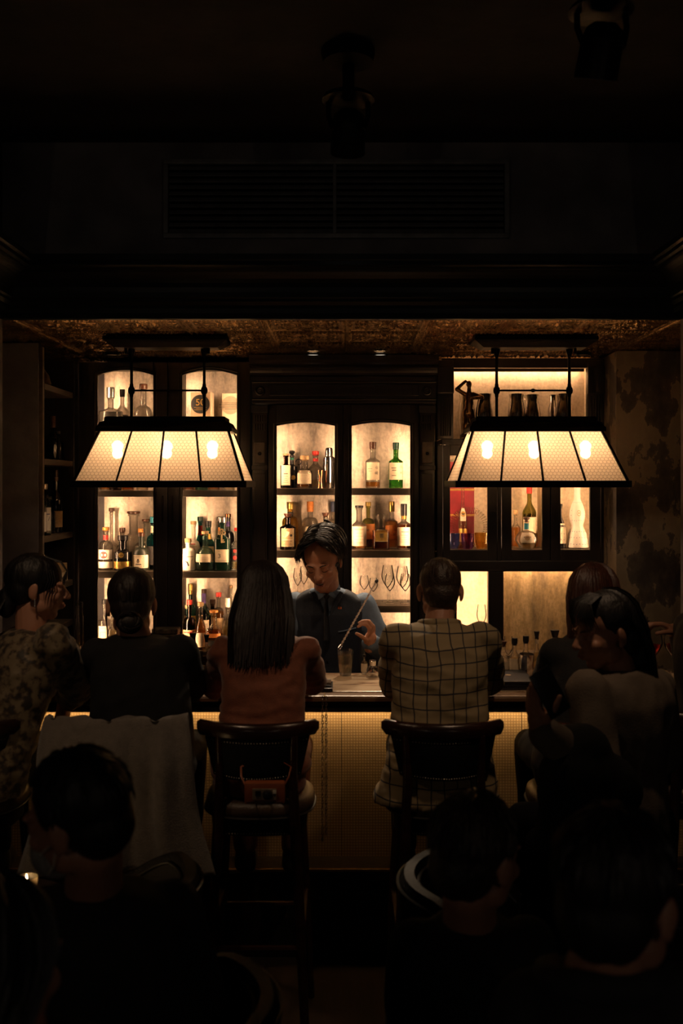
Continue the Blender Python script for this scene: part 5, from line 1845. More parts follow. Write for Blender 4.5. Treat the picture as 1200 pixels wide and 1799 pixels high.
# ---- mixing glass, spirit measure, towel, tray at the centre
mg = thing('mixing_glass', 'tapered mixing glass of golden drink in front of the bartender', 'glass', (WX(607, 4.50), 4.50, zB))
s_ = 4.5 / F
mo = [(0, 1), (9.5, 0), (10.2, 1), (13, 22), (14.5, 45), (13.9, 45), (12.3, 22), (9.3, 6), (0, 5)]
obj('body', MB().lathe([(a * s_, b_ * s_) for a, b_ in mo], 28), G_clear, mg, True, 50, world=False)
obj('drink', MB().lathe([(0, 5.3 * s_), (9.0 * s_, 6.3 * s_), (11.9 * s_, 22 * s_), (12.9 * s_, 36 * s_), (0, 36 * s_)], 28), L_pale, mg, True, 50, world=False)
for k in range(2):
    c = Vector(((-4, 4, -3, 4)[k] * s_, (3, -4, -4, 4)[k] * s_, (12, 14, 25, 28)[k] * s_))
    q = MB().bbox(-.010, .010, -.010, .010, -.010, .010, .003).xf(Matrix.Translation(c) @ Euler((.5 * k, .7 * k, .3)).to_matrix().to_4x4())
    obj('ice_cube', q, G_clear, mg, True, 30, world=False)
metal_lathe('steel_bottle', 'small polished steel cobbler shaker beside the mixing glass', 'shaker', 655, 4.48, zB, [(0, .5), (10.5, 0), (11.4, 2), (11.2, 12), (9, 17), (6.4, 18.5), (0, 18.5)], M_chrome,
            parts=[('cap', [(0, 18.7), (5.6, 18.7), (6.2, 24), (6.8, 27), (6.2, 28.2), (0, 28.6)], M_chrome)])
bottle('cream-labelled bottle standing behind the bartender\'s wrist', 640, 4.53, zB, 11, 34, 'std', G_clear, L_pale, .6, 'screw', K_black, .1, [(.15, .62, 75, P_cream, [])])
tr = thing('bar_tray', 'small black rubber bar tray near the edge of the bar', 'tray', (WX(562, 4.22), 4.22, zB))
obj('base', MB().bbox(-.055, .055, -.075, .075, 0, .006, .002), K_black, tr, world=False)
for q in (MB().bbox(-.055, .055, -.075, -.069, .0065, .014, .002), MB().bbox(-.055, .055, .069, .075, .0065, .014, .002), MB().bbox(-.055, -.049, -.068, .068, .0065, .014, .002), MB().bbox(.049, .055, -.068, .068, .0065, .014, .002)):
    obj('rim', q, K_black, tr, world=False)
tw = thing('hand_towel', 'rolled white hand towel lying on the black tray', 'towel', (WX(563, 4.27), 4.235, zB + .0068))
sp = []
for k in range(46):
    a = k / 45 * 5 * PI
    r_ = .004 + .011 * k / 45
    sp.append((r_ * math.cos(a), r_ * math.sin(a) + .0157))
vs, fs = [], []
for x_ in np.linspace(-.046, .046, 7):
    for (u, v) in sp:
        vs.append((x_, u, max(v, .0004)))
m_ = len(sp)
for i in range(6):
    for k in range(m_ - 1):
        fs.append((i * m_ + k, (i + 1) * m_ + k, (i + 1) * m_ + k + 1, i * m_ + k + 1))
obj('roll', MB().add(vs, fs), mat('white_towel', (.70, .62, .52), .9, bump=.5, bump_s=260, noise_s=30, noise_amt=.1), tw, True, 80, world=False)

# ---- left end of the bar: pouring bottle, glass, stand
bottle('slim dark bottle with steel pouring spout beside the woman in floral blouse', 131, 4.42, zB, 16, 62, 'std', O_black, None, 0, 'flare', M_chrome, .16, group='things at the left end of the bar', solid=True)
tumbler('tall clear highball glass beside the pouring bottle', 147, 4.42, zB, 17, 58, G_clear, 'things at the left end of the bar', 'highball_glass', False, .8)
for px, lab in ((136, 'tall narrow clear bottle on the back counter, left one'), (143, 'tall narrow clear bottle on the back counter, right one')):
    bottle(lab, px, 5.78, .8995, 8, 110, make_profile(.78, .86, .5, 'dome'), G_clear, L_water, .6, 'screw', K_black, .06, group='narrow bottles on the back counter')
# tin box on the back counter
tb = thing('tin_box', 'patterned metal tin box on the back counter behind the woman in black', 'box', (WX(292, 5.75), 5.75, .8995))
w_, h_ = 44 * 5.75 / F / 2, WZ(1103, 5.75) - .8995
M_tinbox = mat('printed_tin', (.16, .13, .09), .35, .6, noise_s=45, col2=(.04, .035, .03))
obj('body', MB().bbox(-w_, w_, -.05, .05, 0, h_ - .03, .006), M_tinbox, tb, world=False)
obj('lid', MB().bbox(-w_ - .003, w_ + .003, -.053, .053, h_ - .0295, h_, .006), M_tinbox, tb, world=False)
bottle('squat decanter with black stopper at the left on the back counter', 339, 5.74, .8995, 25, 58, 'dome', G_clear, L_dark, .4, 'flare', K_black, .22, group='decanters on the back counter')
bottle('slim decanter with black stopper at the right on the back counter', 363, 5.74, .8995, 19, 55, 'dome', G_clear, L_amber, .4, 'flare', K_black, .18, group='decanters on the back counter')

# ---- far right: wine glasses on the bar
wine_glass('red wine glass with long stem at the far right end of the bar', 1150, 4.30, zB, 30, 96, .48, fill=L_red)
wine_glass('red wine glass at the very edge of the picture', 1180, 4.36, zB, 30, 92, .5, fill=L_red)
tumbler('cut-glass whisky tumbler on the far right of the bar', 1166, 4.20, zB, 28, 34, G_clear, None, 'whisky_tumbler')

# ---- bookcase contents
def on_shelf(px, Y, k):
    return WX(px, Y), Y, SHZ[k] + e


def case_bottle(label, x, Y, k, w, h, prof, gm, cm, cap, ch, labels=()):
    px = CX + x * F / Y
    t = thing('bottle', label, 'bottle', (x, Y, SHZ[k] + e), 0, 'bottles in the bookcase')
    p = PROFS[prof]
    hw, hh = w / 2, h * (1 - ch)
    out = [(r * hw, z * hh) for r, z in p]
    obj('body', MB().lathe(out + [(0, out[-1][1])], 22), gm, t, True, 60, world=False)
    obj('cap', MB().lathe([(r * p[-1][0] * hw, hh + .0006 + z * ch * h) for r, z in CAPS[cap]], 16), cm, t, True, 40, world=False)
    for lb in labels:
        link(bpy.data.objects.new('label', label_mesh(p, hw, hh, 2.0, 1.0, *lb[:5], .25)), t)
    return t


case_bottle('dark wine bottle with brown foil on the second bookcase shelf', -1.645, 5.68, 1, .075, .25, 'wine', O_black, K_brown, 'foil', .12)
case_bottle('short dark bottle at the back of the second bookcase shelf', -1.655, 5.80, 1, .07, .17, 'std', O_black, K_black, 'screw', .08)
case_bottle('clear spirit bottle with red stripe at the front of third bookcase shelf', -1.632, 5.38, 2, .075, .30, 'std', G_clear, K_silver, 'screw', .22, [(.1, .55, 70, P_white, [('bar', -.9, -.2, .2, .8, P_red)])])
case_bottle('clear spirit bottle with picture label, second on third bookcase shelf', -1.635, 5.475, 2, .075, .28, 'std', G_clear, K_silver, 'screw', .1, [(.1, .6, 70, P_white, bird(P_blue))])
case_bottle('dark green bottle with cream label on third bookcase shelf', -1.655, 5.555, 2, .07, .22, 'whisky', O_dgreen, K_black, 'screw', .08, [(.06, .35, 70, P_cream, [])])
case_bottle('dark blue bottle beside the tall one on third bookcase shelf', -1.66, 5.64, 2, .075, .21, 'whisky', O_black, K_black, 'screw', .08)
case_bottle('tall long-necked dark bottle at the back of third bookcase shelf', -1.645, 5.73, 2, .080, .36, 'wine', O_black, K_brown, 'foil', .08, [(.1, .38, 70, P_tan, [])])
bkx = thing('boxed_set', 'pair of stacked pale cartons on the fourth bookcase shelf', 'box', (-1.67, 5.72, SHZ[3] + e))
obj('carton', MB().bbox(-.07, .07, -.10, .10, 0, .055, .003), P_cream, bkx, world=False)
obj('carton', MB().bbox(-.066, .068, -.09, .095, .0555, .105, .003), P_tan, bkx, world=False)
# carved wooden ornament on the top shelf
on = MB()
for k in range(7):
    a = k / 6
    on.tube([(-.05 + .018 * k, -.02, 0), (-.045 + .014 * k, -.01, .05), (-.03 + .008 * k, 0, .10 - .02 * a), (-.028 + .002 * k, .01, .19 - .06 * a)], [.014, .016, .013, .004], 7)
t = obj('carved_ornament', blob(on, .006, 2), mat('carved_wood', (.12, .075, .04), .55, noise_s=30, bump=.3, bump_s=80))
t.location = (-1.66, 5.48, SHZ[0])
tag(t, 'carved wooden fan ornament on the top shelf of the bookcase', 'ornament')

# ---- bronze figure with raised arm in the upper niche
fg = thing('bronze_figure', 'small bronze figure of a dancer with raised arm beside the steel tins', 'figurine', (WX(823, Yf - .03), Yf - .03, zN))
S = .37
M_brz = mat('bronze', (.20, .11, .045), .28, .95, noise_s=25, noise_amt=.5)
f = MB()
f.cap2((.0, 0, .44 * S), (.004, 0, .60 * S), 0.0585 * S, 0.0715 * S)
f.ell((.004, -.004, .68 * S), (.075 * S, .05 * S, .10 * S))
f.ell((.0, 0, .50 * S), (.07 * S, .055 * S, .06 * S))
f.cap2((.004, 0, .76 * S), (.004, -.002, .83 * S), 0.0364 * S, 0.0338 * S)
f.ell((.004, -.004, .90 * S), (.045 * S, .055 * S, .062 * S))
f.ell((.004, .012, .91 * S), (.05 * S, .05 * S, .055 * S))
f.cap2((-.02, 0, .74 * S), (-.072, -.01, .82 * S), 0.0390 * S, 0.0338 * S).cap2((-.072, -.01, .82 * S), (-.018, -.01, .95 * S), 0.0312 * S, 0.0234 * S)
f.cap2((.028, 0, .74 * S), (.078, -.03, .68 * S), 0.0390 * S, 0.0338 * S).cap2((.078, -.03, .68 * S), (.012, -.055, .655 * S), 0.0312 * S, 0.0234 * S)
f.cap2((-.014, 0, .46 * S), (-.020, -.006, .24 * S), .05 * S, .034 * S).cap2((-.020, -.006, .24 * S), (-.018, .004, .05 * S), 0.0416 * S, 0.0260 * S)
f.cap2((.016, 0, .46 * S), (.026, -.012, .25 * S), .05 * S, .034 * S).cap2((.026, -.012, .25 * S), (.016, .006, .05 * S), 0.0416 * S, 0.0260 * S)
f.ell((-.018, -.01, .045 * S), (.02 * S, .05 * S, .02 * S)).ell((.016, -.008, .045 * S), (.02 * S, .05 * S, .02 * S))
obj('figure', blob(f, .0035, 2), M_brz, fg)
obj('plinth', MB().lathe([(0, 0), (.045, 0), (.046, .006), (.040, .011), (0, .0115)], 24), M_brz, fg, True, 40, world=False)

# ================================================================== STOOLS AND CHAIRS
def rail_curve(w, bow, n=9):
    return [(-w + 2 * w * k / (n - 1), bow * (abs(2 * k / (n - 1) - 1) ** 2)) for k in range(n)]


def bar_stool(X, Y, label, rotz=0.0):
    """bar stool facing +Y: crest rail, nailed pad, posts, seat with piping, apron, legs, foot ring"""
    t = thing('bar_stool', label, 'bar stool', (X, Y, 0), rotz, 'leather bar stools along the bar')
    yb = -.205
    cu = rail_curve(.200, .075)
    r1 = MB()
    pts = [(x, yb + y, 1.105) for x, y in cu]
    vs, fs = [], []
    n = len(pts)
    prof_ = [(-.016, -.024), (-.020, 0), (-.014, .020), (0, .026), (.014, .020), (.018, 0), (.012, -.024)]
    pts = [(-.214, yb + .090, 1.107)] + pts + [(.214, yb + .090, 1.107)]
    n = len(pts)
    for i, (x, y, z) in enumerate(pts):
        k = .45 if i in (0, n - 1) else 1.0
        for a, b_ in prof_:
            vs.append((x, y + a * k, z + b_ * k))
    m = len(prof_)
    for i in range(n - 1):
        for k in range(m):
            fs.append((i * m + k, (i + 1) * m + k, (i + 1) * m + (k + 1) % m, i * m + (k + 1) % m))
    fs += [tuple(range(m - 1, -1, -1)), tuple((n - 1) * m + k for k in range(m))]
    obj('crest_rail', r1.add(vs, fs), M_chairwood, t, True, 60, world=False)
    # upholstered pad, bowed, narrowing downward
    vs, fs = [], []
    nu, nv = 12, 6
    for side in (0, 1):
        for j in range(nv + 1):
            v = j / nv
            w = .182 - .030 * v
            z = 1.078 - .135 * v
            for i in range(nu + 1):
                u = i / nu * 2 - 1
                th = .017 * (1 - .5 * u ** 4) * (1 - .4 * (2 * v - 1) ** 4)
                y = yb + .062 * u * u + .004 + (th if side else -th)
                vs.append((u * w, y, z - .006 * (1 - u * u) * v))
    q = (nu + 1) * (nv + 1)
    for j in range(nv):
        for i in range(nu):
            a = j * (nu + 1) + i
            fs.append((a, a + nu + 1, a + nu + 2, a + 1))
            fs.append((q + a, q + a + 1, q + a + nu + 2, q + a + nu + 1))
    edge = [i for i in range(nu + 1)] + [(j + 1) * (nu + 1) - 1 for j in range(1, nv + 1)] + [nv * (nu + 1) + i for i in range(nu - 1, -1, -1)] + [j * (nu + 1) for j in range(nv - 1, 0, -1)]
    for a, b_ in zip(edge, edge[1:] + edge[:1]):
        fs.append((a, b_, q + b_, q + a))
    pad = obj('back_pad', MB().add(vs, fs), M_leather, t, True, 50, world=False)
    # nail heads along the pad edges
    for (z, w, dv) in ((1.066, .176, .09), (.950, .150, .95)):
        for k in range(34):
            u = -1 + 2 * (k + .5) / 34
            obj('nail', NAIL, None, pad).location = (u * w, yb + .062 * u * u + .004 - .0165 * (1 - .45 * u ** 4) * (1 - .4 * (2 * dv - 1) ** 4) - .001, z - .006 * (1 - u * u) * dv)
    for sx in (-1, 1):
        obj('post', MB().tube([(sx * .128, yb + .028, 1.085), (sx * .125, yb + .030, .95), (sx * .130, yb + .028, .80), (sx * .150, yb + .018, .45), (sx * .172, yb - .012, 0.0)], [.015, .016, .019, .018, .015], 10), M_chairwood, t, True, world=False)
        obj('leg', MB().tube([(sx * .135, .150, .80), (sx * .155, .165, .45), (sx * .175, .185, 0.0)], [.020, .018, .015], 10), M_chairwood, t, True, world=False)
    # seat: rounded cushion with piping on an apron
    obj('seat', MB().lathe([(0, .79), (.178, .79), (.192, .80), (.196, .82), (.190, .842), (.165, .855), (.09, .862), (0, .864)], 36, 2.6), M_seat, t, True, 60, world=False)
    pp = [sect(2 * PI * k / 36, .197, 2.6, 1.0) for k in range(37)]
    obj('piping', MB().tube([(x, y, .803) for x, y in pp], .0045, 6, False), M_pipe, t, True, world=False)
    ap = obj('apron', MB().lathe([(.140, .735), (.168, .735), (.172, .788), (.140, .788)], 36, 3.2, closed=True), M_leather, t, True, 40, world=False)
    for k in range(22):
        obj('nail', NAIL, None, ap).location = (-.11 + .22 * (k + .5) / 22, -.1705, .745)
    for z, sx0, sx1, y0_, y1_ in ((.36, -.160, .160, yb + .012, yb + .012), (.36, -.160, .160, .170, .170)):
        obj('stretcher', MB().tube([(sx0, y0_, z), (sx1, y1_, z)], .011, 8), M_chairwood, t, True, world=False)
    for sx in (-1, 1):
        obj('stretcher', MB().tube([(sx * .158, yb + .012, .42), (sx * .158, .170, .42)], .011, 8), M_chairwood, t, True, world=False)
    return t


M_pipe = mat('leather_piping', (.016, .014, .012), .45, noise_s=20)
M_seat = mat('brown_leather', (.05, .028, .014), .38, bump=.2, bump_s=160, noise_s=14, noise_amt=.4)
nm_ = MB().lathe([(0, .0022), (.0018, .0018), (.0028, 0)], 6).xf(Matrix.Rotation(PI / 2, 4, 'X'))
NAIL = mesh_of('nail', nm_, True)
NAIL.materials.append(mat('nail_head', (.42, .38, .33), .3, .9, noise_s=30))

SY = 3.60
STOOLS = {'w1': WX(-78, 3.45), 'w2': WX(208, 3.45), 'w3': WX(452, 3.45), 'm': WX(779, 3.45), 'w6': WX(1040, 3.45)}
bar_stool(STOOLS['w1'], SY, 'leather bar stool under the woman in floral blouse at left edge')
bar_stool(STOOLS['w2'], SY, 'leather bar stool hung with a pale coat')
bar_stool(STOOLS['w3'], SY, 'leather bar stool with nailed back under the woman in rust top')
bar_stool(STOOLS['m'], SY, 'leather bar stool with nailed back under the man in plaid blazer')
bar_stool(STOOLS['w6'], SY, 'leather bar stool under the long-haired woman in black')


# ---- pale coat hung over the second stool
def coat():
    X0, yb = STOOLS['w2'], SY - .205
    vs, fs = [], []
    nu, nv = 44, 40
    for j in range(nv + 1):
        v = j / nv
        for i in range(nu + 1):
            u = i / nu * 2 - 1
            if v < .14:                        # front flap over the rail
                k = v / .14
                z = 1.00 + .150 * math.sin(k * PI / 2)
                y = yb + .050 - .078 * k * k + .055 * u * u
                w = .232
            else:
                k = (v - .14) / .86
                z = 1.150 - .48 * k - .02 * u * u * k
                y = yb - .028 - .035 * k - .05 * math.sin(min(1, k * 3) * PI / 2) + .055 * u * u * (1 - k)
                w = .232 + .085 * k
            fold = .026 * math.sin(u * 9 + 1.3 + k * 1.5) * min(1, k * 1.6) + .012 * math.sin(u * 21 + 2.1 * k) * min(1, k * 2)
            vs.append((X0 + u * w + .03 * k * (v > .14) + .012 * math.sin(7 * v) * u, y - fold, z + .002 * math.sin(u * 6)))
    for j in range(nv):
        for i in range(nu):
            a = j * (nu + 1) + i
            fs.append((a, a + 1, a + nu + 2, a + nu + 1))
    return MB().add(vs, fs)


M_coat = mat('pale_wool', (.20, .175, .150), .95, noise_s=40, noise_amt=.2, bump=.4, bump_s=220, sheen=.3)
ct = thing('coat', 'pale wool coat draped over the back of a bar stool', 'coat', (STOOLS['w2'], SY - .25, .66))
o = obj('coat_body', coat(), M_coat, ct, True, 80)
sm = o.modifiers.new('thickness', 'SOLIDIFY')
sm.thickness = .007
sl = MB()
xs_ = STOOLS['w2']
sl.tube([(xs_ - .20, SY - .268, 1.05), (xs_ - .235, SY - .31, .93), (xs_ - .25, SY - .325, .78), (xs_ - .255, SY - .33, .69)], [.030, .038, .036, .033], 12, True, .6)
obj('sleeve', blob(sl, .008, 3, .004, (20, 20, 12)), M_coat, ct)

# ---- orange instant camera hanging behind the third stool
cmx, cmz = WX(465, 3.32), WZ(1393, 3.32)
ic = thing('instant_camera', 'orange instant camera hanging behind the stool of the woman in rust top', 'camera', (cmx, 3.33, cmz - .036))
M_org = mat('orange_plastic', (.28, .075, .025), .45, noise_s=20, noise_amt=.15)
obj('body', MB().bbox(-.067, .067, -.020, .020, 0, .072, .008), M_org, ic, True, 40, world=False)
obj('front_panel', MB().bbox(-.040, .040, -.025, -.0205, .016, .054, .003), P_grey, ic, world=False)
l_ = MB().lathe([(0, .012), (.008, .012), (.014, .009), (.017, 0)], 20).xf(Matrix.Translation((.010, -.0252, .034)) @ Matrix.Rotation(PI / 2, 4, 'X'))
obj('lens', l_, K_black, ic, True, world=False)
obj('viewfinder', MB().bbox(-.030, -.012, -.0285, -.0252, .030, .048, .002), K_black, ic, world=False)
obj('flash', MB().bbox(.028, .040, -.0285, -.0252, .038, .050, .002), K_white, ic, world=False)
obj('base_strip', MB().bbox(-.060, .060, -.0225, -.0202, .003, .011, .001), K_brown, ic, world=False)
obj('strap', MB().tube([(-.066, 0, .06), (-.080, .012, .085), (-.085, .05, .105), (-.06, .075, .112)], .004, 6, True, .5), M_org, ic, True, world=False)
obj('strap', MB().tube([(.066, 0, .06), (.080, .012, .085), (.085, .05, .105), (.06, .075, .112)], .004, 6, True, .5), M_org, ic, True, world=False)

# ---- chain strap hanging from the bar edge
ch = thing('chain_strap', 'thin metal chain strap hanging from the edge of the bar', 'chain', (WX(570, 4.05), 4.05, WZ(1480, 4.05)))
lk = MB()
zt_, zb_ = ZBAR + .004, WZ(1478, 4.05)
for dx in (-.008, .007):
    z, k = zt_ - .01, 0
    while z > zb_ + (0 if dx < 0 else .02):
        a = k % 2 * PI / 2
        pts = [(WX(570, 4.05) + dx + .0042 * math.cos(q) * math.cos(a), 4.052 + .0042 * math.cos(q) * math.sin(a), z + .008 * math.sin(q)) for q in np.linspace(0, 2 * PI, 9)]
        lk.tube(pts, .0019, 4, False)
        z -= .0125
        k += 1
o = obj('links', lk, mat('steel_chain', (.40, .34, .28), .35, .9, noise_s=60), ch, True, 80)
o['kind'] = 'stuff'
obj('hook', MB().tube([(0, .0, zt_ - .012 - zb_), (0, -.004, zt_ + .003 - zb_), (0, .02, zt_ + .006 - zb_), (0, .06, zt_ + .0035 - zb_)], .0025, 8), M_brass, ch, True, world=False)


# ---- low barrel chairs in the foreground
def barrel_chair(X, Y, back, label, r=.27):
    """round-backed leather armchair; back = world angle the backrest is centred on"""
    t = thing('barrel_chair', label, 'armchair', (X, Y, 0), back, 'round-backed armchairs in front')
    vs, fs = [], []
    n = 26
    prof_ = [(r, .30), (r + .006, .60), (r + .004, .84), (r - .012, .875), (r - .040, .875), (r - .056, .84), (r - .062, .60), (r - .062, .30)]
    span = math.radians(105)
    for i in range(n + 1):
        a = -span + 2 * span * i / n
        drop = .16 * max(0, abs(a) / span - .45) ** 1.4 * 2
        for k, (q, z) in enumerate(prof_):
            vs.append((q * math.cos(a), q * math.sin(a), z - (drop if z > .55 else 0)))
    m = len(prof_)
    for i in range(n):
        for k in range(m):
            fs.append((i * m + k, (i + 1) * m + k, (i + 1) * m + (k + 1) % m, i * m + (k + 1) % m))
    fs += [tuple(range(m)), tuple(n * m + k for k in range(m - 1, -1, -1))]
    bkp = obj('backrest', MB().add(vs, fs), M_leather, t, True, 60, world=False)
    for rr_, zz in ((r + .005, .852), (r - .053, .852)):
        pts = []
        for i in range(n + 1):
            a = -span + 2 * span * i / n
            drop = .16 * max(0, abs(a) / span - .45) ** 1.4 * 2
            pts.append((rr_ * math.cos(a), rr_ * math.sin(a), zz - drop))
        obj('piping', MB().tube(pts, .005, 6), M_pipe, bkp, True, world=False)
    obj('seat', MB().lathe([(0, .30), (r - .066, .30), (r - .064, .40), (r - .08, .43), (0, .445)], 30, 2.3), M_leather, t, True, 60, world=False)
    obj('base', MB().lathe([(0, .20), (r - .01, .20), (r - .008, .298), (0, .298)], 30), M_wood, t, True, 40, world=False)
    for a in (PI / 4, 3 * PI / 4, -PI / 4, -3 * PI / 4):
        q = r - .06
        obj('leg', MB().tube([(q * math.cos(a), q * math.sin(a), .20), (q * 1.08 * math.cos(a), q * 1.08 * math.sin(a), 0)], [.018, .012], 8), M_chairwood, t, True, world=False)
    return t


barrel_chair(-.400, 2.08, 0.1, 'round-backed leather armchair of the masked person at lower left')
barrel_chair(-.66, 2.74, -.1, 'round-backed leather armchair behind the masked person')
barrel_chair(.435, 2.14, PI, 'round-backed leather armchair of the brown-haired person at lower right')
barrel_chair(.43, 2.74, PI - .15, 'round-backed leather armchair nearer the bar behind brown-haired person')

# ---- little table with a tea light
tb = thing('side_table', 'small round dark table with a tea light at the lower left', 'table', (-.98, 2.86, 0))
obj('table_top', MB().lathe([(0, .715), (.20, .715), (.21, .722), (.21, .734), (.20, .74), (0, .74)], 40), M_chairwood, tb, True, 40, world=False)
obj('column', MB().tube([(0, 0, .02), (0, 0, .40), (0, 0, .714)], [.03, .022, .03], 14), M_iron, tb, True, world=False)
obj('foot', MB().lathe([(0, 0), (.16, 0), (.16, .012), (.04, .03), (0, .03)], 30), M_iron, tb, True, 40, world=False)
tl = thing('tea_light', 'small lit tea light in a glass holder on the side table', 'candle', (WX(47, 2.95), 2.95, .7405))
obj('holder', MB().lathe([(0, 0), (.026, 0), (.030, .004), (.032, .045), (.0295, .045), (.027, .007), (0, .006)], 24), glass('frosted_holder', (1.0, .86, .62), .6), tl, True, 50, world=False)
obj('wax', MB().lathe([(0, .0065), (.024, .0065), (.0245, .026), (0, .0255)], 20), mat('candle_wax', (.80, .66, .45), .5, noise_s=10, noise_amt=.05), tl, True, 50, world=False)
obj('flame', MB().lathe([(0, .029), (.0035, .033), (.0042, .038), (.0022, .046), (0, .054)], 10), emit('candle_flame', (1, .62, .25), 120), tl, True, world=False)
ld = bpy.data.lights.new('candle_light', 'POINT')
ld.energy = .14
ld.color = (1, .6, .28)
ld.shadow_soft_size = .008
lo = bpy.data.objects.new('candle_light', ld)
lo.location = (0, 0, .062)
link(lo, tl)

# ================================================================== PEOPLE
def skin_mat(name, c):
    if name in MATS:
        return MATS[name]
    m, nt, b = new_mat(name)
    L = nt.links.new
    tc = N(nt, 'ShaderNodeTexCoord')
    nz = N(nt, 'ShaderNodeTexNoise')
    nz.inputs['Scale'].default_value = 18
    L(tc.outputs['Object'], nz.inputs['Vector'])
    cr = N(nt, 'ShaderNodeValToRGB')
    cr.color_ramp.elements[0].color = (c[0] * .86, c[1] * .78, c[2] * .74, 1)
    cr.color_ramp.elements[1].color = (*c, 1)
    L(nz.outputs['Fac'], cr.inputs['Fac'])
    L(cr.outputs['Color'], b.inputs['Base Color'])
    b.inputs['Roughness'].default_value = 0.48
    b.inputs['Subsurface Weight'].default_value = 0.12
    b.inputs['Subsurface Radius'].default_value = (.012, .005, .003)
    MATS[name] = m
    return m


SKIN = skin_mat('skin', (.60, .31, .20))
SKIN2 = skin_mat('skin_warm', (.42, .21, .13))
HAIR_K = mat('black_hair', (.008, .006, .006), .52, noise_s=60, stretch=(1, 1, .15), noise_amt=.5, bump=.3, bump_s=120)
HAIR_B = mat('dark_brown_hair', (.013, .006, .0045), .55, noise_s=60, stretch=(1, 1, .15), noise_amt=.5, bump=.3, bump_s=120)
HAIR_R = mat('auburn_hair', (.060, .018, .010), .50, noise_s=60, stretch=(1, 1, .15), noise_amt=.5, bump=.3, bump_s=120)
HAIR_M = mat('brown_hair', (.045, .026, .016), .45, noise_s=60, noise_amt=.5, bump=.4, bump_s=160)
LIP = mat('lips', (.30, .09, .07), .4, noise_s=40, noise_amt=.15)
DARKIN = mat('mouth_inside', (.03, .008, .008), .6, noise_s=20, noise_amt=.3)
TEETH = mat('teeth', (.60, .55, .46), .35, noise_s=30, noise_amt=.05)


def head_shape(neck=True, open_mouth=False, ears=True, wide=1.0, neck_to=None):
    """head with face towards -Y, origin between the ears"""
    mb = MB()
    w = wide
    mb.ell((0, .014, .036), (.076 * w, .096, .086), 20)
    mb.ell((0, -.028, -.022), (.063 * w, .066, .082), 20)
    mb.ell((0, -.052, -.088), (.030 * w, .028, .022), 12)
    for s in (-1, 1):
        mb.ell((s * .046 * w, -.012, -.058), (.019, .036, .030), 12)
        mb.ell((s * .029, -.080, .024), (.026, .014, .009), 12)
        mb.ell((s * .042 * w, -.064, -.022), (.021, .021, .021), 12)
        mb.ell((s * .031, -.081, .004), (.0145, .010, .0085), 12)
        mb.ell((s * .0125, -.100, -.026), (.0085, .010, .0075), 10)
        if ears:
            R = Euler((0.15, 0, s * .35)).to_matrix()
            mb.ell((s * .079 * w, .014, -.004), (.0085, .019, .032), 14, R)
            mb.ell((s * .077 * w, .008, -.028), (.008, .011, .012), 10)
    mb.cap2((0, -.088, .014), (0, -.112, -.021), .0095, .0125, 10)
    dz = .008 if open_mouth else 0
    mb.ell((0, -.092, -.049), (.023, .011, .0065), 12)
    mb.ell((0, -.089, -.063 - dz), (.019, .011, .0068), 12)
    if neck:
        nb = neck_to if neck_to is not None else Vector((0, .040, -.185))
        mb.cap2((0, .022, -.065), nb, .053, .058, 14)
    return mb


def hand_shape(d, n, s, size=1.0, curl=(.35, .40, .45, .5), spread=.05, thumb=(.6, .5), length=None, pinch=None):
    """hand from the wrist at the origin: d along the fingers, n out of the palm, s towards the thumb"""
    d, n, s = Vector(d).normalized(), Vector(n).normalized(), Vector(s).normalized()
    mb = MB()
    k = size
    Rm = Matrix((s, d, n)).transposed()
    mb.ell(d * .050 * k, (.040 * k, .052 * k, .0165 * k), 14, Rm)
    mb.cap2(d * -.03 * k, d * .03 * k, .027 * k, .030 * k, 12)
    mb.ell(d * .035 * k + s * .024 * k + n * .010 * k, (.018 * k, .032 * k, .016 * k), 12, Rm)
    lens = ((.040, .024, .020), (.044, .028, .021), (.041, .026, .020), (.033, .020, .018))
    for i in range(4):
        off = (.027, .009, -.009, -.026)[i] * k
        p = d * (.088, .094, .090, .080)[i] * k + s * off
        dirv = (d + s * (1.5 - i) * spread).normalized()
        a = 0.0
        r0 = (.0092, .0094, .0088, .0078)[i] * k
        mb.cap2(p - dirv * .028 * k, p, r0 * 1.12, r0 * 1.05, 10)
        for j in range(3):
            a += curl[i] * (1.0, 1.15, .8)[j]
            dj = (dirv * math.cos(a) + n * math.sin(a)).normalized()
            q = p + dj * lens[i][j] * k
            mb.cap2(p, q, r0 * (1 - .08 * j), r0 * (.94 - .1 * j), 10)
            p = q
    p = d * .028 * k + s * .034 * k + n * .006 * k
    for j, ln in enumerate((.036, .030, .024)):
        a = thumb[0] - .25 * j
        dj = (d * math.cos(a) + s * math.sin(a) * (1 - .25 * j) + n * thumb[1] * (.5 + .4 * j)).normalized()
        q = p + dj * ln * k
        mb.cap2(p, q, (.0125 - .0014 * j) * k, (.0115 - .0016 * j) * k, 10)
        p = q
    return mb


def loft(mb, secs, n=22, sup=2.3):
    """closed trunk through sections (centre, half width, half depth, yaw)"""
    vs = []
    for c, rx, ry, yaw in secs:
        c = Vector(c)
        cs, sn = math.cos(yaw), math.sin(yaw)
        for i in range(n):
            x, y = sect(2 * PI * i / n, 1.0, sup, 1.0)
            x, y = x * rx, y * ry
            vs.append(c + Vector((x * cs - y * sn, x * sn + y * cs, 0)))
    m = len(secs)
    fs = [(j * n + i, j * n + (i + 1) % n, (j + 1) * n + (i + 1) % n, (j + 1) * n + i) for j in range(m - 1) for i in range(n)]
    fs += [tuple(range(n - 1, -1, -1)), tuple((m - 1) * n + i for i in range(n))]
    return mb.add(vs, fs)


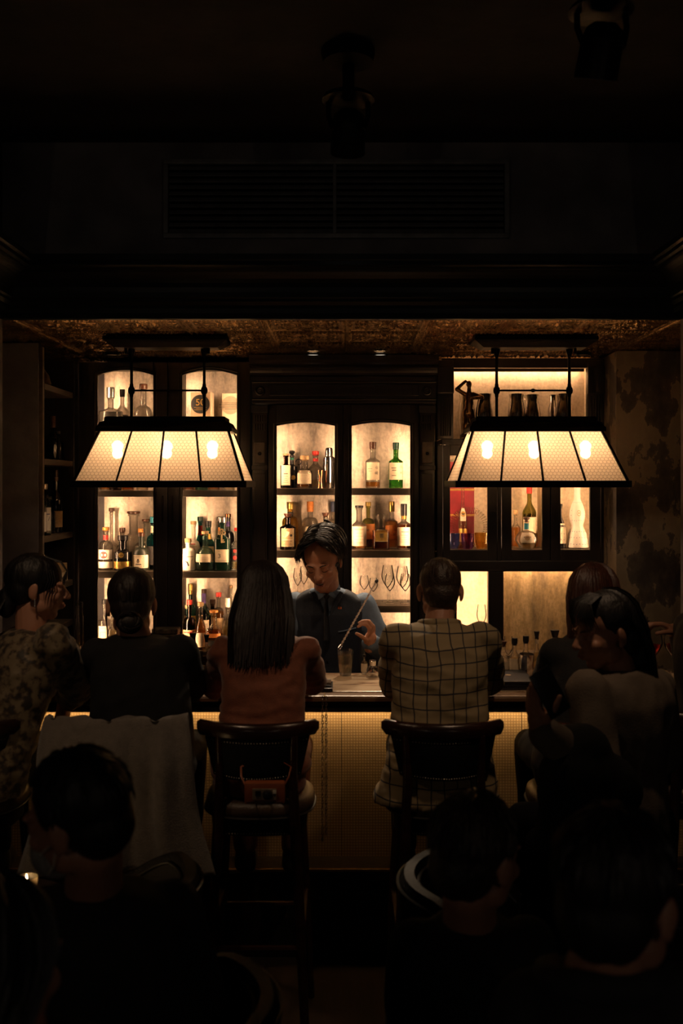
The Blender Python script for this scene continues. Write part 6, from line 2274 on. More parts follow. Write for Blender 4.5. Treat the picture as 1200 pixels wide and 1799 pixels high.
def limb(mb, a, b_, c, ra, rb, rc, grow=0.0):
    mb.cap2(a, b_, ra + grow, rb + grow, 14)
    mb.cap2(b_, c, rb * .98 + grow, rc + grow, 14)
    return mb


class Person:
    def __init__(s, label, base, name='person', group=None):
        s.t = thing(name, label, 'person', base, 0, group)
        s.body = MB()

    def part(s, name, mb, m, smooth=True, label=None, parent=None, mods=None):
        if isinstance(mb, bpy.types.Mesh):
            me = mb
            me.transform(PINV(parent or s.t))
            me.materials.clear()
            me.materials.append(m)
            o = bpy.data.objects.new(name, me)
            link(o, parent or s.t)
        else:
            o = obj(name, mb, m, parent or s.t, smooth, 70)
        if label:
            o['label'] = label
        return o


def trunk(J, grow=0.0, fem=False, low=True):
    """torso sections from the joints: hips, waist, chest, shoulders, neck base"""
    hip, nk = Vector(J['hip']), Vector(J['neck'])
    L_, R_ = Vector(J['shl']), Vector(J['shr'])
    mid = (L_ + R_) / 2
    ax = (R_ - L_)
    yaw = math.atan2(ax.y, ax.x)
    hy = J.get('hipyaw', yaw)
    sw = ax.length / 2
    wst = hip.lerp(mid, .42) + Vector(J.get('wofs', (0, 0, 0)))
    cst = hip.lerp(mid, .74) + Vector(J.get('cofs', (0, 0, 0)))
    hw = J.get('hipw', .165)
    ww = J.get('waist', .135 if fem else .150)
    dp = J.get('depth', .105)
    s = [(hip - Vector((0, 0, .10 if low else 0)), hw * .82 + grow, dp * .95 + grow, hy), (hip, hw + grow, dp * 1.08 + grow, hy), (hip.lerp(wst, .55), (hw + ww) / 2 * .98 + grow, dp * 1.02 + grow, hy),
         (wst, ww + grow, dp * .92 + grow, (hy + yaw) / 2), (cst, (ww + sw * .98) / 2 + grow, dp * 1.08 + grow, yaw), (cst.lerp(mid, .7), sw * .98 + grow, dp * 1.02 + grow, yaw),
         (mid + Vector((0, 0, .022)), sw * .94 + grow, dp * .76 + grow, yaw), (mid.lerp(nk, .55) + Vector((0, 0, .014)), sw * .64 + grow, dp * .64 + grow, yaw), (nk, .062 + grow, .062 + grow, yaw)]
    return s


def figure(label, base, J, top, tm, bottom=None, skin=SKIN, sleeve='long', fem=False, head_rot=(0, 0, 0), hands=(), grow=.014, wr=.0045, seed=0.0, open_mouth=False, ears=True,
           vox=.013, head_vox=.0052, top_name='jacket', wide=1.0, legs=True, arm_r=(.050, .042, .030), tgrow=None, mods=None, wscale=(9, 9, 6), headscale=1.0):
    """person from joints in world space; clothing follows the same joints"""
    P = Person(label, base)
    A = lambda k: Vector(J[k])
    HR = Euler(head_rot).to_matrix().to_4x4()
    HM = Matrix.Translation(A('head')) @ HR @ Matrix.Scale(headscale, 4)
    P.HM = HM
    nl = HM.inverted() @ A('neck')
    hd = blob(head_shape(True, open_mouth, ears, wide, nl), head_vox, 3)
    hd.transform(HM)
    body = to_mb(hd)
    bpy.data.meshes.remove(hd)
    bb = MB()
    loft(bb, trunk(J, -.006, fem))
    for s in ('l', 'r'):
        limb(bb, A('sh' + s), A('el' + s), A('wr' + s), arm_r[0] * .9, arm_r[1] * .9, arm_r[2] * .9)
        if legs:
            limb(bb, A('hp' + s), A('kn' + s), A('an' + s), .072, .052, .036)
            bb.ell(A('an' + s) + Vector((0, .05, -.045)), (.040, .105, .035), 12)
    bme = blob(bb, .016, 3)
    body.merge(to_mb(bme))
    bpy.data.meshes.remove(bme)
    for (pos, d, n, s_, kw) in hands:
        hm = blob(hand_shape(d, n, s_, **kw), .0042, 2)
        hm.transform(Matrix.Translation(Vector(pos)))
        body.merge(to_mb(hm))
        bpy.data.meshes.remove(hm)
    P.part('body', body, skin)
    # upper garment
    tb_ = MB()
    loft(tb_, trunk(J, grow, fem, True))
    tg = grow if tgrow is None else tgrow
    for s in ('l', 'r'):
        sh, el, wr_ = A('sh' + s), A('el' + s), A('wr' + s)
        if sleeve == 'long':
            limb(tb_, sh, el, el.lerp(wr_, .93), arm_r[0] + tg, arm_r[1] + tg, arm_r[2] + tg)
        elif sleeve == 'threequarter':
            limb(tb_, sh, el, el.lerp(wr_, .6), arm_r[0] + tg, arm_r[1] + tg, arm_r[2] * 1.15 + tg)
        elif sleeve == 'elbow':
            tb_.cap2(sh, sh.lerp(el, .98), arm_r[0] + tg, arm_r[1] + tg * 1.2, 14)
        else:
            tb_.cap2(sh, sh.lerp(el, .40), arm_r[0] + tg, arm_r[0] * .95 + tg, 14)
    if mods:
        mods(tb_)
    P.top = P.part(top_name, blob(tb_, vox, 3, wr, wscale, seed), tm)
    if legs:
        lg = MB()
        hip = A('hip')
        loft(lg, [(hip - Vector((0, 0, .11)), J.get('hipw', .165) * .85, .11, 0), (hip, J.get('hipw', .165) + .006, .118, 0), (hip + Vector((0, 0, .07)), J.get('hipw', .165) * .9, .10, 0)])
        for s in ('l', 'r'):
            limb(lg, A('hp' + s), A('kn' + s), A('kn' + s).lerp(A('an' + s), .92), .080, .062, .050)
        P.part('trousers', blob(lg, .017, 3, .003), bottom or M_trous)
        for s in ('l', 'r'):
            sh_ = MB().ell(A('an' + s) + Vector((0, .05, -.045)), (.046, .118, .042), 14).cap2(A('an' + s), A('an' + s) + Vector((0, 0, -.04)), .043, .046, 12)
            P.part('shoe', blob(sh_, .010, 2), K_black)
    return P


M_trous = mat('dark_trousers', (.006, .006, .008), .9, noise_s=60, bump=.2, bump_s=300, spec=.1)


def sit(J, X, seat=.855, hy=3.60, knee=.40, yawdir=1):
    """hips, knees and ankles of someone on a bar stool facing the bar"""
    J['hip'] = J.get('hip', (X, hy - .03, seat + .09))
    for s, sg in (('l', -1), ('r', 1)):
        J['hp' + s] = (X + sg * .09, hy - .01, seat + .075)
        J['kn' + s] = (X + sg * .115, hy + knee, seat + .05)
        J['an' + s] = (X + sg * .095, hy + knee + .02, .46)
    return J


def tress(mb, pts, r0, r1=None, n=5, flat=.55):
    m = len(pts)
    rs = [r0 * (1 - .85 * (i / (m - 1)) ** 2.5) * (.55 if i == 0 else 1) for i in range(m)]
    mb.tube(pts, rs, n, True, flat)


def hair_cap(P, m, prims, vox=.007, wr=.002, name='hair', extra=None):
    """hair = continuous cap plus separate locks; prims in head space"""
    mb = MB()
    for c, r in prims:
        mb.ell(c, r, 18)
    me = blob(mb, vox, 3, wr, (30, 30, 8))
    h = to_mb(me)
    bpy.data.meshes.remove(me)
    if extra:
        extra(h)
    h.xf(P.HM)
    o = P.part(name, h, m)
    o.data.set_sharp_from_angle(angle=math.radians(75))
    return o


rnd = random.Random(11)

# ------------------------------------------------------------------ the bartender
NAVY = mat('navy_wool', (.009, .017, .036), .75, noise_s=80, bump=.2, bump_s=300, sheen=.15)
SHIRT = mat('blue_grey_shirt', (.14, .20, .29), .75, noise_s=30, noise_amt=.18, bump=.15, bump_s=200)
J = dict(head=W(566, 987, 4.88), neck=W(574, 1034, 5.02), shl=W(518, 1060, 5.07), shr=W(640, 1062, 5.04), ell=W(492, 1135, 5.00), wrl=W(520, 1190, 4.75), elr=W(676, 1146, 4.97), wrr=W(650, 1129, 4.72),
         hip=W(585, 1240, 5.10), hpl=W(562, 1250, 5.10), hpr=W(610, 1250, 5.10), hipw=.160, waist=.150, depth=.105)
for s, x in (('l', -.16), ('r', .07)):
    J['kn' + s] = (x, 5.08, .50)
    J['an' + s] = (x, 5.12, .09)
wr = J['wrr']
hd_ = Vector((-.02, -.22, .90))
P = figure('bartender in navy waistcoat and blue shirt stirring a drink behind the bar', (-.03, 5.1, 0), J, 'shirt', SHIRT, skin=SKIN, head_rot=(math.radians(24), math.radians(-4), math.radians(-14)),
           hands=[(wr, (.10, -.35, .93), (-.86, -.40, -.25), (-.45, -.82, -.20), dict(size=.96, curl=(.62, .58, .60, .66), spread=.03, thumb=(.50, .95))),
                  (J['wrl'], (.35, -.5, -.3), (0, 0, -1), (1, .5, 0), dict(size=.95))],
           grow=.010, wr=.004, open_mouth=True, head_vox=.0042, top_name='shirt', arm_r=(.048, .044, .031), tgrow=.013, wide=.98, headscale=1.12, wscale=(14, 14, 9))
HMb = P.HM


def hp(x, y, z):
    return HMb @ Vector((x, y, z))


for s in (-1, 1):
    P.part('eyebrow', MB().tube([hp(s * .014, -.0945, .022), hp(s * .026, -.0945, .028), hp(s * .040, -.088, .0275), hp(s * .052, -.076, .022)], [.0022, .0030, .0027, .0012], 6), HAIR_K)
    P.part('eyelash', MB().tube([hp(s * .018, -.0885, .000), hp(s * .026, -.0915, -.003), hp(s * .036, -.0905, -.003), hp(s * .046, -.0835, .001)], [.0008, .0016, .0018, .0009], 6), HAIR_K)
P.part('mouth', MB().ell(hp(0, -.094, -.0585), (.0175, .006, .0058), 12, HMb.to_3x3()), DARKIN)
P.part('teeth', MB().ell(hp(0, -.0965, -.0560), (.0135, .0045, .0026), 10, HMb.to_3x3()), TEETH)
P.part('lower_lip', MB().ell(hp(0, -.0965, -.0690), (.0165, .0055, .0042), 12, HMb.to_3x3()), LIP)
P.part('upper_lip', MB().ell(hp(0, -.1005, -.0505), (.0185, .0048, .0034), 12, HMb.to_3x3()), LIP)


def bt_hair(h):
    for k in range(260):
        sd = rnd.choice((-1, 1))
        y0 = rnd.uniform(-.080, .085)
        px_ = .006
        ln = rnd.uniform(.75, 1.0)
        pts = []
        ph = rnd.uniform(0, 6)
        off_ = rnd.uniform(0, .016)
        for j in range(9):
            u = j / 8 * ln
            a = u * 1.75
            rx, rz = .088 + off_, .096 + off_
            x = px_ + sd * rx * math.sin(a)
            z = .038 + rz * math.cos(a) - max(0, u - .75) * .03
            y = y0 * (1 - .10 * u) - .020 * math.sin(u * PI) * (1 if y0 < 0 else .3) + .012 * math.sin(9 * u + ph)
            if y0 < -.05:
                y -= .018 * math.sin(min(1, u * 1.3) * PI)
            pts.append((x + .004 * math.sin(7 * u + ph), y + .012, z + .004 * math.cos(8 * u + ph)))
        tress(h, pts, rnd.uniform(.0035, .0065))
    for k in range(60):
        a0 = rnd.uniform(-2.2, 2.2)
        pts = []
        for j in range(6):
            u = j / 5
            z = .05 - .115 * u
            r_ = 1 - .12 * u
            pts.append((.084 * math.sin(a0) * r_, .022 + .100 * math.cos(a0) * r_, z))
        if pts[0][1] > -.005:
            tress(h, pts, .007)


hair_cap(P, mat('glossy_black_hair', (.010, .008, .008), .28, noise_s=60, noise_amt=.5, bump=.2, bump_s=140), [((0, .028, .048), (.080, .088, .080)), ((0, .060, -.015), (.064, .054, .062))], extra=bt_hair)

# waistcoat: trunk shell with a V opening, armholes, buttons, pocket
vb = MB()
loft(vb, trunk(J, .021))
vm_ = blob(vb, .009, 3, .002, (10, 10, 6))
bm = bmesh.new()
bm.from_mesh(vm_)
xc = J['neck'].x + .004
zv = J['neck'].z - .125
kill = []
for v in bm.verts:
    dx, dz = v.co.x - xc, v.co.z - zv
    front = v.co.y < J['neck'].y - .01
    if v.co.z > J['neck'].z - .012 and abs(dx) < .085:
        kill.append(v)
    elif front and dz > 0 and abs(dx) < dz * .52:
        kill.append(v)
    elif abs(v.co.x - (J['shl'].x + J['shr'].x) / 2) > .184 and v.co.z > J['neck'].z - .33:
        kill.append(v)
bmesh.ops.delete(bm, geom=kill, context='VERTS')
bm.to_mesh(vm_)
bm.free()
vo = P.part('waistcoat', vm_, NAVY)
so = vo.modifiers.new('thickness', 'SOLIDIFY')
so.thickness = .004


def front_y(x, z):
    """front of the waistcoat near (x, z)"""
    best = None
    for v in vo.data.vertices:
        c = v.co + vo.parent.location
        d = (c.x - x) ** 2 + (c.z - z) ** 2
        if c.y < J['neck'].y + .02 and (best is None or d < best[0]):
            best = (d, c.y)
    return best[1]


for k in range(4):
    z = zv - .035 - .065 * k
    y = front_y(xc, z)
    P.part('button', MB().lathe([(0, .003), (.005, .0025), (.0055, 0)], 12).xf(Matrix.Translation((xc, y - .002, z)) @ Matrix.Rotation(PI / 2, 4, 'X')), K_black)
zp = J['neck'].z - .205
pk = [(xc + .055 + .022 * k, front_y(xc + .055 + .022 * k, zp + .004 * k) - .004, zp + .004 * k) for k in range(5)]
P.part('pocket_welt', MB().tube(pk, .0035, 6), SHIRT)
y = front_y(xc + .062, J['neck'].z - .088)
P.part('lapel_pin', MB().bbox(xc + .052, xc + .072, y - .006, y - .002, J['neck'].z - .094, J['neck'].z - .080, .002), K_copper)
# lapels of the waistcoat
for s in (-1, 1):
    pts = [(xc + s * (.012 + .52 * (zz - zv)), front_y(xc + s * (.012 + .52 * (zz - zv)), zz) - .004, zz) for zz in np.linspace(zv + .004, zv + .115, 7)]
    P.part('lapel', MB().tube(pts, [.004, .010, .014, .017, .019, .018, .012], 8, True, .35), NAVY)
# tie and collar
nk = J['neck']
ty = nk.y - .074
tie = MB()
tie.ell((xc - .004, ty - .004, nk.z - .030), (.016, .011, .015), 12)
tie.tube([(xc - .004, ty - .002, nk.z - .040), (xc - .005, ty - .014, nk.z - .10), (xc - .004, ty - .026, nk.z - .17), (xc - .003, ty - .034, nk.z - .25)], [.010, .018, .023, .026], 8, True, .3)
P.part('tie', blob(tie, .004, 2), mat('dark_tie', (.008, .009, .012), .45, noise_s=50))
for s in (-1, 1):
    c = MB()
    c.add([(xc + s * .006, ty - .006, nk.z - .020), (xc + s * .046, ty + .006, nk.z - .052), (xc + s * .066, ty + .036, nk.z + .004), (xc + s * .058, ty + .046, nk.z + .030), (xc + s * .020, ty + .002, nk.z + .006),
           (xc + s * .008, ty + .000, nk.z - .018), (xc + s * .046, ty + .012, nk.z - .048), (xc + s * .063, ty + .042, nk.z + .004), (xc + s * .054, ty + .052, nk.z + .028), (xc + s * .022, ty + .010, nk.z + .006)],
          [(0, 1, 2), (0, 2, 4), (2, 3, 4), (7, 6, 5), (9, 7, 5), (9, 8, 7), (0, 5, 6, 1), (1, 6, 7, 2), (2, 7, 8, 3), (3, 8, 9, 4), (4, 9, 5, 0)])
    P.part('collar', c, SHIRT, False)

# the twisted bar spoon in his hand
sa, sb = W(600, 1132, 4.53), W(660, 1024, 4.72)
spn = thing('bar_spoon', 'long twisted steel bar spoon held over the mixing glass', 'spoon', sa)
d = (sb - sa)
up = d.normalized()
s1 = up.orthogonal().normalized()
s2 = up.cross(s1)
n = 150
vs, fs = [], []
for i in range(n + 1):
    c = sa + d * (i / n)
    a = i * .42
    for k in range(4):
        ang_ = a + k * PI / 2
        r_ = .0058 if k % 2 == 0 else .0034
        vs.append(c + (s1 * math.cos(ang_) + s2 * math.sin(ang_)) * r_)
fs = [(i * 4 + k, i * 4 + (k + 1) % 4, (i + 1) * 4 + (k + 1) % 4, (i + 1) * 4 + k) for i in range(n) for k in range(4)]
obj('twisted_shaft', MB().add(vs, fs), mat('spoon_steel', (.88, .80, .74), .34, .85, noise_s=20, noise_amt=.1), spn)
R = up.to_track_quat('Z', 'Y').to_matrix()
obj('bowl', MB().ell(sa - up * .014, (.012, .0045, .020), 14, R), M_chrome, spn, True)
obj('end_knob', MB().ell(sb + up * .010, (.0085, .0085, .012), 12, R), K_black, spn, True)

# ------------------------------------------------------------------ man in the plaid blazer
def plaid():
    m, nt, b = new_mat('windowpane_plaid')
    L = nt.links.new
    tc = N(nt, 'ShaderNodeTexCoord')
    nz = N(nt, 'ShaderNodeTexNoise')
    nz.inputs['Scale'].default_value = 5
    L(tc.outputs['Object'], nz.inputs['Vector'])
    sb_ = N(nt, 'ShaderNodeVectorMath', operation='SUBTRACT')
    sb_.inputs[1].default_value = (.5, .5, .5)
    L(nz.outputs['Color'], sb_.inputs[0])
    ml = N(nt, 'ShaderNodeVectorMath', operation='SCALE')
    ml.inputs['Scale'].default_value = .035
    L(sb_.outputs[0], ml.inputs[0])
    ad = N(nt, 'ShaderNodeVectorMath', operation='ADD')
    L(tc.outputs['Object'], ad.inputs[0])
    L(ml.outputs[0], ad.inputs[1])
    sp_ = N(nt, 'ShaderNodeSeparateXYZ')
    L(ad.outputs[0], sp_.inputs[0])
    res = []
    for ax_, per in (('X', .046), ('Z', .050)):
        q = N(nt, 'ShaderNodeMath', operation='PINGPONG')
        q.inputs[1].default_value = per / 2
        L(sp_.outputs[ax_], q.inputs[0])
        lt = N(nt, 'ShaderNodeMath', operation='LESS_THAN')
        lt.inputs[1].default_value = .0022
        L(q.outputs[0], lt.inputs[0])
        res.append(lt)
    mx = N(nt, 'ShaderNodeMath', operation='MAXIMUM')
    L(res[0].outputs[0], mx.inputs[0])
    L(res[1].outputs[0], mx.inputs[1])
    mc = N(nt, 'ShaderNodeMix', data_type='RGBA')
    mc.inputs['A'].default_value = (.26, .195, .105, 1)
    mc.inputs['B'].default_value = (.014, .014, .020, 1)
    L(mx.outputs[0], mc.inputs['Factor'])
    L(mc.outputs['Result'], b.inputs['Base Color'])
    b.inputs['Roughness'].default_value = .85
    n2 = N(nt, 'ShaderNodeTexNoise')
    n2.inputs['Scale'].default_value = 400
    L(tc.outputs['Object'], n2.inputs['Vector'])
    bp = N(nt, 'ShaderNodeBump')
    bp.inputs['Strength'].default_value = .2
    bp.inputs['Distance'].default_value = .003
    L(n2.outputs['Fac'], bp.inputs['Height'])
    L(bp.outputs['Normal'], b.inputs['Normal'])
    return m


Xm = STOOLS['m']
J = sit(dict(head=W(773, 1040, 3.86), neck=W(772, 1094, 3.80), shl=W(700, 1126, 3.74), shr=W(846, 1126, 3.74), ell=W(694, 1200, 3.90), wrl=W(720, 1188, 4.22), elr=W(858, 1192, 3.90), wrr=W(830, 1188, 4.22), hipw=.172, waist=.158, depth=.112), Xm)


def skirt(mb):
    h = Vector(J['hip'])
    loft(mb, [(h + Vector((-.015, -.015, -.115)), .225, .15, 0), (h + Vector((-.006, -.01, -.05)), .205, .145, 0), (h + Vector((0, 0, .06)), .175, .125, 0)])


P = figure('man seen from behind in beige windowpane plaid blazer on a bar stool', (Xm, SY, 0), J, 'blazer', plaid(), skin=SKIN2, head_rot=(math.radians(14), 0, PI), top_name='blazer', grow=.018, wr=.0075, arm_r=(.052, .045, .032), vox=.010, mods=skirt, wscale=(5, 6, 15),
           hands=[(J['wrl'], (.4, .8, -.2), (0, 0, -1), (.8, -.4, 0), {}), (J['wrr'], (-.4, .8, -.2), (0, 0, -1), (-.8, -.4, 0), {})], ears=True, wide=1.04)
P.part('collar', blob(MB().tube([Vector(J['neck']) + Vector((.070 * math.sin(a), -.062 * math.cos(a) + .012, -.006 + .012 * math.cos(a))) for a in np.linspace(-2.1, 2.1, 12)], .019, 8), .007, 2), P.top.data.materials[0])


def short_locks(h):
    for k in range(150):
        a0, ph = rnd.uniform(-PI, PI), rnd.uniform(.02, 1.25)
        pts = []
        for j in range(4):
            p_ = ph + j * .13
            pts.append((.081 * math.sin(p_) * math.sin(a0), .020 + .099 * math.sin(p_) * math.cos(a0), .040 + .089 * math.cos(p_)))
        if pts[-1][1] > -.03:
            tress(h, pts, rnd.uniform(.004, .006))


hair_cap(P, HAIR_M, [((0, .022, .044), (.081, .096, .086)), ((0, .050, -.012), (.068, .062, .066))], extra=short_locks, vox=.006)

# ------------------------------------------------------------------ woman in the rust top, long straight hair
RUST = mat('rust_knit', (.20, .055, .022), .75, noise_s=40, noise_amt=.2, bump=.25, bump_s=260, sheen=.2)
X3 = STOOLS['w3']
J = sit(dict(head=W(464, 1050, 3.84), neck=W(463, 1108, 3.80), shl=W(393, 1142, 3.75), shr=W(536, 1142, 3.75), ell=W(378, 1205, 3.92), wrl=W(420, 1190, 4.20), elr=W(552, 1200, 3.92), wrr=W(520, 1190, 4.20), hipw=.170, waist=.140, depth=.100), X3)
P = figure('woman with long straight dark hair in rust top seen from behind', (X3, SY, 0), J, 'top', RUST, bottom=mat('rust_trousers', (.16, .045, .018), .8, noise_s=40), head_rot=(math.radians(10), 0, PI), fem=True, top_name='top', grow=.011, wr=.008, arm_r=(.044, .040, .028), ears=False,
           hands=[(J['wrl'], (.5, .8, -.1), (0, 0, -1), (.8, -.4, 0), dict(size=.9)), (J['wrr'], (-.5, .8, -.1), (0, 0, -1), (-.8, -.4, 0), dict(size=.9))], wscale=(5, 6, 16))


def long_hair(zend, width, back, n, jag=.03, side=1.9, wave=.004, taper=.2, fringe=False, slope=.0):
    def fn(h):
        if fringe:
            for k in range(70):
                x0 = rnd.uniform(-.075, .075)
                tress(h, [(x0 * .5, -.01, .132), (x0 * .85, -.070, .115), (x0 * 1.05, -.100 + abs(x0) * .35, .075), (x0 * 1.15, -.104 + abs(x0) * .55, .046 + rnd.uniform(-.014, .006))], .0036)
        for k in range(n):
            a0 = rnd.uniform(-side, side)           # 0 = straight back
            ze = zend + rnd.uniform(-jag, jag * .4)
            pts = []
            off = rnd.uniform(0, .010)
            ph = rnd.uniform(0, 6)
            for j in range(5):
                p_ = .08 + 1.45 * j / 4
                pts.append(((.086 + off) * math.sin(p_) * math.sin(a0), .018 + (.104 + off) * math.sin(p_) * math.cos(a0), .036 + (.096 + off) * math.cos(p_)))
            x1, y1, z1 = pts[-1]
            for j in range(1, 8):
                u = j / 7
                z = z1 + (ze - z1) * u
                xt = width * math.sin(a0) * (1 - taper * u)
                yt = (back + slope * u) * (.4 + .6 * math.cos(a0 * .8)) + .01 * off
                w_ = min(1, u * 2.2)
                pts.append((x1 + (xt - x1) * w_ + wave * math.sin(6 * u + ph), y1 + (yt - y1) * w_ + wave * math.cos(5 * u + ph), z))
            tress(h, pts, rnd.uniform(.0075, .0115), n=5)
    return fn


hair_cap(P, HAIR_B, [((0, .024, .044), (.086, .100, .090)), ((0, .062, -.05), (.080, .048, .095)), ((0, .115, -.16), (.092, .036, .12)), ((0, .140, -.20), (.098, .030, .06))], extra=long_hair(-.245, .118, .150, 220, taper=.0, slope=.06))

# ------------------------------------------------------------------ woman in black with a low bun
BLACKK = mat('black_knit', (.0055, .0060, .0065), .9, noise_s=40, bump=.2, bump_s=260)
X2 = STOOLS['w2'] + .06
J = sit(dict(head=W(231, 1064, 3.84), neck=W(236, 1116, 3.80), shl=W(170, 1150, 3.74), shr=W(318, 1146, 3.74), ell=W(160, 1212, 3.92), wrl=W(190, 1190, 4.20), elr=W(336, 1208, 3.90), wrr=W(300, 1190, 4.20), hipw=.178, waist=.170, depth=.112), X2)
P = figure('woman in black short-sleeved top with a low bun seen from behind', (X2, SY, 0), J, 'top', BLACKK, head_rot=(math.radians(12), 0, PI + .15), fem=True, sleeve='elbow', headscale=1.10, top_name='top', grow=.015, wr=.006, arm_r=(.050, .044, .032), ears=True,
           hands=[(J['wrl'], (.5, .8, -.1), (0, 0, -1), (.8, -.4, 0), dict(size=.9)), (J['wrr'], (-.5, .8, -.1), (0, 0, -1), (-.8, -.4, 0), dict(size=.9))])


def bun_hair(h):
    for k in range(120):
        a0 = rnd.uniform(-2.1, 2.1)
        pts = []
        for j in range(7):
            p_ = .05 + 1.75 * j / 6
            q = math.sin(p_)
            pts.append((.084 * q * math.sin(a0) * (1 - .35 * (j / 6) ** 2), .020 + .102 * q * math.cos(a0) + .05 * (j / 6) ** 2 * (1 - math.cos(a0)) * .5, .038 + .092 * math.cos(p_) - .012 * (j / 6)))
        tress(h, pts, rnd.uniform(.005, .008))
    for k in range(26):
        ph = k / 26 * 2 * PI
        pts = []
        for j in range(9):
            a = ph + j * .42
            r_ = .034 - .0020 * j
            pts.append((r_ * math.cos(a) * 1.25, .098 + .020 * math.sin(j * .5 + k), -.066 + r_ * math.sin(a)))
        tress(h, pts, .0085)
    for s in (-1, 1):
        for q in range(3):
            tress(h, [(s * .080, -.005 + .01 * q, .02), (s * .086, -.006 + .01 * q, -.04), (s * .080, 0 + .008 * q, -.09), (s * (.070 + .006 * q), .01, -.135)], .0035)


hair_cap(P, HAIR_B, [((0, .022, .044), (.084, .100, .090)), ((0, .056, -.012), (.070, .058, .058)), ((0, .092, -.066), (.048, .032, .034))], extra=bun_hair)

# ------------------------------------------------------------------ woman in floral blouse, turned to the right
def floral():
    m, nt, b = new_mat('floral_print')
    L = nt.links.new
    tc = N(nt, 'ShaderNodeTexCoord')
    vo_ = N(nt, 'ShaderNodeTexVoronoi')
    vo_.inputs['Scale'].default_value = 22
    nz = N(nt, 'ShaderNodeTexNoise')
    nz.inputs['Scale'].default_value = 36
    nz.inputs['Detail'].default_value = 5
    L(tc.outputs['Object'], nz.inputs['Vector'])
    L(tc.outputs['Object'], vo_.inputs['Vector'])
    ad = N(nt, 'ShaderNodeMath', operation='MULTIPLY_ADD')
    ad.inputs[1].default_value = 1.0
    L(nz.outputs['Fac'], ad.inputs[0])
    vm2 = N(nt, 'ShaderNodeMath', operation='MULTIPLY')
    vm2.inputs[1].default_value = .28
    L(vo_.outputs['Distance'], vm2.inputs[0])
    L(vm2.outputs[0], ad.inputs[2])
    cr = N(nt, 'ShaderNodeValToRGB')
    e_ = cr.color_ramp.elements
    e_[0].position, e_[0].color = .54, (.030, .024, .016, 1)
    e_[1].position, e_[1].color = .70, (.22, .17, .10, 1)
    x = e_.new(.60)
    x.color = (.09, .06, .035, 1)
    L(ad.outputs[0], cr.inputs['Fac'])
    L(cr.outputs['Color'], b.inputs['Base Color'])
    b.inputs['Roughness'].default_value = .6
    b.inputs['Sheen Weight'].default_value = .2
    return m


X1 = STOOLS['w1'] + .05
J = sit(dict(head=W(66, 1036, 3.74), neck=W(55, 1104, 3.72), shl=W(20, 1140, 3.80), shr=W(92, 1128, 3.58), ell=W(60, 1215, 4.02), wrl=W(105, 1190, 4.18), elr=W(140, 1208, 3.86), wrr=W(112, 1236, 3.98), hipw=.170, waist=.150, depth=.112), X1)
J['hipyaw'] = -.6


def puff(mb):
    mb.cap2(Vector(J['shr']).lerp(Vector(J['elr']), .15), Vector(J['shr']).lerp(Vector(J['elr']), .85), .070, .072, 16)


P = figure('woman in floral blouse turned to her right with dark hair tied back', (X1, SY, 0), J, 'blouse', floral(), head_rot=(math.radians(4), math.radians(4), math.radians(90 + 16)), fem=True, top_name='blouse', grow=.016, wr=.007, arm_r=(.046, .040, .027), ears=True, sleeve='threequarter', tgrow=.022, mods=puff,
           hands=[(J['wrr'], (-.15, .05, -.98), (-.8, -.4, 0), (.5, .8, 0), dict(size=.92, curl=(.3, .35, .4, .45))), (J['wrl'], (.6, .6, 0), (0, 0, -1), (-.6, .6, 0), dict(size=.9))], wscale=(14, 14, 14), head_vox=.0045)
HMw = P.HM


def hq(x, y, z):
    return HMw @ Vector((x, y, z))


for s in (-1, 1):
    P.part('eyebrow', MB().tube([hq(s * .014, -.0945, .024), hq(s * .026, -.0945, .029), hq(s * .040, -.088, .028), hq(s * .050, -.076, .023)], .002, 6), HAIR_B)
    P.part('eye', MB().ell(hq(s * .031, -.0865, .004), (.0075, .0035, .0034), 10, HMw.to_3x3()), DARKIN)
    P.part('earring', MB().tube([hq(s * .083, .006, -.034), hq(s * .084, .004, -.060)], .0032, 8), K_silver)
P.part('lips', MB().ell(hq(0, -.099, -.0555), (.017, .0055, .0075), 12, HMw.to_3x3()), LIP)


def pony(h):
    for k in range(150):
        a0 = rnd.uniform(-2.35, 2.35)
        pts = []
        for j in range(7):
            p_ = .08 + 1.62 * j / 6
            q = math.sin(p_)
            pts.append((.085 * q * math.sin(a0) * (1 - .5 * (j / 6) ** 3), .020 + .104 * q * math.cos(a0) + .06 * (j / 6) ** 2 * (1 - math.cos(a0)) * .6, .038 + .094 * math.cos(p_)))
        if pts[-1][1] > -.02 or pts[3][2] > .06:
            tress(h, pts, rnd.uniform(.005, .0085))
    for k in range(22):                             # fringe
        x0 = rnd.uniform(-.055, .055)
        tress(h, [(x0 * .6, -.02, .125), (x0 * .9, -.075, .110), (x0 * 1.1, -.102, .075), (x0 * 1.25, -.106 + abs(x0) * .4, .038 + rnd.uniform(-.012, .006))], .006)
    for s in (-1, 1):
        for q in range(4):
            tress(h, [(s * .070, -.050 + .008 * q, .075), (s * .080, -.060 + .008 * q, .04), (s * .079, -.055 + .01 * q, .0), (s * .072, -.050 + .008 * q, -.035)], .0035)
    for k in range(70):                             # hair falling behind the back
        x0, ph = rnd.uniform(-.045, .045), rnd.uniform(0, 6)
        pts = [(x0 * .5, .105, -.02)]
        for j in range(1, 9):
            u = j / 8
            pts.append((x0 * (1 + .5 * u) + .006 * math.sin(6 * u + ph), .105 + .055 * math.sin(u * 2.2) + .02 * u, -.02 - .30 * u))
        tress(h, pts, rnd.uniform(.007, .010))


hair_cap(P, HAIR_K, [((0, .020, .048), (.087, .106, .090)), ((0, .056, .0), (.078, .060, .066)), ((0, .105, -.05), (.045, .036, .06))], extra=pony)

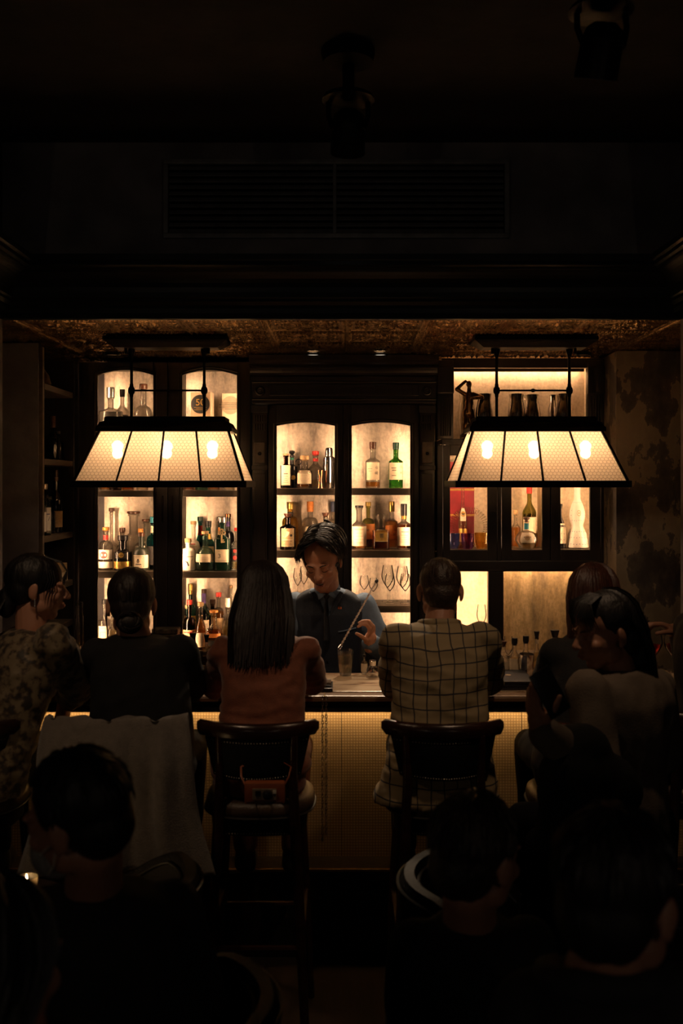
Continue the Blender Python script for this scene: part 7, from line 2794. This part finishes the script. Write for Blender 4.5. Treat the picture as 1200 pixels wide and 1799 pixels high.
# ------------------------------------------------------------------ woman with auburn hair in a black jacket
BLKJ = mat('black_jacket', (.0075, .0065, .0065), .85, noise_s=30, bump=.15, bump_s=120)
X6 = STOOLS['w6']
J = sit(dict(head=W(1042, 1054, 3.84), neck=W(1040, 1112, 3.80), shl=W(978, 1150, 3.76), shr=W(1108, 1150, 3.72), ell=W(958, 1208, 3.93), wrl=W(1000, 1190, 4.20), elr=W(1125, 1210, 3.92), wrr=W(1090, 1190, 4.20), hipw=.170, waist=.150, depth=.105), X6)
P = figure('woman with long auburn hair in black jacket seen from behind', (X6, SY, 0), J, 'jacket', BLKJ, head_rot=(math.radians(8), 0, PI - .2), fem=True, grow=.016, wr=.006, arm_r=(.046, .042, .030), ears=False,
           hands=[(J['wrl'], (.5, .8, -.1), (0, 0, -1), (.8, -.4, 0), dict(size=.9)), (J['wrr'], (-.5, .8, -.1), (0, 0, -1), (-.8, -.4, 0), dict(size=.9))])
hair_cap(P, HAIR_R, [((0, .022, .046), (.090, .104, .092)), ((0, .060, -.05), (.084, .052, .10))], extra=long_hair(-.20, .098, .115, 170, jag=.05, side=2.0, wave=.006, taper=.1))

# ------------------------------------------------------------------ person in light jacket, turned left, holding a phone
TAUPE = mat('taupe_jacket', (.150, .115, .085), .85, noise_s=10, noise_amt=.3, bump=.2, bump_s=200)
J = dict(head=W(1062, 1112, 3.22), neck=W(1085, 1175, 3.24), shl=W(1032, 1214, 3.10), shr=W(1150, 1208, 3.34), ell=W(1058, 1372, 2.98), wrl=W(948, 1280, 2.90), elr=W(1165, 1330, 3.40), wrr=W(1090, 1345, 3.30),
         hip=(WX(1100, 3.2), 3.22, .84), hpl=(.93, 3.16, .82), hpr=(.95, 3.32, .82), knl=(.62, 3.05, .84), knr=(.60, 3.28, .84), anl=(.66, 3.02, .44), anr=(.64, 3.28, .44), hipw=.165, waist=.150, depth=.112)
J['hipyaw'] = 1.2
P = figure('person in taupe jacket turned left, looking at a phone on the right', (WX(1100, 3.2), 3.22, 0), J, 'jacket', TAUPE, skin=SKIN2, head_rot=(math.radians(10), 0, math.radians(-72)), fem=True, grow=.020, wr=.006, arm_r=(.048, .042, .029), head_vox=.0046, ears=True,
           hands=[(J['wrl'], (-.25, -.10, .95), (.82, .25, .25), (.45, -.85, .05), dict(size=.98, curl=(.30, .32, .34, .38), thumb=(.75, .55))), (J['wrr'], (-.9, -.2, 0), (0, 0, -1), (0, -1, 0), dict(size=.9))])
HM7 = P.HM
for s in (-1, 1):
    P.part('eyebrow', MB().tube([HM7 @ Vector((s * .014, -.0945, .024)), HM7 @ Vector((s * .028, -.0945, .029)), HM7 @ Vector((s * .046, -.082, .026))], .002, 6), HAIR_K)
    P.part('eye', MB().ell(HM7 @ Vector((s * .031, -.0865, .003)), (.0070, .0032, .0028), 10, HM7.to_3x3()), DARKIN)
P.part('lips', MB().ell(HM7 @ Vector((0, -.099, -.0555)), (.017, .0055, .0075), 12, HM7.to_3x3()), LIP)
hair_cap(P, HAIR_K, [((0, .028, .051), (.086, .098, .088)), ((0, .064, -.02), (.076, .052, .075)), ((0, .10, -.09), (.06, .045, .09))], extra=long_hair(-.20, .085, .140, 120, jag=.05, side=1.15, wave=.006, taper=.0, fringe=True))
# dark coat folded over the raised forearm
cc = MB()
e7, w7 = Vector(J['ell']), Vector(J['wrl'])
cc.cap2(e7 + Vector((.02, -.01, -.02)), e7.lerp(w7, .48) + Vector((0, 0, .0)), .095, .075, 18)
cc.cap2(e7.lerp(w7, .45) + Vector((-.01, -.01, -.05)), e7.lerp(w7, .35) + Vector((-.05, -.01, -.24)), .095, .085, 18)
cc.ell(e7.lerp(w7, .38) + Vector((0, 0, .030)), (.095, .075, .080), 16)
o = obj('folded_coat', blob(cc, .012, 5, .006, (8, 8, 8)), mat('black_green_wool', (.0018, .0026, .0022), .95, noise_s=30, bump=.2, bump_s=200))
tag(o, 'black coat folded over the forearm of the person with the phone', 'coat')
ph = thing('phone', 'dark smartphone held up by the person in taupe jacket', 'phone', W(966, 1216, 2.85))
R = Matrix.Rotation(math.radians(-28), 4, 'Y') @ Matrix.Rotation(math.radians(20), 4, 'Z')
ph_b = obj('phone_body', MB().bbox(-.036, .036, -.0042, .0042, -.07, .07, .004).xf(R), K_black, ph, True, 40, world=False)
obj('screen', MB().bbox(-.033, .033, .00425, .0048, -.066, .066, .0003).xf(R), O_black, ph, world=False)

# ------------------------------------------------------------------ guest at the far right holding a glass, mostly out of frame
J = dict(head=(1.465, 3.80, 1.61), neck=(1.44, 3.80, 1.46), shl=(1.385, 3.96, 1.38), shr=(1.43, 3.64, 1.38), ell=(1.405, 4.03, 1.14), wrl=W(1194, 1114, 4.05), elr=(1.44, 3.60, 1.12), wrr=(1.32, 3.62, 1.0), hipw=.15, waist=.14, depth=.10,
         hip=(1.40, 3.78, .93), hpl=(1.39, 3.86, .92), hpr=(1.39, 3.70, .92), knl=(1.15, 3.88, .91), knr=(1.15, 3.70, .91), anl=(1.17, 3.88, .46), anr=(1.17, 3.70, .46))
X8 = 1.40
P = figure('guest at the far right edge raising a glass, only the hand in view', (X8, 3.78, 0), J, 'jacket', BLKJ, skin=SKIN2, head_rot=(0, 0, -PI / 2), grow=.012, wr=.004,
           hands=[(J['wrl'], (-.85, -.10, .45), (-.45, .1, -.85), (-.1, -.98, .1), dict(size=1.0, curl=(.45, .5, .55, .6), thumb=(.6, .6))), (J['wrr'], (-.9, 0, -.1), (0, 0, -1), (0, 1, 0), {})])
hair_cap(P, HAIR_K, [((0, .022, .044), (.081, .096, .086)), ((0, .050, -.012), (.068, .062, .066))])
bar_stool(1.33, 3.76, 'leather bar stool under the guest at the far right edge')

# ------------------------------------------------------------------ people in the foreground
DARKC = mat('charcoal_jacket', (.010, .010, .011), .85, noise_s=20, bump=.2, bump_s=200)
GREYC = mat('grey_jacket', (.022, .021, .022), .85, noise_s=20, bump=.2, bump_s=200)


def low_sit(J, X, Y, ang_, kl=.40):
    d = Vector((math.cos(ang_), math.sin(ang_), 0))
    s_ = Vector((-d.y, d.x, 0))
    J['hip'] = (X, Y, .54)
    for s, sg in (('l', 1), ('r', -1)):
        b_ = Vector((X, Y, .53)) + s_ * sg * .09
        J['hp' + s] = b_ + d * .03
        J['kn' + s] = b_ + d * kl + Vector((0, 0, .02))
        J['an' + s] = b_ + d * (kl + .02) + Vector((0, 0, -.44))
    return J


def crop_hair(P, m, n=130):
    def fn(h):
        for k in range(n):
            a0, p0 = rnd.uniform(-PI, PI), rnd.uniform(0, 1.5)
            pts = []
            for j in range(4):
                p_ = p0 + j * .14
                r_ = 1.0 + .03 * j
                pts.append((.082 * r_ * math.sin(p_) * math.sin(a0), .022 + .099 * r_ * math.sin(p_) * math.cos(a0), .042 + .090 * r_ * math.cos(p_) + .006 * rnd.random()))
            if pts[-1][1] > -.02 or pts[-1][2] > .08:
                tress(h, pts, rnd.uniform(.005, .008))
    return hair_cap(P, m, [((0, .022, .046), (.084, .098, .090)), ((0, .052, -.010), (.072, .062, .068))], extra=fn)


# masked person at lower left
J = low_sit(dict(head=W(136, 1438, 1.92), neck=W(165, 1560, 2.00), shl=W(70, 1620, 1.98), shr=W(300, 1600, 2.10), ell=W(60, 1800, 2.1), wrl=W(60, 1850, 2.3), elr=W(350, 1760, 2.15), wrr=W(240, 1800, 2.35), hipw=.17, waist=.16, depth=.115), -.42, 2.08, 2.3, .36)
P = figure('masked person with dark hair and dark jacket in the lower left foreground', (-.42, 2.08, 0), J, 'jacket', DARKC, skin=SKIN2, head_rot=(math.radians(10), math.radians(8), PI + 1.2), grow=.018, wr=.004, hands=[(J['wrl'], (0, .9, 0), (0, 0, -1), (1, 0, 0), {}), (J['wrr'], (-.5, .9, 0), (0, 0, -1), (-1, 0, 0), {})])
crop_hair(P, HAIR_K)
mk = MB().ell((0, -.062, -.058), (.060, .052, .056), 18)
mk = blob(mk, .006, 2)
mk.transform(P.HM)
P.part('face_mask', mk, mat('pale_mask', (.30, .28, .25), .8, noise_s=40))
for s in (1, -1):
    P.part('ear_loop', MB().tube([P.HM @ Vector((s * .054, -.060, -.045)), P.HM @ Vector((s * .076, -.02, -.022)), P.HM @ Vector((s * .084, .012, -.008)), P.HM @ Vector((s * .070, -.02, -.060)), P.HM @ Vector((s * .050, -.055, -.085))], .0018, 6), K_white)

# brown-haired person at lower centre right
J = low_sit(dict(head=W(838, 1508, 2.06), neck=W(825, 1618, 2.10), shl=W(735, 1668, 2.10), shr=W(925, 1668, 2.05), ell=W(720, 1800, 2.2), wrl=W(790, 1830, 2.4), elr=W(950, 1810, 2.15), wrr=W(900, 1830, 2.4), hipw=.165, waist=.155, depth=.11), .40, 2.14, 1.5, .30)
P = figure('brown-haired person in black in the lower foreground, seen from behind', (.40, 2.14, 0), J, 'jumper', BLACKK, skin=SKIN2, head_rot=(math.radians(8), 0, PI - .75), grow=.016, wr=.004, top_name='jumper', hands=[(J['wrl'], (.3, .9, 0), (0, 0, -1), (1, 0, 0), {}), (J['wrr'], (-.3, .9, 0), (0, 0, -1), (-1, 0, 0), {})])
crop_hair(P, HAIR_M, 170)

# person at lower right, largest
J = low_sit(dict(head=W(1088, 1580, 1.46), neck=W(1060, 1715, 1.46), shl=W(940, 1785, 1.48), shr=W(1200, 1780, 1.42), ell=W(925, 1960, 1.6), wrl=W(990, 1990, 1.75), elr=W(1230, 1960, 1.55), wrr=W(1150, 1990, 1.72), hipw=.17, waist=.16, depth=.115), .405, 1.42, 1.5, .34)
J['hip'] = (.405, 1.41, .60)
P = figure('dark-haired person in grey collared jacket at the lower right corner', (.405, 1.42, 0), J, 'jacket', GREYC, skin=SKIN2, head_rot=(math.radians(6), 0, PI - .70), grow=.018, wr=.004, hands=[(J['wrl'], (.2, .9, 0), (0, 0, -1), (1, 0, 0), {}), (J['wrr'], (-.2, .9, 0), (0, 0, -1), (-1, 0, 0), {})])
crop_hair(P, HAIR_B, 150)
P.part('collar', blob(MB().tube([Vector(J['neck']) + Vector((.082 * math.sin(a), -.076 * math.cos(a) + .008, -.004 + .02 * math.cos(a))) for a in np.linspace(-2.4, 2.4, 14)], .024, 8), .008, 2), GREYC)
st = barrel_chair(.405, 1.44, -PI / 2, 'round-backed leather armchair in the lower right corner, nearest the camera')

# person at lower left corner, nearest
J = low_sit(dict(head=W(-12, 1712, 1.34), neck=W(10, 1835, 1.34), shl=W(-130, 1900, 1.38), shr=W(130, 1890, 1.30), ell=W(-120, 2030, 1.5), wrl=W(-40, 2050, 1.65), elr=W(180, 2030, 1.45), wrr=W(110, 2050, 1.62), hipw=.17, waist=.16, depth=.115), -.45, 1.30, 1.6, .32)
P = figure('person with black hair in the lower left corner, almost in darkness', (-.45, 1.30, 0), J, 'jacket', GREYC, skin=SKIN2, head_rot=(math.radians(8), 0, PI - .3), grow=.018, wr=.004, hands=[(J['wrl'], (.2, .9, 0), (0, 0, -1), (1, 0, 0), {}), (J['wrr'], (-.2, .9, 0), (0, 0, -1), (-1, 0, 0), {})])
hair_cap(P, HAIR_K, [((0, .022, .046), (.088, .102, .092)), ((0, .060, -.05), (.080, .052, .10))], extra=long_hair(-.16, .095, .115, 120, jag=.03, side=1.8))
barrel_chair(-.45, 1.32, -PI / 2, 'round-backed leather armchair in the lower left corner, nearest the camera')
